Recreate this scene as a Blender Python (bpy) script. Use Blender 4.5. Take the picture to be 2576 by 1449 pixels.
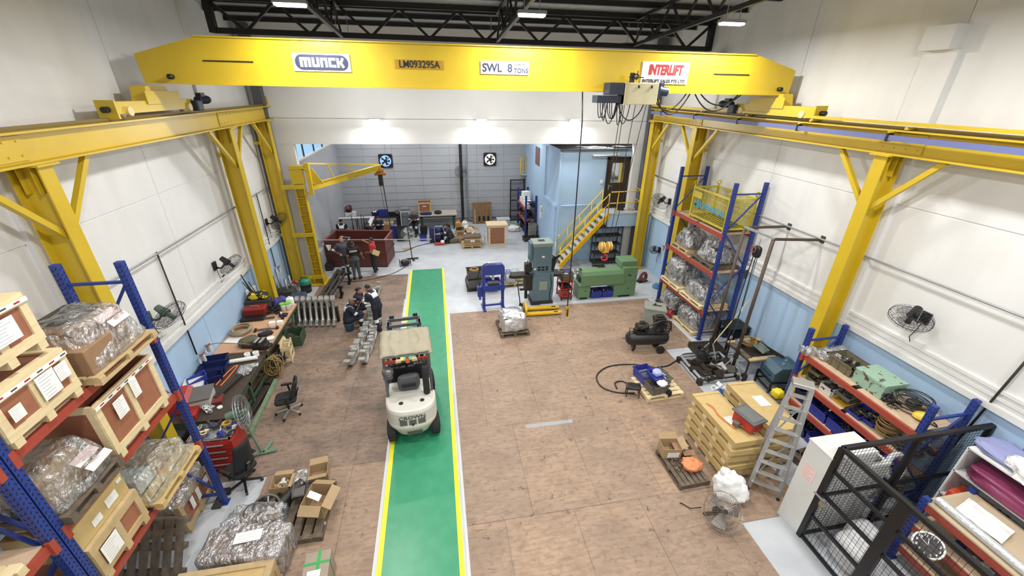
import bpy, math, random
import numpy as np
from math import sin, cos, pi, radians as rd, atan2, sqrt
from mathutils import Vector as V, Matrix as MX, Euler, noise as nz

S = bpy.context.scene
COL = S.collection
for o in list(bpy.data.objects):
    bpy.data.objects.remove(o)
rng = random.Random(11)

# ------------------------------------------------------------------ camera
def camera():
    yaw, pit, rol = 0.181544, 0.451842, -0.0125455
    f = V((sin(yaw) * cos(pit), cos(yaw) * cos(pit), -sin(pit)))
    r = f.cross(V((0, 0, 1))).normalized()
    d = f.cross(r)
    r2 = cos(rol) * r + sin(rol) * d
    d2 = cos(rol) * d - sin(rol) * r
    c = bpy.data.cameras.new('camera')
    c.sensor_fit = 'HORIZONTAL'
    c.sensor_width = 36.0
    c.lens = 1026.24 / 2576 * 36.0
    c.clip_end = 200
    o = bpy.data.objects.new('camera', c)
    COL.objects.link(o)
    u, b = -d2, -f
    o.matrix_world = MX(((r2.x, u.x, b.x, 0), (r2.y, u.y, b.y, 0), (r2.z, u.z, b.z, 7.5), (0, 0, 0, 1)))
    S.camera = o
camera()

# ------------------------------------------------------------------ world and exposure
def world():
    w = bpy.data.worlds.new('world')
    S.world = w
    w.use_nodes = True
    bg = w.node_tree.nodes['Background']
    bg.inputs[0].default_value = (0.86, 0.93, 1.0, 1)
    bg.inputs[1].default_value = 1.6
world()
vs = S.view_settings
vs.view_transform = 'Standard'
vs.look = 'None'
vs.exposure = 0.0
vs.gamma = 1.0
vs.use_curve_mapping = False
LAMP_W = 188.0      # watts of a hanging high-bay lamp
FLOOD_W = 95.0     # watts of a wall flood lamp
BATTEN_W = 75.0     # watts of an annex batten lamp

# ------------------------------------------------------------------ materials
MC = {}
def lin(c):
    def g(x):
        x /= 255.0
        return x / 12.92 if x <= 0.04045 else ((x + 0.055) / 1.055) ** 2.4
    return (g(c[0]), g(c[1]), g(c[2]), 1)

def mat(name, col, rough=.5, metal=0., var=0., scale=5., bump=0., bscale=60., col2=None, stretch=None, emit=0., coat=0., coords='w', thr=(.35, .75)):
    """procedural principled material: base colour, a second colour in noise patches, a noise bump"""
    if name in MC:
        return MC[name]
    m = bpy.data.materials.new(name)
    MC[name] = m
    m.use_nodes = True
    nt = m.node_tree
    N, L = nt.nodes, nt.links
    p = N['Principled BSDF']
    c = lin(col)
    p.inputs['Base Color'].default_value = c
    p.inputs['Roughness'].default_value = rough
    p.inputs['Metallic'].default_value = metal
    if coat:
        p.inputs['Coat Weight'].default_value = coat
        p.inputs['Coat Roughness'].default_value = .1
    m.diffuse_color = c
    if emit:
        p.inputs['Emission Color'].default_value = c
        p.inputs['Emission Strength'].default_value = emit
    if var or bump:
        if coords == 'w':
            co = N.new('ShaderNodeNewGeometry').outputs['Position']
        else:
            co = N.new('ShaderNodeTexCoord').outputs['Object']
        if stretch:
            mp = N.new('ShaderNodeMapping')
            mp.inputs['Scale'].default_value = stretch
            L.new(co, mp.inputs[0])
            co = mp.outputs[0]
    if var:
        n = N.new('ShaderNodeTexNoise')
        n.inputs['Scale'].default_value = scale
        n.inputs['Detail'].default_value = 5
        L.new(co, n.inputs['Vector'])
        mr = N.new('ShaderNodeMapRange')
        mr.inputs[1].default_value, mr.inputs[2].default_value = thr
        mr.inputs[4].default_value = var
        L.new(n.outputs[0], mr.inputs[0])
        mx = N.new('ShaderNodeMix')
        mx.data_type = 'RGBA'
        mx.inputs[6].default_value = c
        mx.inputs[7].default_value = lin(col2) if col2 else tuple(x * .45 for x in c[:3]) + (1,)
        L.new(mr.outputs[0], mx.inputs[0])
        L.new(mx.outputs[2], p.inputs['Base Color'])
    if bump:
        n2 = N.new('ShaderNodeTexNoise')
        n2.inputs['Scale'].default_value = bscale
        n2.inputs['Detail'].default_value = 3
        L.new(co, n2.inputs['Vector'])
        b = N.new('ShaderNodeBump')
        b.inputs['Strength'].default_value = bump
        b.inputs['Distance'].default_value = .05
        L.new(n2.outputs[0], b.inputs['Height'])
        L.new(b.outputs[0], p.inputs['Normal'])
    return m

def film(name, tint, lo, hi, scale=9., rough=.12, metal=0.):
    """crinkled clear wrapping film: transparent mixed with a glossy film by creases"""
    if name in MC:
        return MC[name]
    m = bpy.data.materials.new(name)
    MC[name] = m
    m.use_nodes = True
    nt = m.node_tree
    N, L = nt.nodes, nt.links
    p = N['Principled BSDF']
    p.inputs['Base Color'].default_value = lin(tint)
    p.inputs['Roughness'].default_value = rough
    p.inputs['Specular IOR Level'].default_value = 1.0
    p.inputs['Metallic'].default_value = metal
    g = N.new('ShaderNodeNewGeometry')
    mp = N.new('ShaderNodeMapping')
    mp.inputs['Scale'].default_value = (1, 1, .55)
    mp.inputs['Rotation'].default_value = (.4, .3, .6)
    L.new(g.outputs['Position'], mp.inputs[0])
    n = N.new('ShaderNodeTexNoise')
    n.inputs['Scale'].default_value = scale
    n.inputs['Detail'].default_value = 4
    n.inputs['Distortion'].default_value = .4
    L.new(mp.outputs[0], n.inputs['Vector'])
    def math(op, x, y):
        k = N.new('ShaderNodeMath')
        k.operation = op
        L.new(x, k.inputs[0])
        if isinstance(y, float):
            k.inputs[1].default_value = y
        else:
            L.new(y, k.inputs[1])
        return k.outputs[0]
    ridge = math('ABSOLUTE', math('SUBTRACT', n.outputs[0], .5), 0.)
    mr = N.new('ShaderNodeMapRange')
    mr.inputs[1].default_value, mr.inputs[2].default_value = 0., .16
    mr.inputs[3].default_value, mr.inputs[4].default_value = hi, lo
    L.new(ridge, mr.inputs[0])
    n2 = N.new('ShaderNodeTexNoise')
    n2.inputs['Scale'].default_value = scale * 3.3
    n2.inputs['Detail'].default_value = 2
    L.new(mp.outputs[0], n2.inputs['Vector'])
    b = N.new('ShaderNodeBump')
    b.inputs['Strength'].default_value = 1.0
    b.inputs['Distance'].default_value = .16
    L.new(math('ADD', n.outputs[0], math('MULTIPLY', n2.outputs[0], .45)), b.inputs['Height'])
    L.new(b.outputs[0], p.inputs['Normal'])
    t = N.new('ShaderNodeBsdfTransparent')
    t.inputs[0].default_value = (.93, .94, .95, 1)
    mx = N.new('ShaderNodeMixShader')
    L.new(mr.outputs[0], mx.inputs[0])
    L.new(t.outputs[0], mx.inputs[1])
    L.new(p.outputs[0], mx.inputs[2])
    L.new(mx.outputs[0], N['Material Output'].inputs[0])
    return m

def wallmat(name, zsplit, upper, lower):
    """two paints on one wall, parted at a height; faint stains"""
    m = bpy.data.materials.new(name)
    m.use_nodes = True
    nt = m.node_tree
    N, L = nt.nodes, nt.links
    p = N['Principled BSDF']
    p.inputs['Roughness'].default_value = .62
    g = N.new('ShaderNodeNewGeometry')
    sp = N.new('ShaderNodeSeparateXYZ')
    L.new(g.outputs['Position'], sp.inputs[0])
    gt = N.new('ShaderNodeMath')
    gt.operation = 'GREATER_THAN'
    gt.inputs[1].default_value = zsplit
    L.new(sp.outputs[2], gt.inputs[0])
    mx = N.new('ShaderNodeMix')
    mx.data_type = 'RGBA'
    mx.inputs[6].default_value = lin(lower)
    mx.inputs[7].default_value = lin(upper)
    L.new(gt.outputs[0], mx.inputs[0])
    mp = N.new('ShaderNodeMapping')
    mp.inputs['Scale'].default_value = (1.2, 1.2, .35)
    L.new(g.outputs['Position'], mp.inputs[0])
    n = N.new('ShaderNodeTexNoise')
    n.inputs['Scale'].default_value = 1.6
    n.inputs['Detail'].default_value = 8
    L.new(mp.outputs[0], n.inputs['Vector'])
    mr = N.new('ShaderNodeMapRange')
    mr.inputs[1].default_value, mr.inputs[2].default_value = .4, .75
    mr.inputs[4].default_value = .14
    L.new(n.outputs[0], mr.inputs[0])
    m2 = N.new('ShaderNodeMix')
    m2.data_type = 'RGBA'
    m2.inputs[7].default_value = lin((150, 148, 145))
    L.new(mr.outputs[0], m2.inputs[0])
    L.new(mx.outputs[2], m2.inputs[6])
    L.new(m2.outputs[2], p.inputs['Base Color'])
    return m

def plymat(name, a, b, stain, dirt=.62):
    """sheet plywood: grain, tint per sheet, oily stains"""
    m = bpy.data.materials.new(name)
    m.use_nodes = True
    nt = m.node_tree
    N, L = nt.nodes, nt.links
    p = N['Principled BSDF']
    p.inputs['Roughness'].default_value = .58
    oi = N.new('ShaderNodeObjectInfo')
    g = N.new('ShaderNodeNewGeometry')
    def noise(sc, scale, det, dist=0.):
        mp = N.new('ShaderNodeMapping')
        mp.inputs['Scale'].default_value = sc
        L.new(g.outputs['Position'], mp.inputs[0])
        n = N.new('ShaderNodeTexNoise')
        n.inputs['Scale'].default_value = scale
        n.inputs['Detail'].default_value = det
        n.inputs['Distortion'].default_value = dist
        L.new(mp.outputs[0], n.inputs['Vector'])
        return n.outputs[0]
    def mr(x, lo, hi, o1, o0=0.):
        k = N.new('ShaderNodeMapRange')
        k.inputs[1].default_value, k.inputs[2].default_value = lo, hi
        k.inputs[3].default_value, k.inputs[4].default_value = o0, o1
        L.new(x, k.inputs[0])
        return k.outputs[0]
    def mix(f, x, y):
        k = N.new('ShaderNodeMix')
        k.data_type = 'RGBA'
        L.new(f, k.inputs[0])
        for i, v in ((6, x), (7, y)):
            if isinstance(v, tuple):
                k.inputs[i].default_value = v
            else:
                L.new(v, k.inputs[i])
        return k.outputs[2]
    base = mix(oi.outputs['Random'], lin(a), lin(b))
    grain = mix(mr(noise((1, 9, 1), 2.2, 6), .38, .72, .55), base, tuple(x * .55 for x in lin(a)[:3]) + (1,))
    worn = mix(mr(noise((1, 1.6, 1), 1.1, 7, .6), .40, .66, dirt), grain, lin(stain))
    worn = mix(mr(noise((1, 1.8, 1), 7., 9, .5), .46, .7, .5), worn, tuple(x * .6 for x in lin(stain)[:3]) + (1,))
    spots = mix(mr(noise((1, 1, 1), 5.5, 4, .8), .64, .73, .8), worn, lin((76, 68, 62)))
    spots = mix(mr(noise((1.3, 6, 1), 3.1, 5, 1.2), .66, .72, .5), spots, lin((85, 74, 64)))
    L.new(spots, p.inputs['Base Color'])
    return m

# ------------------------------------------------------------------ mesh builder
class B:
    def __init__(s):
        s.v, s.f, s.m, s.mi, s.X = [], [], [], 0, None
    def add(s, vs, fs):
        k = len(s.v)
        if s.X is not None:
            vs = [s.X @ V(p) for p in vs]
        s.v += [tuple(p) for p in vs]
        s.f += [tuple(i + k for i in q) for q in fs]
        s.m += [s.mi] * len(fs)
        return s
    def box(s, c, d, r=None):
        x, y, z = d[0] / 2, d[1] / 2, d[2] / 2
        P = [V((a * x, b * y, e * z)) for a in (-1, 1) for b in (-1, 1) for e in (-1, 1)]
        if r:
            R = Euler(r).to_matrix()
            P = [R @ p for p in P]
        c = V(c)
        return s.add([p + c for p in P], [(0, 1, 3, 2), (4, 6, 7, 5), (0, 4, 5, 1), (2, 3, 7, 6), (0, 2, 6, 4), (1, 5, 7, 3)])
    def bx(s, x0, x1, y0, y1, z0, z1):
        return s.box(((x0 + x1) / 2, (y0 + y1) / 2, (z0 + z1) / 2), (x1 - x0, y1 - y0, z1 - z0))
    def cyl(s, p, q, r, n=12, r2=None, cap=True):
        p, q = V(p), V(q)
        r2 = r if r2 is None else r2
        a = (q - p)
        if a.length < 1e-6:
            return s
        a.normalize()
        u = a.orthogonal().normalized()
        w = a.cross(u)
        P = []
        for i in range(n):
            t = 2 * pi * i / n
            e = u * cos(t) + w * sin(t)
            P += [p + e * r, q + e * r2]
        F = [(2 * i, 2 * ((i + 1) % n), 2 * ((i + 1) % n) + 1, 2 * i + 1) for i in range(n)]
        if cap:
            F += [tuple(2 * i for i in range(n))[::-1], tuple(2 * i + 1 for i in range(n))]
        return s.add(P, F)
    def bar(s, p, q, w, h=None, up=(0, 0, 1)):
        """rectangular bar from p to q"""
        p, q = V(p), V(q)
        h = w if h is None else h
        a = (q - p).normalized()
        u = V(up)
        if abs(a.dot(u)) > .98:
            u = V((1, 0, 0))
        x = a.cross(u).normalized()
        y = x.cross(a)
        P = [b + x * (i * w / 2) + y * (j * h / 2) for b in (p, q) for i, j in ((-1, -1), (1, -1), (1, 1), (-1, 1))]
        return s.add(P, [(3, 2, 1, 0), (4, 5, 6, 7), (0, 1, 5, 4), (1, 2, 6, 5), (2, 3, 7, 6), (3, 0, 4, 7)])
    def tube(s, pts, r, n=6, closed=False):
        pts = [V(p) for p in pts]
        k = len(pts)
        P, F = [], []
        u = None
        for i, p in enumerate(pts):
            if closed:
                t = pts[(i + 1) % k] - pts[i - 1]
            else:
                t = pts[min(i + 1, k - 1)] - pts[max(i - 1, 0)]
            if t.length < 1e-9:
                t = V((0, 0, 1))
            t.normalize()
            u = t.orthogonal().normalized() if u is None else (u - t * u.dot(t))
            if u.length < 1e-6:
                u = t.orthogonal()
            u.normalize()
            w = t.cross(u)
            P += [p + (u * cos(2 * pi * j / n) + w * sin(2 * pi * j / n)) * r for j in range(n)]
        for i in range(k if closed else k - 1):
            a, b = i * n, ((i + 1) % k) * n
            F += [(a + j, a + (j + 1) % n, b + (j + 1) % n, b + j) for j in range(n)]
        if not closed:
            F += [tuple(range(n))[::-1], tuple(range((k - 1) * n, k * n))]
        return s.add(P, F)
    def prism(s, poly, a, b, plane='xy'):
        """extrude a 2D outline between a and b along the third axis"""
        def q(u, v, w):
            return {'xy': (u, v, w), 'xz': (u, w, v), 'yz': (w, u, v)}[plane]
        n = len(poly)
        P = [q(u, v, a) for u, v in poly] + [q(u, v, b) for u, v in poly]
        F = [tuple(range(n))[::-1], tuple(range(n, 2 * n))] + [(i, (i + 1) % n, n + (i + 1) % n, n + i) for i in range(n)]
        return s.add(P, F)
    def lathe(s, prof, n=20, c=(0, 0, 0), X=None):
        """profile of (radius, height) turned about the local z axis"""
        P, F = [], []
        k = len(prof)
        for i in range(n):
            t = 2 * pi * i / n
            for r, z in prof:
                p = V((r * cos(t), r * sin(t), z))
                if X is not None:
                    p = X @ p
                P.append(p + V(c))
        for i in range(n):
            j = (i + 1) % n
            F += [(i * k + a, j * k + a, j * k + a + 1, i * k + a + 1) for a in range(k - 1)]
        return s.add(P, F)
    def torus(s, c, R, r, n=24, m=6, X=None, a0=0., a1=2 * pi):
        full = abs(a1 - a0 - 2 * pi) < 1e-6
        pts = []
        for i in range(n if full else n + 1):
            t = a0 + (a1 - a0) * i / n
            p = V((R * cos(t), R * sin(t), 0))
            if X is not None:
                p = X @ p
            pts.append(p + V(c))
        return s.tube(pts, r, m, closed=full)
    def ell(s, c, rx, ry, rz, nu=12, nv=8, wob=0., seed=0.):
        P, F = [], []
        for j in range(nv + 1):
            b = -pi / 2 + pi * j / nv
            for i in range(nu):
                a = 2 * pi * i / nu
                d = V((cos(b) * cos(a), cos(b) * sin(a), sin(b)))
                k = 1 + wob * nz.noise(d * 2.3 + V((seed, seed * 1.7, 3)))
                P.append((c[0] + d.x * rx * k, c[1] + d.y * ry * k, c[2] + d.z * rz * k))
        for j in range(nv):
            for i in range(nu):
                F.append((j * nu + i, j * nu + (i + 1) % nu, (j + 1) * nu + (i + 1) % nu, (j + 1) * nu + i))
        return s.add(P, F)
    def grid(s, fn, nu, nv):
        P = [fn(i / nu, j / nv) for j in range(nv + 1) for i in range(nu + 1)]
        k = nu + 1
        F = [(j * k + i, j * k + i + 1, (j + 1) * k + i + 1, (j + 1) * k + i) for j in range(nv) for i in range(nu)]
        return s.add(P, F)

def rot(x=0, y=0, z=0):
    return Euler((rd(x), rd(y), rd(z))).to_matrix()

def setup(me, mats, smooth):
    for m in (mats if isinstance(mats, (list, tuple)) else [mats]):
        me.materials.append(m)
    if smooth:
        me.polygons.foreach_set('use_smooth', [True] * len(me.polygons))

JOINED = {'wire_mesh', 'guard', 'print', 'perforation', 'lettering', 'cable', 'chain', 'wire_rope', 'coil', 'hose', 'stripe', 'frame_rail'}
def islands(b):
    """clusters of faces that lie apart from each other"""
    up = list(range(len(b.v)))
    def find(i):
        while up[i] != i:
            up[i] = up[up[i]]
            i = up[i]
        return i
    for f in b.f:
        r0 = find(f[0])
        for i in f[1:]:
            up[find(i)] = r0
    cl = {}
    for k, f in enumerate(b.f):
        cl.setdefault(find(f[0]), []).append(k)
    out = []
    for fs in cl.values():
        P = [b.v[i] for k in fs for i in b.f[k]]
        lo = [min(p[a] for p in P) - .006 for a in range(3)]
        hi = [max(p[a] for p in P) + .006 for a in range(3)]
        out.append([fs, lo, hi])
    i = 0
    while i < len(out):
        j = i + 1
        while j < len(out):
            p, q = out[i], out[j]
            if all(p[1][a] <= q[2][a] and q[1][a] <= p[2][a] for a in range(3)):
                out[i] = [p[0] + q[0], [min(x) for x in zip(p[1], q[1])], [max(x) for x in zip(p[2], q[2])]]
                out.pop(j)
                j = i + 1
            else:
                j += 1
        i += 1
    return [o[0] for o in out]

def obj(name, b, mats, parent=None, loc=(0, 0, 0), r=(0, 0, 0), smooth=False, bev=0, kind=None):
    if parent and not kind and name not in JOINED and 8 < len(b.v) < 1500:
        isl = islands(b)
        if 1 < len(isl) < 13:
            res = []
            for fs in isl:
                c = B()
                ids = sorted({i for k in fs for i in b.f[k]})
                mp = {i: n for n, i in enumerate(ids)}
                c.v = [b.v[i] for i in ids]
                c.f = [tuple(mp[i] for i in b.f[k]) for k in fs]
                c.m = [b.m[k] for k in fs]
                res.append(mesh_obj(name, c, mats, parent, loc, r, smooth, bev))
            return res[0]
    return mesh_obj(name, b, mats, parent, loc, r, smooth, bev, kind)

def mesh_obj(name, b, mats, parent=None, loc=(0, 0, 0), r=(0, 0, 0), smooth=False, bev=0, kind=None):
    me = bpy.data.meshes.new(name)
    me.from_pydata(b.v, [], b.f)
    if any(b.m):
        me.polygons.foreach_set('material_index', b.m)
    setup(me, mats, smooth)
    me.update()
    o = bpy.data.objects.new(name, me)
    COL.objects.link(o)
    o.location = loc
    o.rotation_euler = r
    if parent:
        o.parent = parent
    if bev:
        md = o.modifiers.new('bevel', 'BEVEL')
        md.width = bev
        md.segments = 2
        md.limit_method = 'ANGLE'
    if kind:
        o['kind'] = kind
    return o

def tag(o, label, cat, group=None, kind=None):
    o['label'] = label
    o['category'] = cat
    if group:
        o['group'] = group
    if kind:
        o['kind'] = kind
    return o

def thing(name, label, cat, loc=(0, 0, 0), rz=0., group=None):
    o = bpy.data.objects.new(name, None)
    COL.objects.link(o)
    o.empty_display_size = .1
    o.location = loc
    o.rotation_euler = (0, 0, rd(rz))
    return tag(o, label, cat, group)

def one(name, label, cat, b, mats, loc=(0, 0, 0), rz=0., group=None, smooth=False, bev=0, kind=None, r=None):
    o = obj(name, b, mats, None, loc, r or (0, 0, rd(rz)), smooth, bev)
    return tag(o, label, cat, group, kind)

def struct(name, b, mats, parent=None, **k):
    o = obj(name, b, mats, parent, **k)
    if not parent:
        o['kind'] = 'structure'
    return o

BC = {}
def pc(parent, name, m, c, d, r=(0, 0, 0)):
    """a box-shaped piece that shares its mesh with alike pieces"""
    k = (round(d[0], 3), round(d[1], 3), round(d[2], 3), m.name)
    if k not in BC:
        me = bpy.data.meshes.new(name)
        b = B().box((0, 0, 0), d)
        me.from_pydata(b.v, [], b.f)
        me.materials.append(m)
        BC[k] = me
    o = bpy.data.objects.new(name, BC[k])
    COL.objects.link(o)
    o.parent = parent
    o.location = c
    o.rotation_euler = r
    return o

def dup(root, loc, rz, label, group=None):
    r = root.copy()
    COL.objects.link(r)
    r.location = loc
    r.rotation_euler = (0, 0, rd(rz))
    r['label'] = label
    if group:
        r['group'] = group
    for ch in root.children:
        c = ch.copy()
        COL.objects.link(c)
        c.parent = r
        for g in ch.children:
            d = g.copy()
            COL.objects.link(d)
            d.parent = c
    return r

def text(parent, name, body, m, size, loc, r, sx=1., shear=0., off=0., ext=.002, align='CENTER'):
    cu = bpy.data.curves.new('t', 'FONT')
    cu.body, cu.size, cu.shear, cu.offset, cu.extrude = body, size, shear, off, ext
    cu.align_x, cu.align_y = align, 'CENTER'
    cu.resolution_u = 4
    t = bpy.data.objects.new('t', cu)
    COL.objects.link(t)
    bpy.context.view_layer.update()
    me = bpy.data.meshes.new_from_object(t.evaluated_get(bpy.context.evaluated_depsgraph_get()))
    bpy.data.objects.remove(t)
    me.materials.clear()
    me.materials.append(m)
    for v in me.vertices:
        v.co.x *= sx
    o = bpy.data.objects.new(name, me)
    COL.objects.link(o)
    o.location, o.rotation_euler = loc, r
    o.parent = parent
    return o

ORD = ['first', 'second', 'third', 'fourth', 'fifth', 'sixth', 'seventh', 'eighth', 'ninth', 'tenth', 'eleventh', 'twelfth']

# palette
white = mat('white_paint', (226, 226, 224), .5, var=.12, scale=3)
black = mat('black_steel', (22, 22, 24), .45, var=.2, scale=8)
blackp = mat('black_plastic', (26, 26, 28), .4)
rubber = mat('rubber', (40, 40, 41), .8)
yellow = mat('crane_yellow', (206, 176, 40), .36, var=.3, scale=2.5, col2=(184, 152, 40))
yelr = mat('rail_yellow', (228, 196, 60), .45)
blueR = mat('rack_blue', (38, 60, 136), .42, var=.25, scale=9, col2=(22, 40, 112))
redR = mat('rack_red', (164, 70, 54), .5, var=.25, scale=7, col2=(140, 58, 46))
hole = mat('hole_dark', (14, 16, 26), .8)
steel = mat('steel', (150, 150, 150), .35, .9, var=.3, scale=12)
chrome = mat('bright_steel', (208, 208, 206), .28, .7, var=.25, scale=14, col2=(110, 106, 100))
darkst = mat('dark_steel', (62, 59, 55), .5, .5, var=.4, scale=10, col2=(32, 29, 27))
grease = mat('greasy_iron', (48, 43, 38), .5, .3, var=.5, scale=14, col2=(86, 74, 60))
galv = mat('galvanised', (160, 163, 166), .4, .25, var=.25, scale=16)
alu = mat('aluminium', (196, 199, 203), .35, .8, var=.2, scale=10, col2=(140, 142, 145))
pine = mat('pale_timber', (224, 206, 166), .6, var=.5, scale=4, col2=(196, 168, 122), stretch=(1, 1, 6))
pine2 = mat('pallet_timber', (194, 170, 128), .7, var=.5, scale=6, col2=(150, 126, 90))
oldwood = mat('grey_timber', (112, 99, 84), .8, var=.7, scale=9, col2=(66, 57, 48))
plypanel = mat('brown_plywood', (158, 104, 78), .55, var=.4, scale=7, col2=(128, 80, 58))
crateply = mat('yellow_plywood', (198, 173, 120), .55, var=.4, scale=6, col2=(176, 144, 84))
deckply = mat('rack_deck_board', (206, 180, 152), .6, var=.4, scale=6, col2=(174, 144, 116))
card = mat('cardboard', (172, 146, 110), .7, var=.2, scale=5)
card2 = mat('brown_carton', (150, 118, 88), .7, var=.3, scale=6)
paper = mat('paper', (238, 238, 234), .7)
pinkp = mat('pink_label', (238, 208, 206), .7)
ink = mat('ink', (70, 72, 76), .7)
binblue = mat('bin_blue', (48, 60, 150), .45)
binnavy = mat('bin_navy', (30, 38, 88), .45)
bingrey = mat('bin_grey', (104, 100, 98), .55, var=.25, scale=8)
bindark = mat('bin_dark', (62, 61, 58), .55, var=.3, scale=8)
binolive = mat('bin_olive', (112, 106, 84), .6, var=.4, scale=9)
redp = mat('red_plastic', (166, 44, 38), .4, var=.15, scale=6)
greenm = mat('bench_green', (52, 78, 54), .5, var=.4, scale=8, col2=(40, 52, 40))
fabric = mat('black_fabric', (33, 33, 36), .85)
wrapfilm = film('clear_wrap', (228, 228, 228), .1, .5, 5., .2, .5)
wrapfilm2 = film('silver_wrap', (232, 233, 236), .2, .7, 5., .2, .6)
foil = mat('silver_foil', (214, 214, 216), .22, .75, bump=1., bscale=9)
whitecloth = mat('white_cloth', (236, 236, 236), .8, bump=.3, bscale=14)
orange = mat('orange_plastic', (214, 112, 60), .5)
brass = mat('hose_tan', (150, 118, 66), .6)
# ================================================================== THE SETTING
conc = mat('floor_paint', (192, 196, 201), .32, var=.5, scale=1.6, col2=(160, 165, 172), thr=(.38, .7))
ply_m = plymat('floor_plywood', (174, 146, 122), (158, 135, 116), (134, 113, 96), .6)
ply_d = plymat('floor_plywood_worn', (154, 130, 112), (142, 122, 108), (104, 90, 80), .75)
greenf = mat('lane_green', (52, 142, 104), .32, var=.35, scale=4, col2=(84, 164, 130))
yline = mat('lane_yellow', (238, 226, 36), .4, var=.2, scale=6, col2=(206, 190, 40))
wl_m = wallmat('wall_left_paint', 2.06, (226, 226, 226), (172, 200, 229))
wr_m = wallmat('wall_right_paint', 2.5, (228, 228, 227), (168, 197, 227))
wf_m = mat('far_wall_paint', (224, 224, 223), .6, var=.08, scale=1.5)
skyb = mat('office_blue', (170, 198, 226), .5, var=.12, scale=2)
cladm = mat('cladding_grey', (170, 173, 179), .45, .1, var=.25, scale=2, col2=(150, 154, 160))
annexw = mat('annex_wall_grey', (166, 168, 173), .6, var=.3, scale=2.4, col2=(140, 142, 148))
roofm = mat('roof_foil', (196, 198, 202), .4, .2, var=.4, scale=5, bump=.5, bscale=26, col2=(140, 142, 146))
blackr = mat('black_board', (28, 26, 26), .7, var=.4, scale=5)

XL, XR, YN, YF = -6.45, 9.45, -4.5, 17.5

b = B().bx(XL - .3, XR + .3, YN, 25.6, -.2, 0)
floor = struct('floor', b, conc)
# plywood sheets
def sheets(x0, x1, y0, y1, wx, dy, seed, skip=None, pm=ply_m):
    r = random.Random(seed)
    y = y1
    while y > y0 + .05:
        d = min(dy, y - y0)
        x = x0
        w = wx * r.uniform(.35, 1)
        while x < x1 - .05:
            w = min(w, x1 - x)
            if not (skip and skip(x + w / 2, y - d / 2)):
                pc(floor, 'plywood_sheet', pm, (x + w / 2, y - d / 2, .008 + r.uniform(0, .003)), (round(w - .005, 3), round(d - .005, 3), .016))
            x += w
            w = wx
        y -= d
sheets(-4.0, -1.56, .2, 6.9, 1.22, 2.44, 1)
sheets(-6.35, -1.56, 6.9, 17.3, 1.22, 2.44, 2, lambda x, y: x < -5.2 and y > 15.4, ply_d)
sheets(.12, 8.0, 9.95, 13.38, 1.38, 2.62, 3)
sheets(.12, 5.36, .2, 9.95, 1.38, 2.44, 4)
sheets(5.36, 6.2, 4.25, 9.95, 1.38, 2.44, 6)
sheets(6.2, 6.9, 4.35, 9.95, 1.38, 2.44, 5)
obj('lane_paint', B().bx(-1.40, -.07, -2, 17.75, .0005, .004), greenf, floor)
obj('yellow_line', B().bx(-1.49, -1.40, -2, 17.75, .0005, .006), yline, floor)
obj('yellow_line', B().bx(-.07, .02, -2, 17.75, .0005, .006), yline, floor)
obj('bare_steel_strip', B().bx(1.75, 2.95, 7.32, 7.44, .019, .022), galv, floor)
# painted edge strips round the plywood
wstrip = mat('strip_white', (196, 198, 202), .4)
obj('edge_strip', B().bx(3.6, 8.3, 13.42, 13.6, .0005, .03), wstrip, floor)
obj('edge_strip', B().bx(8.02, 8.17, 9.3, 13.42, .0005, .006), wstrip, floor)
obj('edge_strip', B().bx(.06, .12, .2, 13.4, .0005, .006), wstrip, floor)
obj('edge_strip', B().bx(-1.56, -1.5, .2, 17.3, .0005, .006), wstrip, floor)

# side walls with precast panels
def sidewall(name, x, sgn, m, zseam, ys):
    w = struct(name, B().bx(min(x, x + .3 * sgn), max(x, x + .3 * sgn), YN, 25.6 if sgn > 0 else 17.8, 0, 10.6), m)
    for i in range(len(ys) - 1):
        for z0, z1 in ((.0, zseam), (zseam + .035, 10.5)):
            b = B().bx(x - .02 * (sgn > 0), x + .02 * (sgn < 0), ys[i] + .008, ys[i + 1] - .008, z0, z1)
            obj('wall_panel', b, m, w)
    return w
wall_left = sidewall('wall_left', XL, -1, wl_m, 5.2, [-4.4, .2, 3.8, 7.4, 10.8, 14.2, 17.48])
wall_right = sidewall('wall_right', XR, 1, wr_m, 5.42, [-4.4, -.2, 3.4, 7.0, 10.4, 13.7, 17.48])
wall_near = struct('wall_near', B().bx(XL, XR, YN - .3, YN, 0, 11), wf_m)
# trunking and ledges on the side walls
for w, x, s, z in ((wall_left, XL, 1, 2.06), (wall_right, XR, -1, 2.5)):
    x += .02 * s
    obj('ledge', B().bx(min(x, x + .09 * s), max(x, x + .09 * s), -4, 17.4, z, z + .12), white, w)
    for k in range(2):
        zz = z + .22 + .13 * k
        obj('cable_trunking', B().bx(min(x, x + .05 * s), max(x, x + .05 * s), -4, 17.4, zz, zz + .06), white, w)
# pilasters on the right wall, corbel on the near one
for y in (7.2, 13.9):
    obj('pilaster', B().bx(XR - .1, XR - .02, y - .3, y + .3, 0, 8.25), wr_m, wall_right)
    obj('corbel', B().bx(XR - .3, XR - .02, y - .26, y + .26, 8.25, 8.64), wf_m, wall_right)
for y in (7.6, 14.1):
    obj('pilaster', B().bx(XL + .02, XL + .1, y - .3, y + .3, 0, 8.25), wl_m, wall_left)

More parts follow.
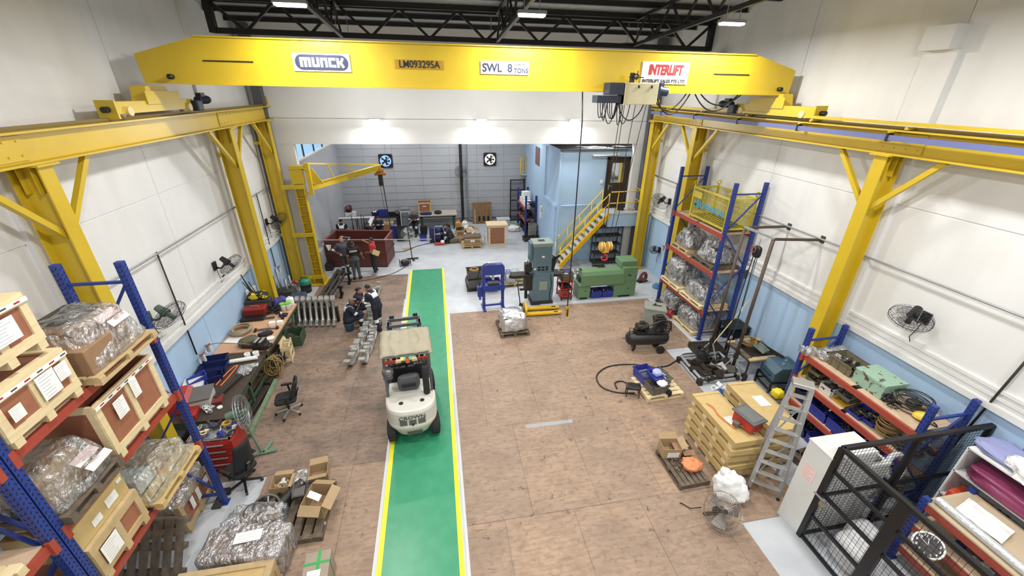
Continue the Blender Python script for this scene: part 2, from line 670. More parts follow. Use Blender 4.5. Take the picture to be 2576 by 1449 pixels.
# far wall over the annex opening
b = B()
b.prism([(-6.45, 5.57), (9.45, 5.44), (9.45, 6.33), (-6.45, 6.46)], YF, YF + .3, 'xz')
b.prism([(-6.45, 6.5), (9.45, 6.37), (9.45, 10.5), (-6.45, 10.5)], YF, YF + .3, 'xz')
b.prism([(-6.45, 6.46), (9.45, 6.33), (9.45, 6.37), (-6.45, 6.5)], YF + .04, YF + .3, 'xz')
wall_far = struct('wall_far', b, wf_m)
obj('pier', B().bx(XL, -5.3, YF + .01, YF + .3, 0, 5.6), wf_m, wall_far)
obj('pier', B().bx(8.62, XR, YF + .01, YF + .3, 0, 5.5), wf_m, wall_far)
obj('corner_post', B().bx(-6.2, -5.9, 17.18, 17.46, 0, 9.4), mat('post_grey', (92, 94, 98), .5, .3), wall_far)
obj('corner_post', B().bx(8.95, 9.25, 17.18, 17.46, 0, 9.4), MC['post_grey'], wall_far)

# ------------------------------------------------------------------ roof
def roofz(y):
    return 9.56 + .06 * (14.6 - y)
b = B()
b.add([(XL, YN, roofz(YN) + .15), (XR, YN, roofz(YN) + .15), (XR, 17.8, roofz(17.8) + .15), (XL, 17.8, roofz(17.8) + .15)], [(0, 1, 2, 3)])
b.add([(XL, YN, roofz(YN) + .34), (XR, YN, roofz(YN) + .34), (XR, 17.8, roofz(17.8) + .34), (XL, 17.8, roofz(17.8) + .34)], [(3, 2, 1, 0)])
ceiling = struct('ceiling', b, roofm)
y = 17.0
while y > -4:
    b = B().box((1.5, y, roofz(y) + .07), (15.84, .06, .14))
    b.box((1.5, y - .04, roofz(y) + .01), (15.84, .1, .02))
    obj('purlin', b, black, ceiling)
    y -= 1.3
def truss(nm, label, p, q, depth, n, chord, web, ends=True, slope=0.):
    """a lattice girder: chords, diagonals and end posts, each a part"""
    p, q = V(p), V(q)
    t = thing(nm, label, 'truss', tuple(p))
    d = q - p
    L = d.length
    e = d.normalized()
    up = V((0, 0, depth))
    def barp(nm2, a, c, w, h):
        obj(nm2, B().bar(a, c, w, h), black, t)
    barp('bottom_chord', V((0, 0, 0)), d, chord, chord)
    barp('top_chord', up, d + up, chord, chord)
    for i in range(n):
        a, m_, c = d * (i / n), d * ((i + .5) / n), d * ((i + 1) / n)
        barp('diagonal', a + (up if ends else V()), m_ + (V() if ends else up), web, web)
        barp('diagonal', m_ + (V() if ends else up), c + (up if ends else V()), web, web)
    if ends:
        barp('end_post', V((0, 0, -.06)), up, chord * 1.3, chord * 1.3)
        barp('end_post', d + V((0, 0, -.06)), d + up, chord * 1.3, chord * 1.3)
    return t
truss('roof_truss', 'black lattice roof girder spanning the hall just above the crane bridge', (-5.85, 14.6, 8.9), (9.36, 14.6, 8.82), .74, 9, .14, .07)
for x, lb in ((-2.45, 'leftmost of the black lattice roof trusses running along the hall'), (2.1, 'middle one of the black lattice roof trusses running along the hall'), (6.6, 'rightmost of the black lattice roof trusses running along the hall')):
    truss('roof_truss', lb, (x, 14.5, 8.86), (x, -3.8, 9.9), .72, 13, .09, .05, ends=False)

# hanging lamps: a slim light bar on two chains, with its own light
lens = mat('lamp_lens', (255, 255, 250), .3, emit=9.)
lampb = mat('lamp_body', (150, 152, 155), .4, .4)
def area(nm, parent, loc, r, sx, sy, w, col=(1, .985, .96), spread=180):
    l = bpy.data.lights.new(nm, 'AREA')
    l.shape, l.size, l.size_y, l.energy, l.color = 'RECTANGLE', sx, sy, w, col
    l.spread = rd(spread)
    o = bpy.data.objects.new(nm, l)
    COL.objects.link(o)
    o.parent, o.location, o.rotation_euler = parent, loc, r
    return o
RW = {14.7: 'the far row', 9.6: 'the near row', 4.5: 'the row above the forklift', -.6: 'the row nearest the viewer'}
for y in (14.7, 9.6, 4.5, -.6):
    for x, s in ((-2.45, 'left'), (2.1, 'middle'), (6.6, 'right')):
        t = thing('hanging_lamp', 'glowing white light bar on chains, %s one of %s' % (s, RW[y]), 'lamp', (x, y, 8.86), 0, 'hanging lamps under the roof')
        obj('lamp_body', B().box((0, 0, .05), (.58, .2, .06)), lampb, t)
        obj('lens', B().box((0, 0, 0), (.54, .18, .05)), lens, t, bev=.02)
        for k in (-.16, .16):
            obj('chain', B().cyl((k, 0, .08), (k, 0, roofz(y) - 8.86), .009, 6), galv, t)
        area('lamp_light', t, (0, 0, -.035), (0, 0, 0), .54, .18, LAMP_W)
for x, s in ((-2.17, 'left'), (1.86, 'middle'), (5.64, 'right')):
    t = thing('flood_lamp', 'bright flood lamp on the far white wall, %s one of three' % s, 'lamp', (x, YF, 6.36), 0, 'flood lamps on the far wall')
    obj('bracket', B().box((0, -.08, .0), (.1, .16, .04)).box((0, -.01, 0), (.16, .02, .14)), lampb, t)
    hd = obj('lamp_body', B().box((0, 0, .03), (.4, .26, .05)), lampb, t, (0, -.26, .0), (rd(-28), 0, 0))
    obj('lens', B().box((0, 0, -.012), (.37, .23, .045)), mat('flood_lens', (255, 255, 250), .3, emit=40.), hd)
    area('lamp_light', t, (0, -.29, -.05), (rd(-28), 0, 0), .36, .22, FLOOD_W)

# ------------------------------------------------------------------ annex behind the opening
b = B().bx(-6.1, 9.7, 25.2, 25.5, 0, 6.4)
wall_back = struct('wall_back', b, annexw)
zs = .25
row = 0
while zs < 5.9:
    for k in range(7):
        x0 = -5.7 + k * 1.62
        pc(wall_back, 'cladding_panel', cladm, (x0 + .81, 25.18, zs + .2), (1.612, .05, .43), (rd(-2.6), 0, 0))
    zs += .42
obj('baseboard', B().bx(-5.7, 5.3, 25.08, 25.2, 0, .18), mat('kerb_grey', (128, 130, 134), .7), wall_back)
wall_annex = struct('wall_annex', B().bx(-5.75, -5.45, YF + .3, 25.3, 0, 4.76), annexw)
wn = struct('window_1', B().bx(-5.68, -5.52, 17.8, 25.2, 4.76, 4.82), white)
obj('window_frame', B().bx(-5.64, -5.56, 17.8, 25.2, 6.1, 6.2), white, wn)
for yy in (17.84, 19.6, 21.3, 22.9, 23.1, 24.6, 25.1):
    obj('mullion', B().bx(-5.63, -5.57, yy - .03, yy + .03, 4.8, 6.1), black if yy < 23 else white, wn)
gl = mat('clear_glass', (240, 246, 250), .02)
gl.node_tree.nodes['Principled BSDF'].inputs['Transmission Weight'].default_value = 1
gl.node_tree.nodes['Principled BSDF'].inputs['Alpha'].default_value = .15
for y0, y1 in ((17.87, 19.57), (19.63, 21.27), (21.33, 22.87), (23.13, 24.57)):
    obj('pane', B().bx(-5.604, -5.596, y0, y1, 4.82, 6.1), gl, wn)
ceil2 = struct('ceiling_annex', B().bx(-6.1, 9.7, YF + .3, 25.5, 6.2, 6.35), annexw)
# what shows through the annex window: a blue metal roof and a red one
t = thing('neighbouring_roof', 'blue metal roof of a neighbouring shed seen through the annex window', 'roof', (-9.6, 31, -.75))
bm = mat('roof_blue', (96, 168, 214), .5)
obj('wall', B().bx(-2.3, 1.8, -5, 5, 0, 4.0), white, t)
for k in range(11):
    pc(t, 'roof_sheet', bm, (-.2, -5 + k * 1.0, 4.3), (4.6, .96, .06), (0, rd(6), 0))
t = thing('red_canopy', 'small red canopy roof seen through the far end of the annex window', 'canopy', (-9.4, 39, -.9))
obj('canopy', B().box((0, 0, 4.9), (3, 3, .12), (0, rd(10), 0)), mat('canopy_red', (196, 66, 60), .6), t)
for xx in (-1.3, 1.3):
    obj('post', B().bx(xx - .05, xx + .05, -1.4, -1.3, 0, 4.9), white, t)

# blue office box in the annex
office = struct('wall_office', B().bx(5.36, XR, 17.82, 25.2, 0, 5.15), skyb)
obj('roof_board', B().bx(5.38, XR, 17.84, 25.2, 5.15, 5.2), blackr, office)
for k in range(5):
    r = random.Random(k)
    x = r.uniform(6, 8.4)
    y = r.uniform(18, 18.8)
    obj('loose_wire', B().tube([(x + .18 * i * r.uniform(.7, 1.3), y + .12 * sin(i * 1.3 + k), 5.215 + .01 * sin(i * 2)) for i in range(8)], .012, 5), white, office, smooth=True)
obj('roof_edge', B().bx(5.34, XR, 17.78, 17.86, 5.12, 5.22), mat('edge_grey', (120, 130, 140), .6), office)
obj('roof_edge', B().bx(5.3, 5.36, 17.8, 25.2, 5.1, 5.2), skyb, office)
obj('downpipe', B().tube([(5.30, 20.1, 5.1), (5.30, 20.1, 2.8), (5.30, 20.1, 0)], .03, 8), skyb, office, smooth=True)
obj('corner_trim', B().bx(5.33, 5.40, 17.78, 17.86, 0, 5.15), skyb, office)
obj('handrail_pipe', B().tube([(5.5, 17.76, 2.75), (7.2, 17.76, 2.75)], .03, 8), skyb, office, smooth=True)
obj('vent_panel', B().bx(5.33, 5.36, 21.6, 22.5, 3.9, 4.8), mat('vent_brown', (112, 86, 82), .6), office)
# folded shutter on the left face
sh = obj('shutter', B().bx(5.31, 5.36, 17.95, 20.2, 0.02, 2.68), skyb, office)
for k in range(11):
    yy = 18.02 + k * .205
    obj('shutter_slat', B().bx(5.27, 5.31, yy, yy + .15, .04, 2.6), skyb, sh)
obj('shutter_rail', B().bx(5.24, 5.36, 17.9, 20.25, 2.62, 2.74), skyb, sh)
obj('meter_box', B().bx(5.26, 5.36, 20.5, 20.8, 1.35, 1.75).bx(5.24, 5.36, 20.52, 20.75, 1.8, 2.0), white, office)
obj('switch_plate', B().bx(5.45, 5.55, 17.77, 17.82, 1.2, 1.34), white, office)
obj('switch_plate', B().bx(7.3, 7.4, 17.77, 17.82, 3.72, 3.86), white, office)
# brown door with a glazed upper half
dr = struct('door_1', B().bx(7.60, 8.52, 17.74, 17.82, 2.60, 3.62), mat('door_brown', (52, 38, 30), .4))
db = MC['door_brown']
for x0, x1, z0, z1 in ((7.60, 7.76, 3.62, 4.78), (8.36, 8.52, 3.62, 4.78), (7.76, 8.36, 4.62, 4.78), (7.76, 8.36, 3.62, 3.74)):
    obj('door_rail', B().bx(x0, x1, 17.74, 17.82, z0, z1), db, dr)
obj('door_frame', B().bx(7.52, 7.60, 17.72, 17.84, 2.58, 4.86).bx(8.52, 8.60, 17.72, 17.84, 2.58, 4.86).bx(7.52, 8.6, 17.72, 17.84, 4.78, 4.88), mat('door_dark', (38, 28, 23), .4), dr)
mir = mat('mirror_pane', (206, 214, 220), .06, .9)
obj('pane', B().bx(7.76, 8.36, 17.77, 17.79, 3.74, 4.62), mir, dr)
obj('handle', B().box((7.68, 17.71, 3.56), (.05, .04, .2)).cyl((7.68, 17.7, 3.6), (7.82, 17.7, 3.6), .012), galv, dr)
# black mesh gate in the corner, yellow rail on the office roof side
def meshpanel(b, o, u, v, nu, nv, r=.004):
    o, u, v = V(o), V(u), V(v)
    for i in range(1, nu):
        a = o + u * (i / nu)
        b.cyl(a, a + v, r, 3, cap=False)
    for j in range(1, nv):
        a = o + v * (j / nv)
        b.cyl(a, a + u, r, 3, cap=False)
    return b
t = thing('mesh_gate', 'black framed wire mesh gate in the far corner by the grey cladding', 'gate', (4.4, 24.9, 0))
b = B()
for z in (.03, .65, 1.3, 1.93, 2.55):
    b.bar((0, 0, z), (.85, 0, z), .05, .05)
    b.bar((.9, .02, z), (.9, .25, z), .05, .05)
for x in (0, .85):
    b.bar((x, 0, 0), (x, 0, 2.58), .06, .06)
b.bar((.9, .25, 0), (.9, .25, 2.5), .06, .06)
obj('gate_frame', b, black, t)
obj('wire_mesh', meshpanel(B(), (0, 0, 0), (.85, 0, 0), (0, 0, 2.55), 14, 40), blackp, t)
t = thing('guard_rail', 'short yellow guard rail beside the blue office wall at the back', 'railing', (4.95, 24.6, 3.0))
b = B()
for z in (0, .45, .9):
    b.bar((0, 0, z), (.38, .4, z), .05)
for k in range(3):
    b.bar((.19 * k, .2 * k, -.05), (.19 * k, .2 * k, .92), .04)
obj('rail', b, yelr, t)
obj('bracket', B().box((.25, .3, -.1), (.35, .55, .06)), skyb, t)

# hidden batten lamps light the annex from its own ceiling
for k, (x, y) in enumerate([(-3, 20), (1, 20), (-3, 23.4), (1, 23.4), (7.2, 18.3), (4.0, 21.8)]):
    t = thing('batten_lamp', 'slim batten lamp under the annex ceiling, %s of six' % ORD[k], 'lamp', (x, y, 6.12), 0, 'batten lamps under the annex ceiling')
    obj('lamp_body', B().box((0, 0, .04), (1.2, .12, .08)), white, t)
    obj('lens', B().box((0, 0, -.01), (1.16, .1, .04)), lens, t)
    area('lamp_light', t, (0, 0, -.04), (0, 0, 0), 1.1, .1, BATTEN_W)
t = thing('tube_lamp', 'unlit white tube lamp above the brown office door', 'lamp', (7.4, 17.7, 4.98))
obj('lamp_body', B().box((0, .06, 0), (1.25, .1, .07)), white, t)
obj('tube', B().cyl((-.58, 0, -.03), (.58, 0, -.03), .022, 8), paper, t, smooth=True)

# landing, stairs and their rails
lw = struct('landing', B().bx(7.5, 9.3, 16.92, 17.8, 1.92, 2.5), skyb)
obj('deck', B().bx(7.5, 9.3, 16.9, 17.8, 2.5, 2.56), conc, lw)
st = thing('staircase', 'steep yellow steel staircase climbing to the blue office door', 'staircase', (5.35, 16.92, 0))
sy = mat('stair_yellow', (236, 190, 20), .45)
for yy in (0., .78):
    b = B().bar((0, yy, .1), (2.15, yy, 2.5), .04, .2).bar((0, yy - .03, .02), (2.15, yy - .03, 2.42), .08, .03).bar((0, yy - .03, .2), (2.15, yy - .03, 2.6), .08, .03)
    obj('stringer', b, sy, st)
for k in range(11):
    f = (k + .7) / 11.3
    pc(st, 'tread', conc, (2.15 * f, .39, .1 + 2.4 * f), (.22, .74, .035))
for yy, nm in ((0., 'near'), (.78, 'far')):
    b = B()
    for h in (.5, .95):
        b.tube([(-.05, yy, .15 + h), (2.1, yy, 2.5 + h)], .022, 8)
    for f in (.0, .25, .5, .75, .98):
        b.cyl((2.15 * f, yy, .12 + 2.4 * f), (2.15 * f - .02, yy, .15 + 2.4 * f + .95), .022, 8)
    obj('handrail', b, yelr, st, smooth=True)
lr = thing('landing_rail', 'yellow pipe rail round the landing in front of the office door', 'railing', (7.5, 16.95, 2.56))
b = B()
for h in (.5, 1.0):
    b.tube([(0, 0, h - .06), (1.45, 0, h - .04), (1.45, .7, h)], .022, 8)
for x, yy in ((.36, 0), (1.45, 0), (1.45, .6)):
    b.cyl((x, yy, -.03), (x, yy, 1.0), .024, 8)
obj('rail', b, yelr, lr, smooth=True)
# ================================================================== OVERHEAD CRANE
def rail_beam(nm, label, x, y0, y1, inner, splices, extra=None):
    t = thing(nm, label, 'beam', (x, y0, 0))
    L = y1 - y0
    obj('bottom_flange', B().bx(-.17, .17, 0, L, 6.43, 6.46), yellow, t)
    obj('top_flange', B().bx(-.17, .17, 0, L, 6.86, 6.89), yellow, t)
    obj('web', B().bx(-.012, .012, 0, L, 6.46, 6.86), yellow, t)
    obj('rail', B().bx(-.03, .03, 0, L, 6.89, 6.95), mat('rail_worn', (124, 106, 56), .5, .3), t)
    for y in splices:
        s = obj('splice_plate', B().bx(min(0, inner * .035), max(0, inner * .035), y - y0 - .42, y - y0 + .42, 6.49, 6.83), yellow, t)
        b = B()
        for i in range(4):
            for z in (6.56, 6.76):
                yy = y - y0 - .33 + .22 * i
                b.cyl((inner * .035, yy, z), (inner * .05, yy, z), .016, 6)
        obj('bolt', b, yellow, s)
    obj('end_stop', B().bx(-.1, .1, L - .12, L, 6.95, 7.2), yellow, t)
    return t
rl = rail_beam('runway_beam', 'long yellow crane runway beam along the left wall', -5.95, -3, 17.6, 1, (7.0, 14.0))
rr = rail_beam('runway_beam', 'long yellow crane runway beam along the right wall', 8.95, -3, 16.9, -1, (6.9, 13.9))
t = thing('busbar', 'blue grey enclosed busbar clipped along the right runway beam', 'busbar', (8.7, -3, 6.72))
obj('housing', B().bx(-.05, .05, 0, 19.6, -.02, .08), mat('busbar_blue', (104, 112, 160), .5), t)
for k in range(9):
    pc(t, 'clip', blackp, (0, 1.2 + 2.2 * k, .04), (.13, .04, .15))
    pc(t, 'bracket', yellow, (.11, 1.25 + 2.2 * k, .12), (.2, .05, .04))
t = thing('guide_rail', 'slim yellow guide rail above the busbar on the right runway', 'rail', (8.76, -3, 6.98))
obj('rail', B().bx(-.03, .03, 0, 19.8, 0, .06), yellow, t)
for k in range(9):
    pc(t, 'bracket', yellow, (.1, 1.0 + 2.2 * k, -.05), (.2, .05, .05))

def column(label, x, y, s, far=True, braces=(1, -1)):
    """H-section column; s = +1 when the hall lies to its right"""
    t = thing('crane_column', label, 'column', (x, y, 0))
    obj('flange', B().bx(.2 * s - .012, .2 * s + .012, -.13, .13, 0, 6.4), yellow, t)
    obj('flange', B().bx(-.2 * s - .012, -.2 * s + .012, -.13, .13, 0, 6.4), yellow, t)
    obj('web', B().bx(-.2, .2, -.008, .008, 0, 6.4), yellow, t)
    obj('cap_plate', B().bx(-.28, .28, -.2, .2, 6.4, 6.43), yellow, t)
    obj('base_plate', B().bx(-.32, .32, -.26, .26, 0.017, .04), yellow, t)
    for k in (-.09, .09):
        obj('stiffener', B().bx(k - .006, k + .006, -.12, .12, 6.0, 6.4), yellow, t)
    obj('wall_bracket', B().bx(min(-.2 * s, -.42 * s), max(-.2 * s, -.42 * s), -.05, .05, 5.62, 5.72), yellow, t)
    for d in braces:
        obj('knee_brace', B().bar((.1 * s, .05 * d, 5.32), (.06 * s, 1.05 * d, 6.42), .09, .09), yellow, t)
    return t
cL = [column('nearest yellow steel column on the left, rising behind the stacked crates', -6.0, 7.43, 1),
      column('middle yellow steel column on the left, standing at the end of the workbench', -6.0, 13.9, 1),
      column('far yellow steel column on the left, beside the jib crane mast', -6.0, 16.95, 1, braces=(-1,))]
cR = [column('nearest yellow steel column on the right, above the open tool shelf', 9.0, 7.08, -1),
      column('middle yellow steel column on the right, behind the tall blue rack', 9.0, 13.62, -1),
      column('far yellow steel column on the right, beside the office stairs', 8.95, 16.55, -1, braces=(-1,))]

# bridge girder with end carriages and signs
br = thing('crane_bridge', 'long yellow crane bridge girder with signs spanning the hall', 'crane', (1.6, 10.62, 0))
br.rotation_euler = (0, .0055, -.0262)
prof = [(-7.44, 7.52), (-7.48, 8.03), (-6.3, 8.36), (6.25, 8.38), (7.45, 8.06), (7.42, 7.52)]
obj('girder', B().prism(prof, -.21, .21, 'xz'), yellow, br)
obj('bottom_flange', B().bx(-7.42, 7.4, -.25, .25, 7.49, 7.52), yellow, br)
obj('top_flange', B().bx(-6.3, 6.25, -.24, .24, 8.36, 8.385), yellow, br)
for x in (-5.75, 5.7):
    obj('cable_slot', B().bx(x - .48, x + .48, -.222, -.208, 7.925, 7.95), darkst, br)
for x in (-6.9, 7.1):
    obj('buffer', B().cyl((x, -.2, 7.63), (x, -.32, 7.63), .05, 12), blackp, br, smooth=True)
navy = mat('sign_navy', (28, 35, 62), .6)
redI = mat('sign_red', (178, 30, 34), .5)
RX = (pi / 2, 0, 0)
def stadium(w, h, n=8):
    r = h / 2
    return [((w / 2 - r) + r * cos(t), r * sin(t)) for t in np.linspace(-pi / 2, pi / 2, n)] + [(-(w / 2 - r) + r * cos(t), r * sin(t)) for t in np.linspace(pi / 2, 3 * pi / 2, n)]
s = obj('sign', B().bx(-.58, .58, -.008, .004, -.17, .17), paper, br, (-3.9, -.222, 7.96))
obj('sign_badge', B().prism(stadium(1.08, .29, 10), -.014, -.008, 'xz'), navy, s)
# squared heavy letters of the badge
def letters(b, word, x, z, h, w, gap, st):
    for ch in word:
        def r(x0, x1, z0, z1):
            b.bx(x + x0 * w, x + x1 * w, -.02, -.014, z + z0 * h, z + z1 * h)
        k = st / w
        q = st / h
        if ch == 'm':
            for f in (0, .5 - k / 2, 1 - k): r(f, f + k, 0, 1)
            r(0, 1, 1 - q, 1)
        if ch == 'u':
            r(0, k, 0, 1); r(1 - k, 1, 0, 1); r(0, 1, 0, q)
        if ch == 'n':
            r(0, k, 0, 1); r(1 - k, 1, 0, 1); r(0, 1, 1 - q, 1)
        if ch == 'c':
            r(0, k, 0, 1); r(0, 1, 0, q); r(0, 1, 1 - q, 1)
        if ch == 'k':
            r(0, k, 0, 1); r(k, .75, .5 - q / 2, .5 + q / 2)
            b.bar((x + .55 * w, -.017, z + .5 * h), (x + .92 * w, -.017, z + h), st, .006, (0, 1, 0))
            b.bar((x + .55 * w, -.017, z + .5 * h), (x + .92 * w, -.017, z), st, .006, (0, 1, 0))
        x += w * (1.35 if False else 1) + gap
    return b
lb = B()
letters(lb, 'm', -.44, -.09, .18, .22, 0, .055)
letters(lb, 'unck', -.195, -.09, .18, .145, .022, .05)
obj('lettering', lb, paper, s)
s = obj('sign', B().bx(-.53, .53, -.004, .002, -.09, .09), mat('patch_ochre', (176, 136, 34), .55), br, (-1.86, -.214, 7.97))
text(s, 'lettering', 'LM093295A', mat('stencil_black', (40, 40, 40), .6), .2, (0, -.008, 0), RX, sx=.9, off=.003)
s = obj('sign', B().bx(-.55, .55, -.008, .002, -.13, .13), paper, br, (.04, -.222, 7.95))
text(s, 'lettering', 'SWL  8', navy, .23, (-.17, -.012, -.01), RX, sx=.98, off=.006)
text(s, 'lettering', 'TONS', navy, .135, (.375, -.012, -.055), RX, sx=.92, off=.004)
text(s, 'lettering', 'H04633', mat('label_black', (40, 42, 46), .6), .075, (.33, -.012, .075), RX, sx=.95, off=.002)
s = obj('sign', B().bx(-.6, .6, -.008, .002, -.235, .235), paper, br, (3.94, -.222, 7.93))
b = B()
for k in range(15):
    b.bx(-.5 + .004 * abs(k - 7), .52 - .004 * abs(k - 7), -.0095, -.008, -.085 + .02 * k, -.081 + .02 * k)
obj('stripe', b, mat('sign_line', (226, 170, 170), .6), s)
text(s, 'lettering', 'INTERLIFT', redI, .29, (0, -.014, .055), RX, sx=.66, shear=.12, off=.011)
text(s, 'lettering', 'INTERLIFT SALES PTE LTD.', mat('sign_black', (36, 38, 42), .6), .098, (0, -.014, -.175), RX, sx=.99, off=.002)
# end carriages ride on the runway rails
motor = mat('motor_navy', (38, 44, 62), .5)
def carriage(x, y, s, label):
    t = thing('end_carriage', label, 'crane carriage', (x, y, 6.95))
    obj('box_beam', B().bx(-.14, .14, -1.45, 1.3, .06, .27), yellow, t)
    obj('end_plate', B().bx(-.16, .16, -1.5, -1.45, -.02, .3), yellow, t)
    obj('pedestal', B().prism([(-.46, .27), (-.38, .54), (.34, .54), (.5, .27)], -.14, .14, 'yz'), yellow, t)
    obj('gusset', B().bx(.15 * s, .17 * s, -.5, .75, .2, .45) if s > 0 else B().bx(-.17, -.15, -.5, .75, .2, .45), yellow, t)
    for yy in (-1.15, 1.05):
        obj('wheel', B().cyl((-.05, yy, .1), (.05, yy, .1), .1, 16).cyl((.13 * s, yy, .1), (.19 * s, yy, .1), .085, 12), mat('cast_cream', (220, 204, 150), .45), t, smooth=False)
    obj('buffer', B().cyl((.02, -1.5, .14), (.02, -1.62, .14), .055, 10), blackp, t)
    obj('gearbox', B().box((.2 * s, 1.35, .12), (.16, .28, .24)), motor, t, bev=.03)
    b = B().cyl((.2 * s, 1.42, .24), (.2 * s, 1.95, .24), .085, 14)
    for k in range(6):
        b.cyl((.2 * s, 1.5 + .07 * k, .24), (.2 * s, 1.52 + .07 * k, .24), .1, 14)
    b.box((.2 * s, 1.62, .35), (.12, .2, .1))
    obj('motor', b, motor, t)
    return t
carriage(-5.9, 10.85, 1, 'yellow crane end carriage with motor on the left runway rail')
carriage(8.9, 10.42, -1, 'yellow crane end carriage with motor on the right runway rail')

# hoist, festoon cables, hook block, pendant
ht = thing('hoist', 'cream and navy rope hoist hanging below the crane bridge', 'hoist', (4.8, 10.02, 7.45))
cream = mat('hoist_cream', (214, 206, 168), .5, var=.2, scale=6)
obj('cover', B().bx(-.41, .42, -.2, .2, -.23, .23), cream, ht, bev=.015)
obj('cover_band', B().bx(-.41, -.32, -.205, .205, -.235, .235), mat('band_cream', (196, 184, 142), .5), ht)
obj('control_box', B().bx(-.78, -.42, -.18, .2, -.03, .23), motor, ht, bev=.01)
obj('trolley_frame', B().bx(-1.02, -.42, -.1, .25, -.2, -.04).bx(-.5, .5, .1, .5, .08, .14), motor, ht)
obj('end_cap', B().bx(.42, .5, -.15, .15, -.1, .22), motor, ht)
obj('hoist_motor', B().cyl((.46, 0, .08), (.74, -.02, .05), .1, 16).cyl((.5, 0, .08), (.56, 0, .07), .115, 16).box((.56, 0, .2), (.14, .1, .08)), mat('motor_blue', (52, 66, 98), .45), ht)
obj('brake_wheel', B().torus((-.12, -.1, .36), .05, .014, 14, 6, rot(90, 0, 0)).box((-.18, 0, .34), (.1, .06, .2)).cyl((-.3, -.1, .35), (.06, -.1, .345), .01, 6).cyl((-.12, -.1, .28), (-.1, -.1, .48), .01, 6), blackp, ht)
for k, x in ((0, .02), (1, .34)):
    obj('latch', B().box((x - .1, -.205, .15), (.04, .02, .06)), blackp, ht)
b = B()
r = random.Random(4)
for k in range(9):
    x0 = -.98 + .07 * k
    w = r.uniform(.1, .3)
    dz = r.uniform(.3, .5)
    b.tube([(x0 + w * i / 10, -.05 + .03 * k % .2, -.2 - dz * sin(pi * i / 10) ** .6) for i in range(11)], .011, 5)
b.tube([(-.45 + .65 * i / 12, .0, -.22 - .36 * sin(pi * i / 12) ** .7) for i in range(13)], .013, 5)
obj('cable', b, blackp, ht, smooth=True)
t = thing('festoon_cable', 'black festoon cables sagging below the right end of the bridge', 'cable', (5.2, 10.25, 7.49))
for x0, x1, d in ((.1, 1.05, .4), (1.25, 2.5, .42), (1.4, 2.6, .28), (.2, 1.15, .5)):
    obj('cable', B().tube([(x0 + (x1 - x0) * i / 14, .05, -d * 4 * (i / 14) * (1 - i / 14)) for i in range(15)], .016, 6), blackp, t, smooth=True)
t = thing('hook_block', 'yellow twin pulley hook block with red hook on wire ropes', 'hook', (4.49, 10.1, 3.55))
HS = .78
t.scale = (HS, HS, HS)
cast = mat('pulley_yellow', (208, 166, 76), .5)
for s in (-1, 1):
    obj('pulley_guard', B().cyl((.06 * s, 0, .08), (.2 * s, 0, .08), .17, 20).cyl((.2 * s, 0, .08), (.23 * s, 0, .08), .12, 20), cast, t)
    obj('stripe', B().torus((.13 * s, 0, .08), .172, .012, 20, 4, rot(0, 90, 0)), blackp, t)
obj('crosshead', B().bx(-.12, .12, -.07, .07, -.14, .02), cast, t)
hk = [(0, 0, -.14), (0, 0, -.22), (.07, 0, -.26), (.12, 0, -.33), (.1, 0, -.42), (.02, 0, -.46), (-.07, 0, -.43), (-.11, 0, -.36), (-.09, 0, -.31)]
obj('hook', B().tube(hk, .032, 8), mat('hook_red', (206, 40, 36), .4), t, smooth=True)
b = B()
for x, xt in ((-.2, -.06), (-.1, .02), (.1, .3), (.2, .58)):
    b.cyl((x, 0, .12), (xt / HS, -.1, 3.68 / HS), .011, 5)
obj('wire_rope', b, darkst, t)
t = thing('pendant_control', 'yellow and black pendant control hanging on a long cable', 'control', (3.52, 10.1, 1.45))
obj('handset', B().bx(-.045, .045, -.04, .04, 0, .34), mat('pendant_yellow', (176, 138, 52), .5), t, bev=.02)
obj('button', B().bx(-.02, .02, -.055, -.04, .05, .1).bx(-.02, .02, -.055, -.04, .12, .17).bx(-.02, .02, -.055, -.04, .2, .25), blackp, t)
obj('cable', B().tube([(0, 0, .34), (.01, 0, 3), (.03, .1, 5.4), (.03, .25, 6.06)], .016, 6), blackp, t, smooth=True)

# ------------------------------------------------------------------ jib crane
j = thing('jib_crane', 'yellow pillar jib crane with swinging arm beside the annex opening', 'crane', (-5.2, 16.95, 0))
obj('base_plate', B().bx(-.62, .3, -.36, .36, .017, .05), yellow, j)
for a in (-.32, .2):
    obj('gusset', B().prism([(a, .05), (a + .02, .05), (a + .02, .4), (a, .4)], -.3, .3, 'xz'), yellow, j)
for x in (-.16, .14):
    obj('mast_flange', B().bx(x, x + .02, -.14, .14, .05, 4.65), yellow, j)
obj('mast_web', B().bx(-.15, .15, .06, .08, .05, 4.65), yellow, j)
for k in range(13):
    pc(j, 'stiffener', yellow, (0, -.02, .35 + .33 * k), (.28, .18, .02))
for z in (.35, 2.2, 4.1):
    obj('strap', B().bx(-.62, .2, -.2, -.15, z - .08, z + .08).cyl((-.28, -.24, z), (-.28, -.15, z), .05, 8), yellow, j)
obj('head', B().bx(-.22, .2, -.16, .16, 4.2, 4.75), yellow, j)
obj('head_cover', B().prism([(-.22, 4.75), (-.2, 4.86), (.2, 4.86), (.34, 4.75)], -.18, .18, 'xz'), yellow, j)
obj('pivot_bracket', B().bx(.15, .45, -.12, .12, 3.78, 3.82).bx(.15, .45, -.12, .12, 4.68, 4.72), yellow, j)
obj('swing_post', B().bx(.32, .46, -.1, .1, 3.8, 4.95), yellow, j)
A, T = V((.42, .05, 4.05)), V((2.58, 3.9, 4.12))
up = V((0, 0, 1))
for dz, w, h in ((-.11, .16, .02), (.11, .16, .02), (0, .02, .22)):
    obj('arm_beam', B().bar(A + up * dz, T + up * dz, w, h), yellow, j)
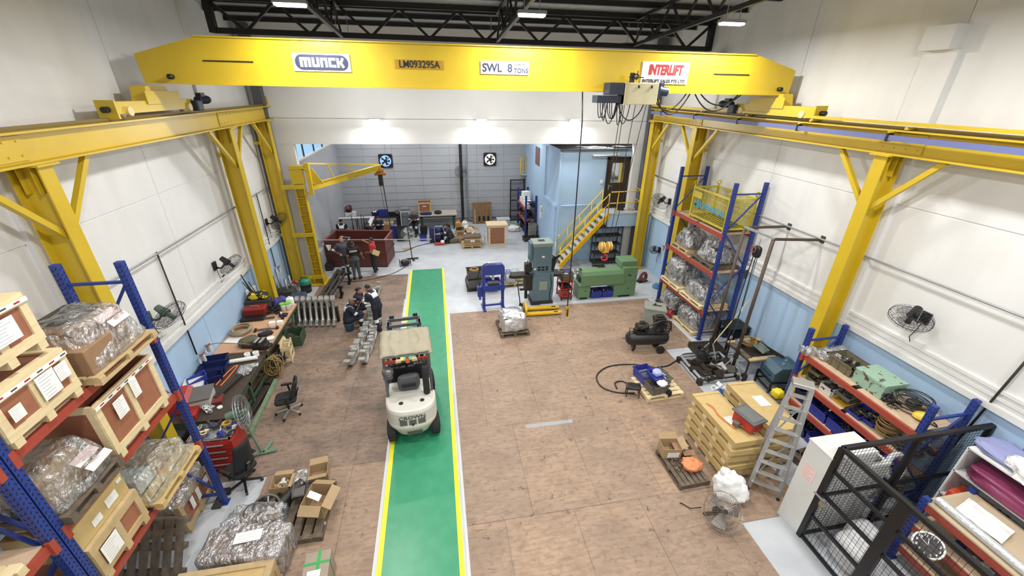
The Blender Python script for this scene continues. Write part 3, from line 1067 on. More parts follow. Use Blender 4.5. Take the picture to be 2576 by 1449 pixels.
obj('arm_gusset', B().prism([(.3, 4.1), (.5, 4.75), (.85, 4.15)], .1, .13, 'xz'), yellow, j)
obj('tie_rod', B().bar((.42, .05, 4.92), T + V((-.05, -.05, .12)), .05, .05), yelr, j)
for f in (.28, .55):
    a = A + (T - A) * f
    obj('tie_strut', B().bar(a + up * .1, V((.42, .05, 4.92)) + (T + V((0, 0, .1)) - V((.42, .05, 4.92))) * (f - .06), .04), yelr, j)
t = thing('chain_hoist', 'orange brown electric chain hoist hanging from the jib arm tip', 'hoist', (-2.68, 20.72, 3.95))
obj('trolley', B().bx(-.16, .16, -.1, .1, -.02, .1).cyl((-.12, -.12, .08), (-.12, .12, .08), .05, 10).cyl((.12, -.12, .08), (.12, .12, .08), .05, 10), mat('hoist_brown', (168, 112, 60), .5), t)
obj('body', B().cyl((-.26, 0, -.1), (.26, 0, -.1), .1, 12), MC['hoist_brown'], t)
obj('chain_bag', B().bx(-.1, .1, -.08, .08, -.68, -.2), darkst, t)
obj('chain', B().cyl((.08, 0, -.6), (.16, .1, -2.75), .022, 6).cyl((-.06, 0, -.6), (.02, .1, -2.6), .01, 5), darkst, t)

# ------------------------------------------------------------------ conduits and small fittings on the walls
def pipe(label, pts, r, m, nm='conduit', cat='pipe'):
    return one(nm, label, cat, B().tube(pts, r, 8), m, smooth=True)
pipe('long thin steel conduit high on the right wall', [(9.3, -3, 4.25), (9.3, 17.1, 4.25)], .022, galv)
pipe('long thin steel conduit high on the left wall', [(-6.3, -3, 4.1), (-6.3, 17.1, 4.1)], .022, galv)
pipe('vertical air pipe on the left wall near the workbench front', [(-6.38, 9.95, 4.1), (-6.38, 9.95, 1.3)], .018, darkst)
pipe('vertical air pipe on the left wall by the jib crane', [(-6.38, 15.9, 4.1), (-6.38, 15.9, 1.25)], .018, darkst)
pipe('vertical cable on the right wall beside the far fan', [(9.38, 15.0, 4.25), (9.38, 15.0, 1.6)], .014, blackp, 'wall_cable', 'cable')
pipe('slanting dark conduit on the right wall above the mesh cage', [(9.38, 3.9, 4.3), (9.38, 4.15, 1.2)], .02, darkst)
for x, y, z, w in ((-6.36, 9.95, 1.2, 'workbench front'), (-6.36, 15.9, 1.15, 'jib crane'), (-6.36, 10.3, 1.25, 'blue bins'), (9.38, 15.0, 1.5, 'tall rack')):
    s = 1 if x < 0 else -1
    t = thing('air_valve', 'small brass air valve and filter on the wall by the %s' % w, 'valve', (x, y, z))
    obj('valve_body', B().cyl((.06 * s, 0, -.1), (.06 * s, 0, .12), .035, 10).cyl((.06 * s, -.12, .02), (.06 * s, .12, .02), .016, 8), galv, t)
    obj('bowl', B().cyl((.06 * s, .1, -.18), (.06 * s, .1, .0), .035, 10).cyl((.06 * s, -.1, -.12), (.06 * s, -.1, .02), .022, 10), white, t)
    obj('lever', B().box((.11 * s, 0, .1), (.02, .16, .02)), redp, t)
for y, z, w in ((9.2, 2.45, 'nearest left fan'), (12.3, 2.4, 'middle left fan')):
    one('socket_outlet', 'white wall socket with black plug below the %s' % w, 'socket', B().bx(-6.43, -6.37, y - .09, y + .09, z - .07, z + .07), white)
one('socket_outlet', 'white wall socket below the nearest right fan', 'socket', B().bx(9.37, 9.43, 5.3, 5.5, 2.86, 3.0), white)
t = thing('socket_row', 'three white industrial sockets on the left blue wall above the bench end', 'socket', (-6.36, 13.2, 1.45))
for k in range(3):
    s = obj('socket', B().box((.05, .0 + .22 * k, -.03 * k), (.1, .15, .22)), white, t, bev=.02)
    obj('cap', B().cyl((.09, .22 * k, -.14 - .03 * k), (.12, .22 * k, -.2 - .03 * k), .04, 10), binblue, s)
# ================================================================== GENERIC BUILDERS
def superell(b, c, rx, ry, rz, e=.35, wob=.06, seed=0., nu=40, nv=20, fr=2.4, taper=0., low=-1.):
    """a boxy lump: superellipsoid with noise; taper narrows the top"""
    def sp(x):
        return math.copysign(abs(x) ** e, x)
    P, F = [], []
    for j in range(nv + 1):
        bt = -pi / 2 + pi * j / nv
        for i in range(nu):
            a = 2 * pi * i / nu + pi / 4
            d = V((sp(cos(bt)) * sp(cos(a)), sp(cos(bt)) * sp(sin(a)), sp(sin(bt))))
            k = 1 + wob * nz.noise(d * fr + V((seed * 3.1, seed * 1.7, seed))) + wob * .5 * nz.noise(d * fr * 3 + V((seed, 5, seed)))
            tp = 1 - taper * (d.z + 1) / 2
            z = max(d.z * (k if d.z > 0 else 1), low)
            P.append((c[0] + d.x * rx * k * tp, c[1] + d.y * ry * k * tp, c[2] + z * rz))
    for j in range(nv):
        for i in range(nu):
            F.append((j * nu + i, j * nu + (i + 1) % nu, (j + 1) * nu + (i + 1) % nu, (j + 1) * nu + i))
    return b.add(P, F)

def pallet_parts(t, L, W, m, n=7, z=0., x=0., y=0., solid=False):
    """deck boards along x, three bearers along y, three bottom boards"""
    for k in range(n):
        pc(t, 'plank', m, (x, y - W / 2 + W / n * (k + .5), z + .121), (L, W / n * (.97 if solid else .78), .02))
    for k in (-1, 0, 1):
        pc(t, 'bearer', m, (x + k * (L / 2 - .05), y, z + .066), (.09, W, .09))
        pc(t, 'bottom_board', m, (x, y + k * (W / 2 - .05), z + .011), (L, .1, .02))
    return z + .131

def pallet(label, loc, rz, L, W, m, n=7, group=None):
    t = thing('pallet', label, 'pallet', loc, rz, group)
    pallet_parts(t, L, W, m, n)
    return t

inkl = mat('print_grey', (150, 152, 156), .7)
def sheet(parent, nm, m, c, w, h, r, lines=0):
    """a sheet of paper with printed lines; lies in its local xz plane facing -y"""
    s = obj(nm, B().bx(-w / 2, w / 2, -.002, .002, -h / 2, h / 2), m, parent, c, r)
    if lines:
        b = B()
        q = random.Random(lines + int(c[1] * 100))
        for k in range(lines):
            z = h * (.4 - .8 * k / max(lines - 1, 1))
            b.bx(-w * .4, w * (.4 - q.uniform(0, .4)), -.0035, -.002, z - h * .007, z + h * .007)
        obj('print', b, inkl, s, kind='stuff')
    return s

def crate(label, loc, rz, L, W, H, open_top=False, mids=1, panel=None, frame=None, sheets=(), group=None, strip=False, feet=True):
    """battened shipping crate, long side L along x; the labelled side faces -y"""
    panel, frame = panel or plypanel, frame or pine
    t = thing('crate', label, 'crate', loc, rz, group)
    z0 = .1 if feet else .0
    if feet:
        for k in (-.42, 0, .42):
            pc(t, 'skid', frame, (k * L, 0, .05), (.1, W, .1))
    for s in (-1, 1):
        obj('side_panel', B().box((0, s * (W / 2 - .03), z0 + H / 2), (L - .04, .02, H)), panel, t)
        obj('end_panel', B().box((s * (L / 2 - .03), 0, z0 + H / 2), (.02, W - .04, H)), panel, t)
        for zz in (.05, H - .05):
            pc(t, 'batten', frame, (0, s * (W / 2 - .01), z0 + zz), (L, .025, .1))
            pc(t, 'batten', frame, (s * (L / 2 - .01), 0, z0 + zz), (.025, W - .03, .1))
        for k in range(mids + 2):
            xx = -L / 2 + .05 + (L - .1) * k / (mids + 1)
            pc(t, 'batten', frame, (xx, s * (W / 2 - .01), z0 + H / 2), (.09, .024, H - .2))
        for k in (-1, 1):
            pc(t, 'batten', frame, (s * (L / 2 - .01), k * (W / 2 - .06), z0 + H / 2), (.024, .09, H - .2))
    obj('bottom', B().box((0, 0, z0 + .02), (L - .05, W - .05, .03)), panel, t)
    if not open_top:
        obj('lid', B().box((0, 0, z0 + H - .01), (L - .03, W - .03, .02)), panel, t)
        for k in (-1, 1):
            pc(t, 'batten', frame, (k * (L / 2 - .05), 0, z0 + H + .012), (.1, W, .024))
            pc(t, 'batten', frame, (0, k * (W / 2 - .05), z0 + H + .012), (L - .2, .1, .024))
    if strip:
        st = obj('printed_tape', B().bx(-L / 2, L / 2, -W / 2 - .026, -W / 2 - .022, z0 + H - .075, z0 + H - .025), paper, t)
        b1 = B()
        for k in range(int(L / .16)):
            x = -L / 2 + .08 + .16 * k
            b1.mi = k % 2
            b1.bx(x, x + .07, -W / 2 - .028, -W / 2 - .026, z0 + H - .058, z0 + H - .04)
        obj('print', b1, [redI, ink], st, kind='stuff')
    for (x, z, w, h) in sheets:
        sheet(t, 'label_sheet', paper, (x, -W / 2 - .03, z0 + z), w, h, (0, 0, 0), 7)
    return t

def wrapped(label, loc, rz, L, W, H, cartons, seed, pm=None, fm=None, lump=.05, e=.3, taper=.12, labels=(), cat='wrapped pallet', pn=6, group=None):
    """palletised load of cartons under crinkled film"""
    t = thing('wrapped_pallet', label, cat, loc, rz, group)
    z = pallet_parts(t, L, W, pm or pine2, pn)
    for (c, d, m) in cartons:
        obj('carton', B().box((c[0], c[1], z + c[2]), d), m, t, bev=.012)
    b = superell(B(), (0, 0, z + H / 2 - .01), L * .485, W * .485, H / 2 + .015, e, lump, seed, taper=taper)
    obj('plastic_wrap', b, fm or wrapfilm, t, smooth=True)
    for (x, y, zz, w, h, rx, rzz, m) in labels:
        sheet(t, 'label_sheet', m, (x, y, z + zz), w, h, (rd(rx), 0, rd(rzz)), 3)
    return t

def tote(label, loc, L, W, H, m, rz=0., group=None, nm='storage_bin', cat='bin', scoop=False):
    """open plastic bin with thick walls, a rim and ribs; scoop = low front at -x"""
    b = B()
    w = .018
    k = .93
    def ring(s, z):
        return [(-L / 2 * s, -W / 2 * s, z), (L / 2 * s, -W / 2 * s, z), (L / 2 * s, W / 2 * s, z), (-L / 2 * s, W / 2 * s, z)]
    lo = H * .45 if scoop else H
    top = ring(1, H)
    top = [(p[0], p[1], lo if p[0] < 0 and scoop else H) for p in top]
    P = ring(k, 0) + top + [(p[0] - math.copysign(w, p[0]), p[1] - math.copysign(w, p[1]), p[2]) for p in top] + [(p[0] - math.copysign(w, p[0]), p[1] - math.copysign(w, p[1]), .02) for p in ring(k, 0)]
    F = [(3, 2, 1, 0), (12, 13, 14, 15)]
    for i in range(4):
        q = (i + 1) % 4
        for a in (0, 4, 8):
            F.append((a + i, a + q, a + 4 + q, a + 4 + i))
    b.add(P, F)
    if not scoop:
        for s in (-1, 1):
            b.box((0, s * W / 2, H - .015), (L + .03, .03, .03))
            b.box((s * L / 2, 0, H - .015), (.03, W + .03, .03))
        for q in (-.3, 0, .3):
            for s in (-1, 1):
                b.box((q * L, s * W * .487, H * .45), (.025, .02, H * .8))
    return one(nm, label, cat, b, m, loc, rz, group)

def heap(label, loc, sx, sy, h, mats, n, seed, rz=0., cat='parts', nm='loose_parts', s0=.03, s1=.12):
    """an uncountable jumble of small parts"""
    q = random.Random(seed)
    b = B()
    for k in range(n):
        b.mi = q.randrange(len(mats))
        x, y = q.uniform(-sx, sx) / 2, q.uniform(-sy, sy) / 2
        z = h * q.uniform(.1, .9) * (1 - .5 * (abs(2 * x / sx) + abs(2 * y / sy)) / 2)
        s = q.uniform(s0, s1)
        r = (q.uniform(-.6, .6), q.uniform(-.6, .6), q.uniform(0, 3))
        ty = q.random()
        if ty < .4:
            b.box((x, y, z), (s, s * q.uniform(.3, .9), s * q.uniform(.3, .7)), r)
        elif ty < .75:
            e = Euler(r).to_matrix() @ V((s * .7, 0, 0))
            b.cyl(V((x, y, z)) - e, V((x, y, z)) + e, s * .22, 8)
        else:
            b.torus((x, y, z), s * .5, s * .14, 12, 5, Euler(r).to_matrix())
    return one(nm, label, cat, b, mats, loc, rz, kind='stuff')

def carton_open(label, loc, L, W, H, m, rz=0., flaps=(1, 1, 1, 1), ang=35):
    t = thing('cardboard_box', label, 'box', loc, rz)
    b = B()
    w = .008
    for s in (-1, 1):
        b.box((0, s * (W / 2), H / 2), (L, w, H))
        b.box((s * (L / 2), 0, H / 2), (w, W, H))
    b.box((0, 0, .006), (L, W, .01))
    obj('box_body', b, m, t)
    a = rd(ang)
    for i, (on, dx, dy) in enumerate(zip(flaps, (1, -1, 0, 0), (0, 0, 1, -1))):
        if on:
            ln = W * .45
            if dx:
                obj('flap', B().box((dx * ln / 2, 0, 0), (ln, W, .007)), m, t, (dx * L / 2, 0, H), (0, dx * a, 0))
            else:
                obj('flap', B().box((0, dy * ln / 2, 0), (L, ln, .007)), m, t, (0, dy * W / 2, H), (-dy * a, 0, 0))
    return t

def tube_path(label, nm, cat, pts, r, m, n=7):
    """smooth hose through control points (Catmull-Rom)"""
    P = [V(p) for p in pts]
    out = []
    for i in range(len(P) - 1):
        a, b_, c, d = P[max(i - 1, 0)], P[i], P[i + 1], P[min(i + 2, len(P) - 1)]
        for k in range(6):
            t = k / 6
            out.append(.5 * ((2 * b_) + (c - a) * t + (2 * a - 5 * b_ + 4 * c - d) * t * t + (3 * b_ - a - 3 * c + d) * t ** 3))
    out.append(P[-1])
    return one(nm, label, cat, B().tube(out, r, n), m, smooth=True)

def coil(b, c, R, r, turns, seed, flat=.2, X=None):
    q = random.Random(seed)
    for k in range(turns):
        o = V((q.uniform(-1, 1) * R * .12, q.uniform(-1, 1) * R * .12, (k + .5) * r * 1.2 * flat * 3))
        m = rot(q.uniform(-6, 6), q.uniform(-6, 6))
        if X is not None:
            o, m = X @ o, X @ m
        b.torus(V(c) + o, R * q.uniform(.82, 1.05), r, 22, 6, m)
    return b

def fan_head(t, R, X, loc, wire, dark, blade, nw=28):
    """guard, hub, blades and motor; X turns local z into the blowing direction"""
    g = B()
    L = V(loc)
    D = R * .3
    for rr, z in ((R, 0), (R * .98, D * .5), (R * .72, D * .82), (R * .42, D), (R * .98, -D * .5), (R * .7, -D * .75)):
        g.torus(L + X @ V((0, 0, z)), rr, .006 if rr == R else .003, 30, 4, X)
    for k in range(nw):
        a = 2 * pi * k / nw
        for s in (1, -1):
            pts = [(R * .12, D * 1.03 * s), (R * .42, D * s), (R * .72, D * .82 * s), (R * .98, D * .5 * s), (R, 0)]
            g.tube([L + X @ V((p * cos(a), p * sin(a), z)) for p, z in pts], .0028, 3)
    obj('guard', g, wire, t)
    obj('hub', B().cyl(L + X @ V((0, 0, -.06)), L + X @ V((0, 0, D * 1.06)), R * .13, 14), dark, t)
    for k in range(3):
        a = 2 * pi * k / 3
        def fn(u, v, a=a):
            rad = R * (.12 + .76 * u)
            th = a + (v - .5) * (.95 - .25 * u)
            return L + X @ V((rad * cos(th), rad * sin(th), (v - .5) * .12 * R / .33))
        obj('blade', B().grid(fn, 5, 4), blade, t, smooth=True)
    obj('motor', B().cyl(L + X @ V((0, 0, -D * .6)), L + X @ V((0, 0, -D - .2)), R * .27, 16, R * .2), dark, t, smooth=False)

def aim(d):
    return V(d).to_track_quat('Z', 'Y').to_matrix()

wire = mat('guard_wire', (52, 52, 54), .4, .5)
wiresil = mat('guard_wire_silver', (176, 178, 180), .3, .8)
bladeg = film('fan_blade', (96, 98, 102), .4, .45, 2.)
def wall_fan(label, wx, s, y, z, d, R=.33, dark=None, hx=.45):
    """wall fan: plate on the wall at wx, bent arm, head"""
    t = thing('wall_fan', label, 'fan', (wx, y, z))
    dark = dark or blackp
    obj('wall_plate', B().bx(min(0, .05 * s), max(0, .05 * s), -.08, .08, -.12, .12), dark, t)
    X = aim(d)
    hp = V((hx * s, 0, .02))
    mo = hp - V(d).normalized() * (R * .3 + .12)
    obj('arm', B().tube([(.03 * s, 0, -.05), (.18 * s, 0, -.08), (.28 * s, 0, .0), tuple(mo)], .025, 8), dark, t, smooth=True)
    fan_head(t, R, X, hp, wire, dark, bladeg)
    obj('cord', B().tube([(.05 * s, 0, -.1), (.04 * s, .04, -.3), (.03 * s, .1, -.5), (.03 * s, .03, -.62)], .008, 5), blackp, t, smooth=True)
    return t
wall_fan('black wall fan on the left wall, the one nearest the crates, with green motor', -6.43, 1, 8.98, 2.95, (.75, -.25, -.55), .36, mat('motor_green', (74, 92, 78), .5))
wall_fan('black wall fan on the left wall above the workbench', -6.43, 1, 12.03, 2.9, (.7, -.2, -.55), .34)
wall_fan('black wall fan on the left wall beside the jib crane', -6.43, 1, 16.2, 2.95, (.75, -.3, -.45), .36)
wall_fan('large black wall fan on the right wall above the open tool shelf', 9.43, -1, 5.5, 3.5, (-.72, -.3, -.5), .35, hx=.4)
wall_fan('black wall fan on the right wall near the far column', 9.43, -1, 15.35, 3.42, (-.75, -.45, -.35), .36)
wall_fan('small black wall fan low on the blue wall near the lathe', 9.43, -1, 15.45, 1.25, (-.5, -.75, -.2), .2, hx=.28)
# annex fans: two square exhaust fans and one on the black post
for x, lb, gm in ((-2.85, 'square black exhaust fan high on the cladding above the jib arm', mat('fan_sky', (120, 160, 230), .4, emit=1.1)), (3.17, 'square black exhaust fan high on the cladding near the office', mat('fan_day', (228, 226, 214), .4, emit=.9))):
    t = thing('exhaust_fan', lb, 'fan', (x, 25.1, 3.76))
    b = B()
    b.prism([(.38, .33), (.33, .38), (-.33, .38), (-.38, .33), (-.38, -.33), (-.33, -.38), (.33, -.38), (.38, -.33)], -.02, .06, 'xz')
    obj('housing', b, blackp, t)
    obj('daylight_disc', B().cyl((0, -.03, 0), (0, -.02, 0), .31, 28), gm, t)  # solid glowing disc stands in for daylight seen through the fan
    b = B()
    for k in range(4):
        a = pi / 4 + k * pi / 2
        b.bar((.05 * cos(a), -.07, .05 * sin(a)), (.36 * cos(a), -.05, .36 * sin(a)), .04, .03)
    obj('bracket_arm', b, blackp, t)
    b = B()
    for k in range(5):
        a = 2 * pi * k / 5
        b.add([(.04 * cos(a), -.045, .04 * sin(a)), (.24 * cos(a - .3), -.05, .24 * sin(a - .3)), (.26 * cos(a + .25), -.04, .26 * sin(a + .25))], [(0, 1, 2)])
    obj('blade', b, blackp, t)
    obj('hub', B().cyl((0, -.1, 0), (0, -.03, 0), .1, 14), blackp, t)
    obj('cable', B().cyl((.02, -.02, .38), (.02, -.02, 2.4), .008, 5), galv, t)
t = thing('post_fan', 'round wire fan clamped to the tall black post in the annex', 'fan', (1.42, 24.9, 3.05))
fan_head(t, .36, aim((-.15, -1, -.1)), (-.02, -.22, .1), wire, blackp, bladeg)
obj('clamp', B().box((0, -.08, -.05), (.1, .16, .1)), blackp, t)
obj('control_box', B().box((0, -.1, -.42), (.18, .1, .26)).box((0, -.16, -.4), (.1, .02, .14)), blackp, t)
one('steel_post', 'tall square black post standing against the annex cladding', 'post', B().bx(-.08, .08, -.08, .08, 0, 6.2).bx(-.14, .14, -.12, .12, 0, .03), black, (1.42, 24.98, 0))
tube_path('grey drain pipe running down the cladding and along the floor', 'drain_pipe', 'pipe', [(1.6, 25.1, 6.1), (1.75, 25.08, 5.2), (1.75, 25.08, 1.2), (1.76, 25.05, .35), (2.1, 24.95, .12), (2.9, 24.85, .1), (4.4, 24.85, .1)], .05, galv)

def upright(t, x, y, H, m, faces, sp=.1):
    """perforated channel post: web and two lips, with dark slots joined into one part"""
    b = B().bx(x - .045, x + .045, y - .012, y + .012, 0, H)
    u = obj('upright', B().bx(x - .05, x + .05, y - .045, y + .045, .01, H), m, t)
    obj('foot_plate', B().bx(x - .08, x + .08, y - .08, y + .08, 0.002, .012), m, t)
    hb = B()
    z = .1
    k = 0
    while z < H - .05:
        for (ax, sg) in faces:
            for o in (-.022, .022):
                zz = z + (.02 if o > 0 else 0)
                s = .5 if o > 0 else -.5
                if ax == 'x':
                    hb.box((x + sg * .0505, y + o, zz), (.002, .012, .034), (s, 0, 0))
                else:
                    hb.box((x + o, y + sg * .0455, zz), (.012, .002, .034), (0, s, 0))
        z += sp
        k += 1
    h = obj('perforation', hb, hole, u)
    h['kind'] = 'stuff'
    return u

def rack(label, x0, x1, y0, y1, H, levels, sgn, bm=None, ends=(1, 1), deck=True, nb=4, holes=True):
    """pallet rack along y; front at x1 when sgn=+1 (faces +x), else at x0"""
    t = thing('pallet_rack', label, 'rack', ((x0 + x1) / 2, y0, 0))
    X0, X1, L = x0 - (x0 + x1) / 2, x1 - (x0 + x1) / 2, y1 - y0
    fr = X1 if sgn > 0 else X0
    for e, y in zip(ends, (0, L)):
        if not e:
            continue
        for x in (X0, X1):
            upright(t, x, y, H, blueR, [('x', sgn), ('y', -1)], .075 if sgn > 0 else .1)
        q = (H - .6) / nb
        for k in range(nb):
            za = .3 + q * k
            a, c = (X0, X1) if k % 2 else (X1, X0)
            obj('brace', B().bar((a, y, za), (c, y, za + q), .04, .03), blueR, t)
        for z in (.25, H - .32):
            obj('brace', B().bar((X0, y, z), (X1, y, z), .045, .04), blueR, t)
    for z in levels:
        for x in (X0, X1):
            s = 1 if x > 0 else -1
            bmn = obj('beam', B().bx(x - .022, x + .022, .05, L - .05, z - .12, z), bm or redR, t)
            for y in (.05, L - .05):
                obj('end_plate', B().bx(min(x, x + s * .055), max(x, x + s * .055), y - .02 if y > 1 else y - .05, y + .05 if y > 1 else y + .02, z - .17, z + .04), bm or redR, bmn)
        if deck:
            for k in range(2):
                pc(t, 'deck_board', deckply, (0, L * (.25 + .5 * k), z + .01), (X1 - X0 - .05, L / 2 - .12, .018))
    return t
# ================================================================== LEFT SIDE
rack('blue pallet rack with red beams at the left, stacked with crates', -5.42, -4.62, 3.9, 6.39, 5.2, (4.0, 2.82, 1.67), 1)
rack('second blue pallet rack bay at the lower left corner of the view', -5.42, -4.62, 1.3, 3.79, 5.2, (4.0, 2.82, 1.67), 1)
cx_ = -4.97
crate('upper brown shipping crate with paper sheets on the left rack top level', (cx_, 4.41, 4.78), 90, .88, .84, .56, strip=True, sheets=((.05, .3, .3, .26), (-.25, .2, .2, .3)))
crate('lower brown shipping crate with paper sheets on the left rack top level', (cx_, 4.455, 4.02), 90, .97, .84, .54, strip=True, sheets=((.12, .3, .24, .3), (.33, .33, .16, .2), (-.3, .26, .14, .16)))
crate('open topped brown shipping crate on the left rack middle level', (cx_, 5.5, 2.84), 90, 1.2, .84, .84, True, strip=True, sheets=((-.26, .55, .2, .28), (.08, .62, .14, .3)))
wrapped('wrapped brown cartons on a pallet on the left rack top level', (-4.88, 5.62, 4.02), 90, 1.2, .95, .62,
        [((.15, .1, .25), (.75, .6, .48), card2), ((-.3, -.1, .18), (.5, .6, .36), card2), ((.2, .2, .5), (.5, .4, .14), bindark)], 1.3, lump=.1, taper=.3,
        labels=[(.12, -.30, .52, .34, .1, -35, 0, pinkp), (.2, -.37, .42, .34, .1, -35, 0, pinkp)])
wrapped('wrapped cartons with pink labels on the left rack middle level', (-4.92, 4.4, 2.84), 90, .9, .9, .6,
        [((-.05, .05, .22), (.6, .55, .44), card), ((.1, .1, .5), (.42, .4, .12), card2), ((-.3, .2, .08), (.2, .4, .14), greenm)], 4.1, oldwood, lump=.12, taper=.3,
        labels=[(.16, -.33, .34, .32, .12, -50, 0, pinkp), (.2, -.42, .22, .34, .1, -50, 0, pinkp)])
crate('low brown crate with a paper sheet on the left rack bottom level', (cx_, 4.42, 1.69), 90, .9, .84, .5, frame=pine2, sheets=((-.22, .26, .28, .3),))
t = thing('plywood_box', 'yellow plywood box with white labels on top of the low crate', 'box', (cx_ - .02, 4.42, 2.32))
obj('box_body', B().bx(-.36, .38, -.44, .44, 0, .34), crateply, t, bev=.01)
for y, z, w in ((.16, .17, .2), (-.12, .14, .15), (.36, .28, .08)):
    sheet(t, 'label_sheet', paper, (.385, y, z), w, w * .7, (0, 0, pi / 2), 4)
wrapped('clear wrapped glass jars on a slatted pallet on the left rack bottom level', (-4.9, 5.55, 1.69), 90, 1.15, .95, .42,
        [((.2, .1, .18), (.5, .45, .34), card), ((-.2, .1, .14), (.34, .4, .26), mat('pale_plastic', (206, 214, 210), .4))], 7.7, crateply, film('clear_bag', (226, 234, 234), .12, .42, 5., .2, .4), lump=.14, taper=.25, pn=5)
# nearer bay: its deck shows a pallet corner
pallet('pale wooden pallet on the red beam at the lower left corner', (-5.0, 2.9, 2.84), 90, 1.1, .9, pine, 6)
tote('navy bin on the deck of the lower left rack bay', (-5.0, 3.3, 1.7), .6, .45, .3, binnavy, 90)
# floor below the rack
crate('wrapped brown crate standing on the floor under the left rack', (-5.38, 6.28, 0), 90, 1.0, .88, .6, frame=pine2, sheets=((-.2, .38, .1, .26), (.0, .38, .1, .26), (.28, .4, .14, .16)))
b = superell(B(), (0, 0, .0), .46, .52, .12, .35, .08, 3.3)
one('plastic_film', 'crinkled clear film over the top of the floor crate', 'film', b, wrapfilm2, (-5.38, 6.28, .71), 0, smooth=True)
t = thing('leaning_pallet', 'weathered grey pallet standing on edge against the floor crate', 'pallet', (-5.2, 5.32, .42), 0)
t.rotation_euler = (rd(58), 0, rd(-8))
for k in range(6):
    pc(t, 'plank', oldwood, (-.47 + .19 * k, 0, .05), (.13, .95, .022))
for y in (-.42, 0, .42):
    pc(t, 'bearer', oldwood, (0, y, -.02), (1.1, .09, .11))
t = thing('strapping', 'loop of black strapping lying on the left rack beam edge', 'strap', (-4.62, 5.05, 1.73))
obj('loop', coil(B(), (0, 0, 0), .09, .012, 4, 3), blackp, t, smooth=True)

# red tool cabinet and its clutter
t = thing('tool_cabinet', 'red steel tool cabinet at the end of the workbench', 'cabinet', (-5.04, 7.43, 0.02), 0)
obj('cabinet_body', B().bx(-.46, .46, -.28, .28, .08, .86), redp, t, bev=.015)
for k in range(4):
    d = obj('drawer', B().bx(-.42, .42, -.3, -.28, .12 + .18 * k, .28 + .18 * k), redp, t)
    obj('handle', B().bx(-.3, .3, -.325, -.3, .24 + .18 * k, .26 + .18 * k), galv, d)
for x in (-.38, .38):
    for y in (-.2, .2):
        obj('castor', B().cyl((x - .02, y, .04), (x + .02, y, .04), .04, 10), rubber, t)
heap('bottles, tape and small tools heaped on the red tool cabinet', (-5.0, 7.45, .9), .75, .45, .12, [paper, binblue, steel, bindark, pine], 46, 5, cat='tools', s0=.05, s1=.13)
tote('grey parts tray on the red tool cabinet', (-5.02, 7.43, .88), .8, .48, .06, galv, 0, None, 'tray', 'tray')
one('yellow_tape_roll', 'roll of yellow tape on the red tool cabinet', 'tape', B().lathe([(.05, 0), (.09, 0), (.09, .07), (.05, .07), (.05, 0)], 20), mat('tape_yellow', (206, 166, 70), .5), (-4.8, 7.58, .94))
tote('navy divided bin on the floor behind the red cabinet', (-5.95, 6.85, .02), .6, .4, .22, binnavy, 10)

# ------------------------------------------------------------------ workbenches
t = thing('workbench', 'long dark topped green steel workbench along the left wall', 'workbench', (-5.52, 7.9, .017))
bt = mat('bench_dark_top', (70, 58, 50), .5, var=.5, scale=5, col2=(52, 44, 40))
obj('bench_top', B().bx(-.88, .52, 0, 2.65, .79, .83), bt, t)
for y in (.12, 1.35, 2.55):
    for x in (-.8, .46):
        obj('leg', B().bx(x - .04, x + .04, y - .04, y + .04, 0, .79), greenm, t)
obj('apron', B().bx(.46, .5, 0, 2.65, .66, .79).bx(-.88, .5, 0, .04, .66, .79), greenm, t)
obj('shelf_rail', B().bx(.42, .46, .1, 2.6, .2, .26), greenm, t)
t = thing('workbench', 'plywood topped green workbench running on to the yellow column', 'workbench', (-5.5, 10.56, .017))
obj('bench_top', B().bx(-.9, .5, 0, 2.8, .8, .86), mat('bench_ply', (206, 162, 128), .6, var=.4, scale=5, col2=(180, 136, 104)), t)
for y in (.15, 1.45, 2.7):
    for x in (-.8, .42):
        obj('leg', B().bx(x - .04, x + .04, y - .04, y + .04, 0, .8), greenm, t)
obj('apron', B().bx(.44, .48, 0, 2.8, .68, .8), greenm, t)
z = .85
tote('navy open bin on the dark workbench, the one against the wall socket', (-6.12, 10.15, z), .5, .36, .16, binnavy, 10)
tote('larger navy open bin on the dark workbench beside the orange strap', (-6.02, 9.78, z), .62, .42, .17, binnavy, 8)
tote('navy scoop bin on the dark workbench below the blue bins', (-5.88, 9.42, z), .4, .3, .16, binnavy, 30)
tote('bright blue scoop bin lying on the pile at the bench front', (-6.1, 9.2, z + .16), .4, .28, .16, binblue, 35, scoop=True)
tote('second bright blue scoop bin below it on the bench front', (-5.98, 8.98, z), .36, .26, .15, binblue, 35, scoop=True)
t = thing('file_box', 'grey and white file boxes stacked on the bench front', 'box', (-6.12, 9.02, z), 15)
obj('box_body', B().bx(-.2, .2, -.28, .28, 0, .17), mat('box_grey', (176, 176, 172), .6), t, bev=.01)
obj('lid', B().bx(-.21, .21, -.29, .29, .15, .2), white, t)
t = thing('red_toolbox', 'red cantilever tool box on the bench front corner', 'tool box', (-6.12, 8.5, z), 15)
obj('box_body', B().bx(-.2, .2, -.32, .32, 0, .26), redp, t, bev=.015)
obj('lid', B().prism([(-.2, .26), (.2, .26), (.12, .33), (-.12, .33)], -.32, .32, 'xz'), redp, t)
obj('handle', B().tube([(0, -.18, .33), (0, -.15, .39), (0, .15, .39), (0, .18, .33)], .012, 6), galv, t)
t = thing('clear_box', 'clear storage box with a grey lid on the workbench corner', 'box', (-5.74, 8.58, z), 14)
obj('box_body', B().bx(-.2, .2, -.27, .27, 0, .22), mat('dull_clear', (188, 190, 184), .3), t, bev=.01)
obj('lid', B().bx(-.22, .22, -.29, .29, .22, .26), bingrey, t, bev=.01)
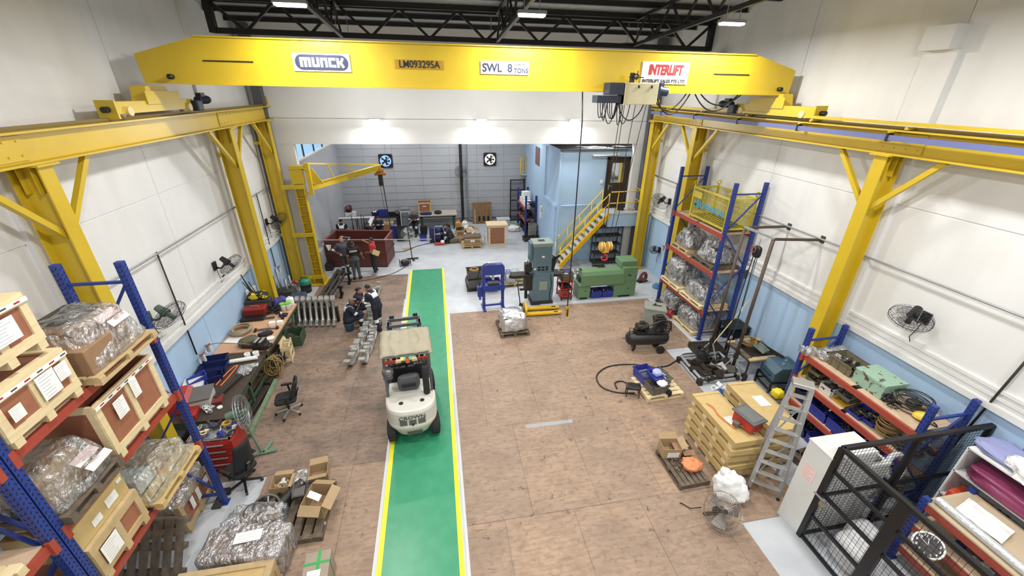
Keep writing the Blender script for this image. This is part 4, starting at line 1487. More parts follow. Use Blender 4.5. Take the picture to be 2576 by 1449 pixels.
one('red_tray', 'small red plastic case on the workbench corner', 'case', B().bx(-.13, .13, -.2, .2, 0, .12), redp, (-5.78, 8.14, z), 12, bev=.015)
one('dark_red_book', 'flat dark red box lying beside the clear storage box', 'box', B().bx(-.1, .1, -.15, .15, 0, .07), mat('maroon_card', (118, 44, 48), .6), (-5.42, 8.56, z), 12)
heap('crumpled clear film beside the red case on the bench', (-5.48, 8.24, z), .22, .22, .14, [paper, galv, white], 22, 9, cat='film', s0=.03, s1=.08)
tube_path('orange strap lying bent on the dark workbench', 'orange_strap', 'strap', [(-5.72, 9.15, z + .01), (-5.68, 9.5, z + .02), (-5.6, 9.85, z + .02), (-5.52, 9.9, z + .02), (-5.55, 9.5, z + .01), (-5.6, 9.1, z + .01)], .018, orange)
one('paper_roll', 'long white paper roll lying across the dark workbench', 'roll', B().cyl((-.32, 0, .055), (.32, .1, .055), .055, 16), paper, (-5.45, 10.08, z), 0, smooth=False)
for k, (x, y) in enumerate(((-5.42, 10.32), (-5.22, 10.36))):
    one('tape_roll', ['white tape roll beside the paper roll, left one', 'white tape roll beside the paper roll, the one next to the vice'][k], 'tape', B().lathe([(.04, 0), (.075, 0), (.075, .12), (.04, .12), (.04, 0)], 18), paper, (x, y, z))
one('plastic_bag', 'clear crumpled plastic bag on the dark workbench', 'bag', superell(B(), (0, 0, .05), .17, .2, .06, .7, .35, 2.2, 24, 10), wrapfilm2, (-5.24, 9.65, z), smooth=True)
one('leaflet', 'yellow and blue leaflet at the edge of the dark workbench', 'paper', B().bx(-.14, .14, -.09, .09, 0, .004), mat('leaflet', (222, 214, 120), .6, var=.8, scale=12, col2=(70, 84, 170), thr=(.45, .5)), (-5.16, 9.9, z), 12)
t = thing('steel_bar', 'rough dark square steel bar lying on the workbench', 'steel bar', (-5.36, 9.0, z), 0)
obj('bar', B().bar((-.12, -.42, .045), (.12, .42, .045), .1, .09), grease, t, bev=.01)
for k, (x, y) in enumerate(((-5.22, 9.48), (-5.27, 8.29), (-5.1, 9.55))):
    one('plastic_disc', ['small white disc beyond the end of the steel bar', 'round white disc lying near the bench front edge', 'small dark disc beside the plastic bag'][k], 'disc', B().cyl((0, 0, 0), (0, 0, .03), .035 + .02 * (k == 1), 14), paper if k < 2 else bindark, (x, y, z))
t = thing('bench_vice', 'heavy black bench vice bolted to the workbench edge', 'vice', (-5.2, 10.68, .875), -10)
obj('body', B().bx(-.18, .2, -.13, .13, 0, .16).bx(-.3, .3, -.09, .09, .05, .14), darkst, t, bev=.02)
obj('jaw', B().bx(-.1, -.02, -.16, .16, .14, .26).bx(.04, .12, -.16, .16, .14, .26), darkst, t)
obj('jaw_plate', B().bx(-.09, -.03, -.13, .13, .26, .275).bx(.05, .11, -.13, .13, .26, .275), chrome, t)
obj('handle', B().cyl((.3, -.16, .08), (.3, .16, .08), .014, 8).cyl((.2, 0, .08), (.32, 0, .08), .03, 10).cyl((-.5, -.02, .06), (-.18, 0, .08), .06, 10), darkst, t)
t = thing('hose_coil', 'coil of tan and grey hose lying on the plywood bench', 'hose', (-6.05, 11.66, .885))
obj('coil', coil(B(), (0, 0, .03), .27, .024, 7, 8), mat('hose_mix', (150, 128, 92), .5, var=.8, scale=5, col2=(160, 160, 156)), t, smooth=True)
one('khaki_bag', 'khaki canvas bag slumped on the plywood bench', 'bag', superell(B(), (0, 0, .07), .24, .2, .1, .6, .3, 5.5, 28, 12), mat('khaki', (92, 86, 66), .8), (-5.62, 10.98, .88), 20, smooth=True)
tube_path('tan air line running from the wall valve to the vice', 'air_line', 'hose', [(-6.36, 10.3, 1.3), (-6.1, 10.4, 1.32), (-5.7, 10.65, 1.1), (-5.35, 10.75, .95)], .012, brass)
one('paper_sheet', 'white sheet of paper lying on the plywood bench by the wall', 'paper', B().bx(-.24, .24, -.16, .16, 0, .003), paper, (-6.1, 11.22, .88), -10)
one('gloves', 'black and lilac work gloves heaped on the plywood bench', 'gloves', superell(B(), (0, 0, .04), .2, .13, .05, .8, .45, 8.1, 24, 10), mat('glove_mix', (34, 32, 38), .8, var=1, scale=5, col2=(170, 160, 214), thr=(.55, .62)), (-5.33, 11.4, .88), 20, smooth=True)
one('white_rag', 'white rag lying at the edge of the plywood bench', 'rag', superell(B(), (0, 0, .03), .12, .1, .035, .8, .4, 3.1, 22, 8), whitecloth, (-5.12, 11.12, .88), 10, smooth=True)
t = thing('steel_clamp', 'long sliding clamp lying on the plywood bench', 'clamp', (-5.38, 11.68, .89), 8)
obj('bar', B().bx(-.34, .34, -.02, .02, 0, .03).bx(-.3, .1, .03, .06, 0, .03), steel, t)
obj('grip', B().bx(-.34, -.28, -.06, .1, 0, .05).bx(.25, .31, -.05, .06, 0, .05), darkst, t)
for k, (x, y) in enumerate(((-5.32, 11.98), (-5.1, 12.0))):
    one('small_box', ['small white card box on the plywood bench, left one', 'small white card box near the plywood bench edge'][k], 'box', B().bx(-.08, .08, -.07, .07, 0, .1), paper, (x, y, .88), 10)
t = thing('spray_bottle', 'small blue and white bottle on the plywood bench', 'bottle', (-5.12, 12.29, .88))
obj('bottle', B().lathe([(0, 0), (.045, 0), (.045, .14), (.02, .18), (.02, .2)], 12), binnavy, t, smooth=True)
obj('cap', B().cyl((0, 0, .2), (0, 0, .26), .025, 10), paper, t)
one('black_pouch', 'small black pouch on the plywood bench', 'pouch', superell(B(), (0, 0, .04), .13, .1, .045, .7, .3, 1.1, 20, 8), fabric, (-5.16, 12.5, .88), smooth=True)
for k in range(2):
    t = thing('wipes_tub', ['white tub with a bright green lid, left of two on the bench', 'white tub with a bright green lid, right of two on the bench'][k], 'tub', (-5.27 + .16 * k, 12.9 + .04 * k, .88))
    obj('tub', B().lathe([(0, 0), (.08, 0), (.085, .22)], 16), paper, t, smooth=True)
    obj('lid', B().cyl((0, 0, .22), (0, 0, .26), .088, 16), mat('lid_green', (110, 206, 60), .4), t)
t = thing('jerry_can', 'white plastic jerry can on the far end of the plywood bench', 'can', (-5.14, 13.22, .88))
obj('can', superell(B(), (0, 0, .15), .11, .09, .15, .4, 0, 0, 20, 12), paper, t, smooth=True)
obj('cap', B().cyl((0, 0, .29), (0, 0, .34), .035, 10), white, t)
# boxes piled at the column end of the bench
t = thing('red_toolchest', 'dark red steel tool chest at the wall end of the plywood bench', 'tool box', (-6.02, 12.72, .88), 4)
obj('box_body', B().bx(-.32, .32, -.17, .17, 0, .26), mat('chest_red', (120, 36, 32), .45), t, bev=.02)
obj('lid', B().bx(-.33, .33, -.18, .18, .2, .3), mat('lid_red', (134, 42, 36), .4), t, bev=.03)
obj('handle', B().tube([(-.12, -.02, .3), (-.1, -.02, .34), (.1, -.02, .34), (.12, -.02, .3)], .01, 6), galv, t)
one('flat_case', 'flat black instrument case in front of the red chest', 'case', B().bx(-.34, .34, -.13, .13, 0, .09), blackp, (-6.02, 12.4, .88), 4, bev=.02)
one('metal_plate', 'small grey metal plate on the plywood bench', 'plate', B().bx(-.16, .16, -.07, .07, 0, .012), steel, (-5.56, 12.42, .885), 6)
t = thing('grey_toolchest', 'long grey tool chest behind the red one', 'tool box', (-6.02, 13.08, .88), 4)
obj('box_body', B().bx(-.36, .36, -.14, .14, 0, .36), mat('chest_grey', (78, 78, 72), .5), t, bev=.02)
obj('lid', B().bx(-.37, .37, -.15, .15, .3, .4), bindark, t, bev=.02)
one('tool_bag', 'black tool bag with yellow panels on top of the grey chest', 'bag', superell(B(), (0, 0, .1), .3, .14, .11, .5, .2, 6.6, 26, 12), mat('bag_yellow', (34, 34, 34), .7, var=1, scale=6, col2=(214, 190, 40), thr=(.52, .56)), (-6.02, 13.1, 1.29), 4, smooth=True)
heap('tangle of black cables and clamps on the plywood bench', (-5.52, 12.85, .9), .36, .42, .22, [blackp, darkst, blackp], 40, 21, cat='cables', s0=.06, s1=.18)
one('blue_jacket', 'purple blue bag slung at the foot of the yellow column', 'bag', superell(B(), (0, 0, .14), .22, .16, .17, .55, .3, 9.2, 26, 12), mat('violet_cloth', (66, 60, 128), .8), (-5.45, 13.2, .88), 30, smooth=True)
# under and in front of the benches
t = thing('steel_beam', 'pale green long steel beam lying on the floor along the workbench', 'beam', (-4.82, 9.18, .018))
obj('beam', B().bar((.04, -1.05, .05), (-.03, 1.05, .05), .1, .1), mat('beam_green', (126, 150, 118), .6, var=.6, scale=9, col2=(90, 84, 66)), t)
for k, (x, y0, y1, w) in enumerate(((-5.02, 8.6, 9.9, .13), (-5.0, 10.0, 10.5, .14), (-5.2, 9.3, 10.2, .1))):
    t = thing('steel_bar', ['rusty steel bar beside the pale green beam, nearest the fan', 'rusty steel block beside the pale green beam under the hose', 'grey steel tube under the workbench edge'][k], 'steel bar', (x, y0, .035))
    obj('bar', B().bar((0, 0, w / 2), (.06, y1 - y0, w / 2), w, w), grease if k < 2 else steel, t, bev=.01)
t = thing('hose_bundle', 'bundle of tan air hoses hanging from the workbench corner', 'hose', (-4.95, 10.35, .75))
b = B()
q = random.Random(6)
for k in range(9):
    w, d, o = q.uniform(.08, .26), q.uniform(.45, .7), q.uniform(-.12, .12)
    b.tube([(o * .4 + w * sin(2 * pi * i / 18) + .06, o + .1 * sin(4 * pi * i / 18 + k), -d / 2 + d / 2 * cos(2 * pi * i / 18)) for i in range(18)], .012, 5, closed=True)
obj('hose', b, brass, t, smooth=True)
t = thing('slatted_crate', 'pale slatted wooden crate standing on end by the bench leg', 'crate', (-4.82, 11.32, .018), 10)
for x in (-.11, .11):
    for zz in (.06, .3, .54):
        pc(t, 'slat', pine, (x, 0, zz), (.02, .5, .08))
    for y in (-.23, .23):
        pc(t, 'slat', pine, (x, y, .3), (.03, .05, .6))
for y in (-.24, .24):
    pc(t, 'slat', pine, (0, y, .1), (.22, .02, .1))
    pc(t, 'slat', pine, (0, y, .5), (.22, .02, .1))
pc(t, 'slat', pine, (.02, 0, .3), (.16, .03, .56))
t = thing('green_bin', 'grimy green parts bin under the plywood bench edge', 'bin', (-4.88, 12.0, .018), 4)
obj('bin_body', B().bx(-.25, .25, -.02, .02, 0, .35).bx(-.25, -.22, 0, .6, 0, .35).bx(.22, .25, 0, .6, 0, .35).bx(-.25, .25, .58, .6, 0, .35).bx(-.25, .25, 0, .6, 0, .03), greenm, t)
heap('rags and scrap inside the grimy green bin', (-4.9, 12.3, .1), .4, .5, .24, [bindark, oldwood, greenm], 26, 31, cat='scrap')
one('leaning_board', 'pale board leaning between the green bin and the bench', 'board', B().box((0, 0, 0), (.03, .5, .45), (0, rd(-18), 0)), pine, (-5.03, 11.75, .27))
heap('black hoses and fittings below the vice', (-4.98, 10.85, .1), .3, .4, .5, [blackp, steel, darkst], 40, 12, cat='fittings', s0=.05, s1=.16)
# long rods leaning at the wall and the column
for k in range(6):
    one('steel_rod', 'thin dark steel rod leaning on the blue wall, %s of the six by the column' % ORD[k], 'rod', B().cyl((0, 0, .86), (-.22, -.1 * (k % 3) - .1, 2.1 - .12 * k), .014, 6), darkst, (-6.1 + .04 * (k % 2), 13.2 + .08 * k, .05), group='rods leaning on the left wall')
# machines beyond the bench
t = thing('gas_trolley', 'dark trolley of steel tubes and cylinders by the left wall', 'trolley', (-5.95, 15.2, 0))
obj('trolley_bin', B().bx(-.3, .3, -.25, .25, .05, .6), bindark, t, bev=.03)
for k, (x, y, h) in enumerate(((-.2, -.15, 1.2), (-.05, -.2, 1.5), (.12, -.1, 1.05), (.2, .12, 1.1))):
    obj('steel_tube', B().cyl((x, y, .1), (x - .05, y + .03, h), .045, 10), steel, t, smooth=True)
t = thing('blue_motor', 'blue grey electric pump set beyond the workbench end', 'pump', (-5.35, 14.75, .018), 10)
obj('housing', B().bx(-.3, .22, -.2, .2, .05, .55), mat('pump_blue', (52, 66, 92), .5, var=.4, scale=9), t, bev=.03)
obj('motor', B().cyl((.2, 0, .2), (.6, .02, .2), .15, 14).cyl((.6, .02, .2), (.68, .02, .2), .1, 12), MC['pump_blue'], t)
obj('skid', B().bx(-.35, .7, -.25, .25, 0, .05), darkst, t)
t = thing('vacuum_drum', 'green and black vacuum drum beside the jib crane base', 'drum', (-5.55, 16.15, 0))
t.scale = (.8, .8, .8)
obj('drum', B().lathe([(0, 0), (.25, .02), (.27, .5), (.26, .52)], 18), blackp, t, smooth=True)
obj('head', B().lathe([(.27, .45), (.28, .6), (.22, .7), (0, .72)], 18), mat('vac_green', (52, 138, 108), .4), t, smooth=True)
obj('handle', B().tube([(-.16, 0, .7), (-.1, 0, .8), (.1, 0, .8), (.16, 0, .7)], .02, 6), blackp, t)
one('plastic_tub', 'clear plastic sheet bundle behind the vacuum drum', 'bundle', superell(B(), (0, 0, .2), .22, .2, .2, .6, .25, 4.4, 24, 12), wrapfilm2, (-6.08, 16.3, 0), smooth=True)
heap('black gas fittings on the trolley by the left wall', (-5.75, 15.6, .5), .4, .4, .3, [blackp, darkst, redp], 26, 41, cat='fittings')

# ------------------------------------------------------------------ connecting rods in a row
rodm = chrome
def conrod_mesh():
    shaft = B()
    shaft.lathe([(.075, .14), (.05, .3), (.045, .6), (.06, .78), (.09, .84)], 14)
    fork = B()
    for s in (-1, 1):
        fork.box((0, .09 * s, .1), (.09, .06, .2))
        fork.box((0, .12 * s, .02), (.12, .06, .04))
    fork.box((0, 0, .17), (.11, .2, .06))
    eye = B().cyl((-.055, 0, .92), (.055, 0, .92), .12, 20).cyl((-.065, 0, .92), (.065, 0, .92), .06, 16)
    return shaft, fork, eye
shaft, fork, eye = conrod_mesh()
proto = None
for k in range(8):
    x = -5.24 + .196 * k
    lb = '%s polished connecting rod from the workbench in the leaning row' % ORD[k]
    if proto is None:
        proto = thing('connecting_rod', lb, 'connecting rod', (x, 13.32, .03), 0, 'connecting rods in a row')
        obj('shank', shaft, rodm, proto, smooth=True)
        obj('forked_end', fork, rodm, proto, bev=.008)
        obj('eye_end', eye, rodm, proto)
        o = proto
    else:
        o = dup(proto, (x, 13.32 - .02 * k, .03), 0, lb)
    o.rotation_euler = (rd(-20), 0, 0)
one('timber_rest', 'dark timber rest behind the connecting rods', 'rest', B().bar((-5.35, 13.62, .3), (-3.75, 13.45, .3), .1, .6), grease)
# ------------------------------------------------------------------ bearing shells in two rows
def shell_mesh():
    b = B()
    n = 12
    P = []
    for i in range(n + 1):
        a = pi * i / n
        for r in (.2, .245):
            for y in (-.055, .055):
                P.append((r * cos(a), y, .25 - r * sin(a)))
    F = []
    for i in range(n):
        a, c = 4 * i, 4 * i + 4
        F += [(a, a + 1, c + 1, c), (a + 2, c + 2, c + 3, a + 3), (a, c, c + 2, a + 2), (a + 1, a + 3, c + 3, c + 1)]
    F += [(0, 2, 3, 1), (4 * n, 4 * n + 1, 4 * n + 3, 4 * n + 2)]
    b.add(P, F)
    return b, [B().box((.245 * s, 0, .245), (.1, .12, .04)).cyl((.25 * s, -.03, .26), (.25 * s, -.03, .275), .016, 8).cyl((.25 * s, .03, .26), (.25 * s, .03, .275), .016, 8) for s in (-1, 1)]
sb, lug = shell_mesh()
p2 = None
kk = 0
for row, (xa, ya, xb, yb, n) in enumerate(((-2.9, 10.75, -2.66, 12.95, 7), (-2.52, 10.8, -2.4, 12.4, 5), (-2.75, 14.2, -2.7, 15.6, 4))):
    for k in range(n):
        f = k / (n - 1)
        lb = '%s steel bearing half shell from the near end, %s' % (ORD[k], ['left floor row', 'right floor row', 'row behind the workers'][row])
        loc = (xa + (xb - xa) * f, ya + (yb - ya) * f, .02)
        if p2 is None:
            p2 = thing('bearing_shell', lb, 'bearing shell', loc, 80, 'bearing shells on the floor')
            obj('half_ring', sb, chrome, p2, bev=.004)
            for s in (0, 1):
                obj('lug', lug[s], chrome, p2)
            o = p2
        else:
            o = dup(p2, loc, 80 + 6 * sin(kk * 2.1), lb)
        o.scale = (1.25, 1.5, 1.25)
        kk += 1
# ------------------------------------------------------------------ long shafts on trestles
d0, d1 = V((-4.62, 13.95, .5)), V((-4.42, 17.0, .5))
for k in range(3):
    a = d0 + V((.17 * k, -.04 * k, 0))
    c = d1 + V((.17 * k, -.12 * k - .2 * (k == 2), 0))
    t = thing('steel_shaft', ['long dark steel shaft on trestles, the left one with a bright end', 'long dark steel shaft on trestles, the middle one', 'long dark steel shaft on trestles, the right one'][k], 'shaft', tuple(a))
    obj('shaft', B().cyl((0, 0, 0), c - a, .062, 16), darkst, t, smooth=False)
    obj('end_cap', B().cyl(c - a, (c - a) * 1.03, .075 if k == 0 else .05, 16), chrome if k == 0 else darkst, t)
for k, f in enumerate((.1, .5, .92)):
    p = d0 + (d1 - d0) * f
    t = thing('trestle', '%s black steel trestle under the long shafts from the near end' % ORD[k], 'trestle', (p.x + .17, p.y, .018), 4)
    obj('cross_bar', B().bx(-.32, .36, -.05, .05, .36, .42), black, t)
    for x in (-.24, .28):
        obj('leg', B().bx(x - .04, x + .04, -.04, .04, .04, .36), black, t)
        obj('foot', B().bx(x - .06, x + .06, -.25, .25, 0, .05), black, t)

# ------------------------------------------------------------------ office chairs, green pedestal fan
def office_chair(label, loc, rz, star, tall):
    """faces +y"""
    t = thing('office_chair', label, 'chair', loc, rz)
    obj('seat', superell(B(), (0, 0, .47), .25, .25, .05, .45, .04, 1.2, 26, 10), fabric, t, smooth=True)
    def back(u, v):
        z = .55 + (tall - .55) * v
        w = .23 * (1 - .25 * v)
        x = (u - .5) * 2 * w
        return (x, -.24 - .12 * v + .10 * (x / .23) ** 2, z)
    bb = B().grid(back, 8, 8)
    o = obj('backrest', bb, fabric, t, smooth=True)
    md = o.modifiers.new('thick', 'SOLIDIFY')
    md.thickness = .045
    obj('back_post', B().bar((0, -.2, .42), (0, -.33, .75), .07, .03), blackp, t)
    for s in (-1, 1):
        obj('armrest', B().box((.29 * s, -.02, .68), (.07, .26, .035)).bar((.29 * s, -.04, .67), (.27 * s, -.06, .45), .045, .025), blackp, t, bev=.01)
    obj('gas_column', B().cyl((0, 0, .1), (0, 0, .45), .028, 10).box((0, 0, .41), (.2, .2, .04)), blackp, t)
    for k in range(5):
        a = 2 * pi * k / 5 + .3
        lg = obj('base_leg', B().bar((0, 0, .12), (.3 * cos(a), .3 * sin(a), .075), .045, .03), star, t)
        obj('castor', B().cyl((.31 * cos(a) - .02 * sin(a), .31 * sin(a) + .02 * cos(a), .032), (.31 * cos(a) + .02 * sin(a), .31 * sin(a) - .02 * cos(a), .032), .032, 10), blackp, lg)
    return t
office_chair('black office chair with chrome star base, beside the workbench', (-4.1, 8.85, .018), 100, chrome, .98)
office_chair('black high backed office chair next to the red tool cabinet', (-4.38, 6.78, .005), 62, blackp, 1.25)
t = thing('pedestal_fan', 'green pedestal fan with wire guard in front of the workbench', 'fan', (-4.32, 7.55, .018))
fg = mat('fan_green', (108, 134, 114), .5, var=.3, scale=8)
fan_head(t, .37, aim((.95, .25, .12)), (-.15, .1, 1.18), wiresil, fg, bladeg)
obj('pole', B().cyl((-.18, .06, 1.12), (0, 0, .05), .025, 10), fg, t)
obj('base', B().bar((-.3, -.05, .03), (.3, .05, .03), .09, .05).bar((.02, -.02, .03), (.1, .36, .03), .09, .05), fg, t, bev=.015)
t = thing('black_bracket', 'black lever post standing beside the wrapped crate', 'lever', (-4.72, 6.5, .005))
obj('post', B().bar((0, 0, .05), (-.14, .15, .85), .05, .05), bindark, t)
obj('grip', B().cyl((-.14, .15, .82), (-.19, .2, 1.0), .06, 10), darkst, t)
obj('foot', B().bx(-.08, .08, -.25, .2, 0, .05), bindark, t)

# ------------------------------------------------------------------ foreground floor load
t = thing('wrapped_block', 'large brown carton block wrapped in clear film in the foreground', 'wrapped carton', (-3.62, 5.05, .005), -4)
obj('carton', B().bx(-.66, .64, -.28, .3, .02, .56), mat('taupe_carton', (150, 128, 112), .6, var=.2, scale=4), t, bev=.02)
obj('plastic_wrap', superell(B(), (0, 0, .3), .69, .34, .31, .22, .04, 2.9, taper=.02), wrapfilm2, t, smooth=True)
sheet(t, 'label_sheet', paper, (.05, .05, .625), .42, .2, (rd(-90), 0, rd(8)), 4)
t = thing('bagged_parts', 'clear bag of parts and hoops lying behind the wrapped block', 'bag', (-3.72, 5.72, .01))
obj('plastic_bag', superell(B(), (0, 0, .2), .5, .24, .22, .5, .2, 6.1), wrapfilm2, t, smooth=True)
obj('hoop', B().torus((.0, 0, .38), .2, .014, 26, 6, rot(70, 0, 10)).torus((.15, .1, .38), .22, .02, 26, 6, rot(60, 0, 20)), bingrey, t, smooth=True)
obj('part', B().box((-.2, 0, .16), (.3, .25, .2)).box((.2, .05, .14), (.3, .25, .24)), card2, t)
pallet('dark worn pallet under the cardboard boxes in the foreground', (-2.98, 5.85, .018), 90, 1.25, .95, oldwood, 5)
t = carton_open('open cardboard box with green tape in the foreground', (-2.68, 5.86, .15), .48, .4, .34, card, 78, (1, 1, 0, 1), 30)
obj('tape', B().bx(-.03, .03, -.206, -.201, .02, .34).bx(-.245, .245, -.205, -.2, .3, .31), mat('tape_green', (40, 66, 52), .5), t)
sheet(t, 'label_sheet', paper, (0, .05, .3), .14, .24, (rd(-60), 0, 0), 3)
t = carton_open('smaller open cardboard box beside the bubble wrapped part', (-2.88, 6.68, .02), .36, .3, .24, card, 8, (0, 0, 1, 1), -20)
t = carton_open('cardboard box with pale scrap near the office chair wheels', (-3.55, 6.48, .02), .36, .32, .26, card, 0, (1, 0, 1, 0), 15)
heap('white paper scrap in the box near the chair', (-3.55, 6.48, .06), .28, .26, .2, [paper, white, card], 26, 51, cat='scrap')
one('bubble_wrap_parcel', 'parcel in bubble wrap between the cardboard boxes', 'parcel', superell(B(), (0, 0, .15), .13, .22, .16, .5, .12, 5.2, 26, 14), wrapfilm2, (-3.18, 6.5, .03), smooth=True)
t = thing('pump_shaft', 'dark cylinder pump body lying on the worn pallet', 'pump', (-3.28, 6.15, .15), 60)
obj('barrel', B().cyl((-.3, 0, .1), (.3, 0, .1), .1, 16), darkst, t)
obj('flange', B().cyl((-.32, 0, .1), (-.28, 0, .1), .14, 16), darkst, t)
heap('grimy valve parts on the floor beside the pump body', (-3.7, 6.2, .02), .45, .35, .2, [darkst, grease, steel], 24, 61, cat='parts', s0=.06, s1=.16)
one('spout', 'grey metal chute leaning over the worn pallet', 'chute', B().box((0, 0, 0), (.2, .5, .03), (rd(-25), rd(10), 0)).box((-.1, 0, .04), (.02, .5, .1), (rd(-25), rd(10), 0)), bingrey, (-3.1, 6.15, .33), 12)
one('white_roll', 'small white roll on the floor by the taped box', 'roll', B().cyl((-.07, 0, .03), (.07, .01, .03), .03, 12), paper, (-2.6, 5.55, .02), 0)
crate('plywood topped crate at the bottom edge of the view', (-3.75, 4.22, .005), 0, 1.42, .96, .5, panel=crateply, frame=pine2, feet=False)
t = thing('taped_box', 'grey box crossed with green tape at the bottom edge', 'box', (-2.36, 4.42, .02), 4)
obj('box_body', B().bx(-.2, .2, -.32, .32, 0, .46), mat('box_beige', (160, 146, 128), .6, var=.4, scale=7, col2=(120, 128, 120)), t, bev=.01)
obj('tape', B().bx(.0, .05, -.322, .322, 0, .464).bx(-.2, .2, .1, .14, 0, .466), mat('tape_bright_green', (60, 160, 84), .4), t)
sheet(t, 'label_sheet', paper, (-.02, -.12, .468), .2, .24, (rd(-90), 0, 0), 5)
# ================================================================== FORKLIFT
fk = thing('forklift', 'white forklift with a beige tarpaulin roof on the green lane', 'forklift', (-1.0, 8.32, .006), 5)
fw = mat('forklift_white', (206, 204, 196), .4, var=.3, scale=7, col2=(196, 190, 176))
fgry = mat('forklift_grey', (84, 88, 94), .45)
fdk = mat('forklift_dark', (38, 39, 42), .55)
b = B()
rings = [(.2, .34, .92), (.3, .42, 1.02), (.47, .5, 1.1), (.56, .54, 1.13), (.6, .565, 1.18), (.66, .57, 1.19), (.72, .565, 1.17), (1.0, .57, 1.15), (1.06, .555, 1.12), (1.08, .52, 1.06)]
n = 22
P, F = [], []
for zz, w, d in rings:
    for i in range(n + 1):
        a = -pi / 2 + pi * i / n
        P.append((w * math.copysign(abs(sin(a)) ** .8, sin(a)), -.5 - (d - .5) * abs(cos(a)) ** .62, zz))
for j in range(len(rings) - 1):
    for i in range(n):
        F.append((j * (n + 1) + i, j * (n + 1) + i + 1, (j + 1) * (n + 1) + i + 1, (j + 1) * (n + 1) + i))
    F.append((j * (n + 1), (j + 1) * (n + 1), (j + 2) * (n + 1) - 1, (j + 1) * (n + 1) - 1))
F.append(tuple(range(n + 1)))
F.append(tuple(range((len(rings) - 1) * (n + 1), len(rings) * (n + 1)))[::-1])
b.add(P, F)
cw = obj('counterweight', b, fw, fk, smooth=False, bev=.006)
for x, a in ((-.2, -7), (0, 0), (.2, 7)):
    obj('vent', B().box((0, 0, 0), (.16, .03, .13)), mat('vent_grey', (96, 94, 88), .6), cw, (x, -1.158 + abs(x) * .06, .79), (rd(-4), 0, rd(a)))
obj('tow_pin', B().cyl((0, -1.2, .74), (0, -1.17, .74), .025, 8), fdk, cw)
obj('scuff', B().box((.02, -1.105, .42), (.34, .02, .1), (rd(10), 0, 0)), MC['vent_grey'], cw)
text(cw, 'lettering', 'CROWN', ink, .13, (.0, -1.172, .93), RX, sx=1.15, off=.002)
for x in (-.22, .25):
    obj('lifting_hole', B().cyl((x, -.82, 1.075), (x, -.82, 1.085), .035, 14).torus((x, -.82, 1.083), .045, .008, 16, 5), fdk, cw)
obj('chassis', B().bx(-.5, .5, -.5, .95, .25, .62), fdk, fk)
obj('side_step', B().bx(-.56, -.44, -.1, .5, .3, .38).bx(.44, .56, -.1, .5, .3, .38), fgry, fk)
obj('engine_hood', B().bx(-.5, .5, -.52, .12, .6, .98), fw, fk, bev=.03)
obj('hood_gap', B().bx(-.5, .5, -.55, -.5, .62, 1.04), fdk, fk)
obj('floor_plate', B().bx(-.45, .45, .12, .75, .5, .54), fdk, fk)
obj('dashboard', B().bx(-.46, .46, .62, .78, .54, 1.12).bx(-.4, .44, .5, .66, 1.0, 1.1), fdk, fk)
st_ = obj('seat', superell(B(), (0, -.02, 1.06), .25, .25, .09, .5, .02, 1, 26, 10), fdk, fk, smooth=True)
sbk = obj('seat_back', superell(B(), (0, 0, 0), .25, .07, .24, .45, .02, 2, 26, 14), fgry, fk, (-.02, -.3, 1.24), (rd(12), 0, 0), smooth=True)
obj('map_pocket', B().box((0, -.075, -.02), (.32, .02, .12)), fdk, sbk, bev=.01)
obj('steering_wheel', B().torus((-.05, .42, 1.3), .18, .017, 22, 6, rot(-30, 0, 0)).cyl((-.05, .42, 1.3), (-.05, .6, 1.1), .03, 8).cyl((-.22, .42, 1.3), (.12, .42, 1.3), .012, 6), blackp, fk)
obj('lever', B().cyl((.2, .5, 1.08), (.2, .46, 1.36), .01, 6).cyl((.27, .5, 1.08), (.27, .46, 1.36), .01, 6).cyl((.34, .5, 1.08), (.34, .46, 1.36), .01, 6), blackp, fk)
obj('control_panel', B().bx(.14, .42, .52, .6, 1.06, 1.14), fgry, fk)
for s in (-1, 1):
    obj('guard_leg', B().bar((.5 * s, -.52, .95), (.5 * s, -.34, 2.06), .07, .06), fgry, fk)
    obj('guard_leg', B().bar((.5 * s, .8, .5), (.47 * s, .72, 2.06), .06, .06), fgry, fk)
    obj('guard_rail', B().bar((.5 * s, -.36, 2.06), (.48 * s, .74, 2.06), .06, .06), fgry, fk)
    tl = obj('tail_light', B().bx(-.13, .13, -.03, .03, -.03, .03), mat('tail_red', (140, 44, 38), .35), fk, (.36 * s, -.44, 1.97))
    obj('indicator', B().bx(-.06, .06, -.031, .031, -.03, .03), mat('tail_amber', (204, 184, 140), .35), tl, (-.18 * s, 0, 0))
obj('guard_bar', B().bar((-.5, -.36, 2.06), (.5, -.36, 2.06), .06, .06).bar((-.48, .74, 2.06), (.48, .74, 2.06), .06, .06).bar((-.16, -.36, 2.06), (-.16, .74, 2.06), .03, .03).bar((.16, -.36, 2.06), (.16, .74, 2.06), .03, .03), fgry, fk)
def tarp(u, v):
    x, y = (u - .5) * 1.2, -.4 + 1.15 * v
    ed = min(u, 1 - u, v, 1 - v)
    z = 2.12 - .07 * max(0, 1 - ed / .06) - .05 * sin(pi * u) * sin(pi * v) + .02 * abs(sin(u * 17)) * (1 if ed > .08 else .3)
    z += .035 * nz.noise(V((x * 3, y * 3, 1))) + .03 * math.exp(-((y - .18) / .05) ** 2) * sin(pi * u)
    z += .03 * math.exp(-((abs(x) - .36 + .25 * abs(y - .18)) / .05) ** 2)
    return (x + .012 * nz.noise(V((x * 5, y * 5, 7))), y, z)
tp = B().grid(tarp, 34, 30)
k0 = len(tp.v)
obj('tarpaulin', tp, mat('tarp_beige', (160, 153, 132), .8, var=.4, scale=6, col2=(138, 131, 110)), fk, smooth=True).modifiers.new('thick', 'SOLIDIFY').thickness = .012
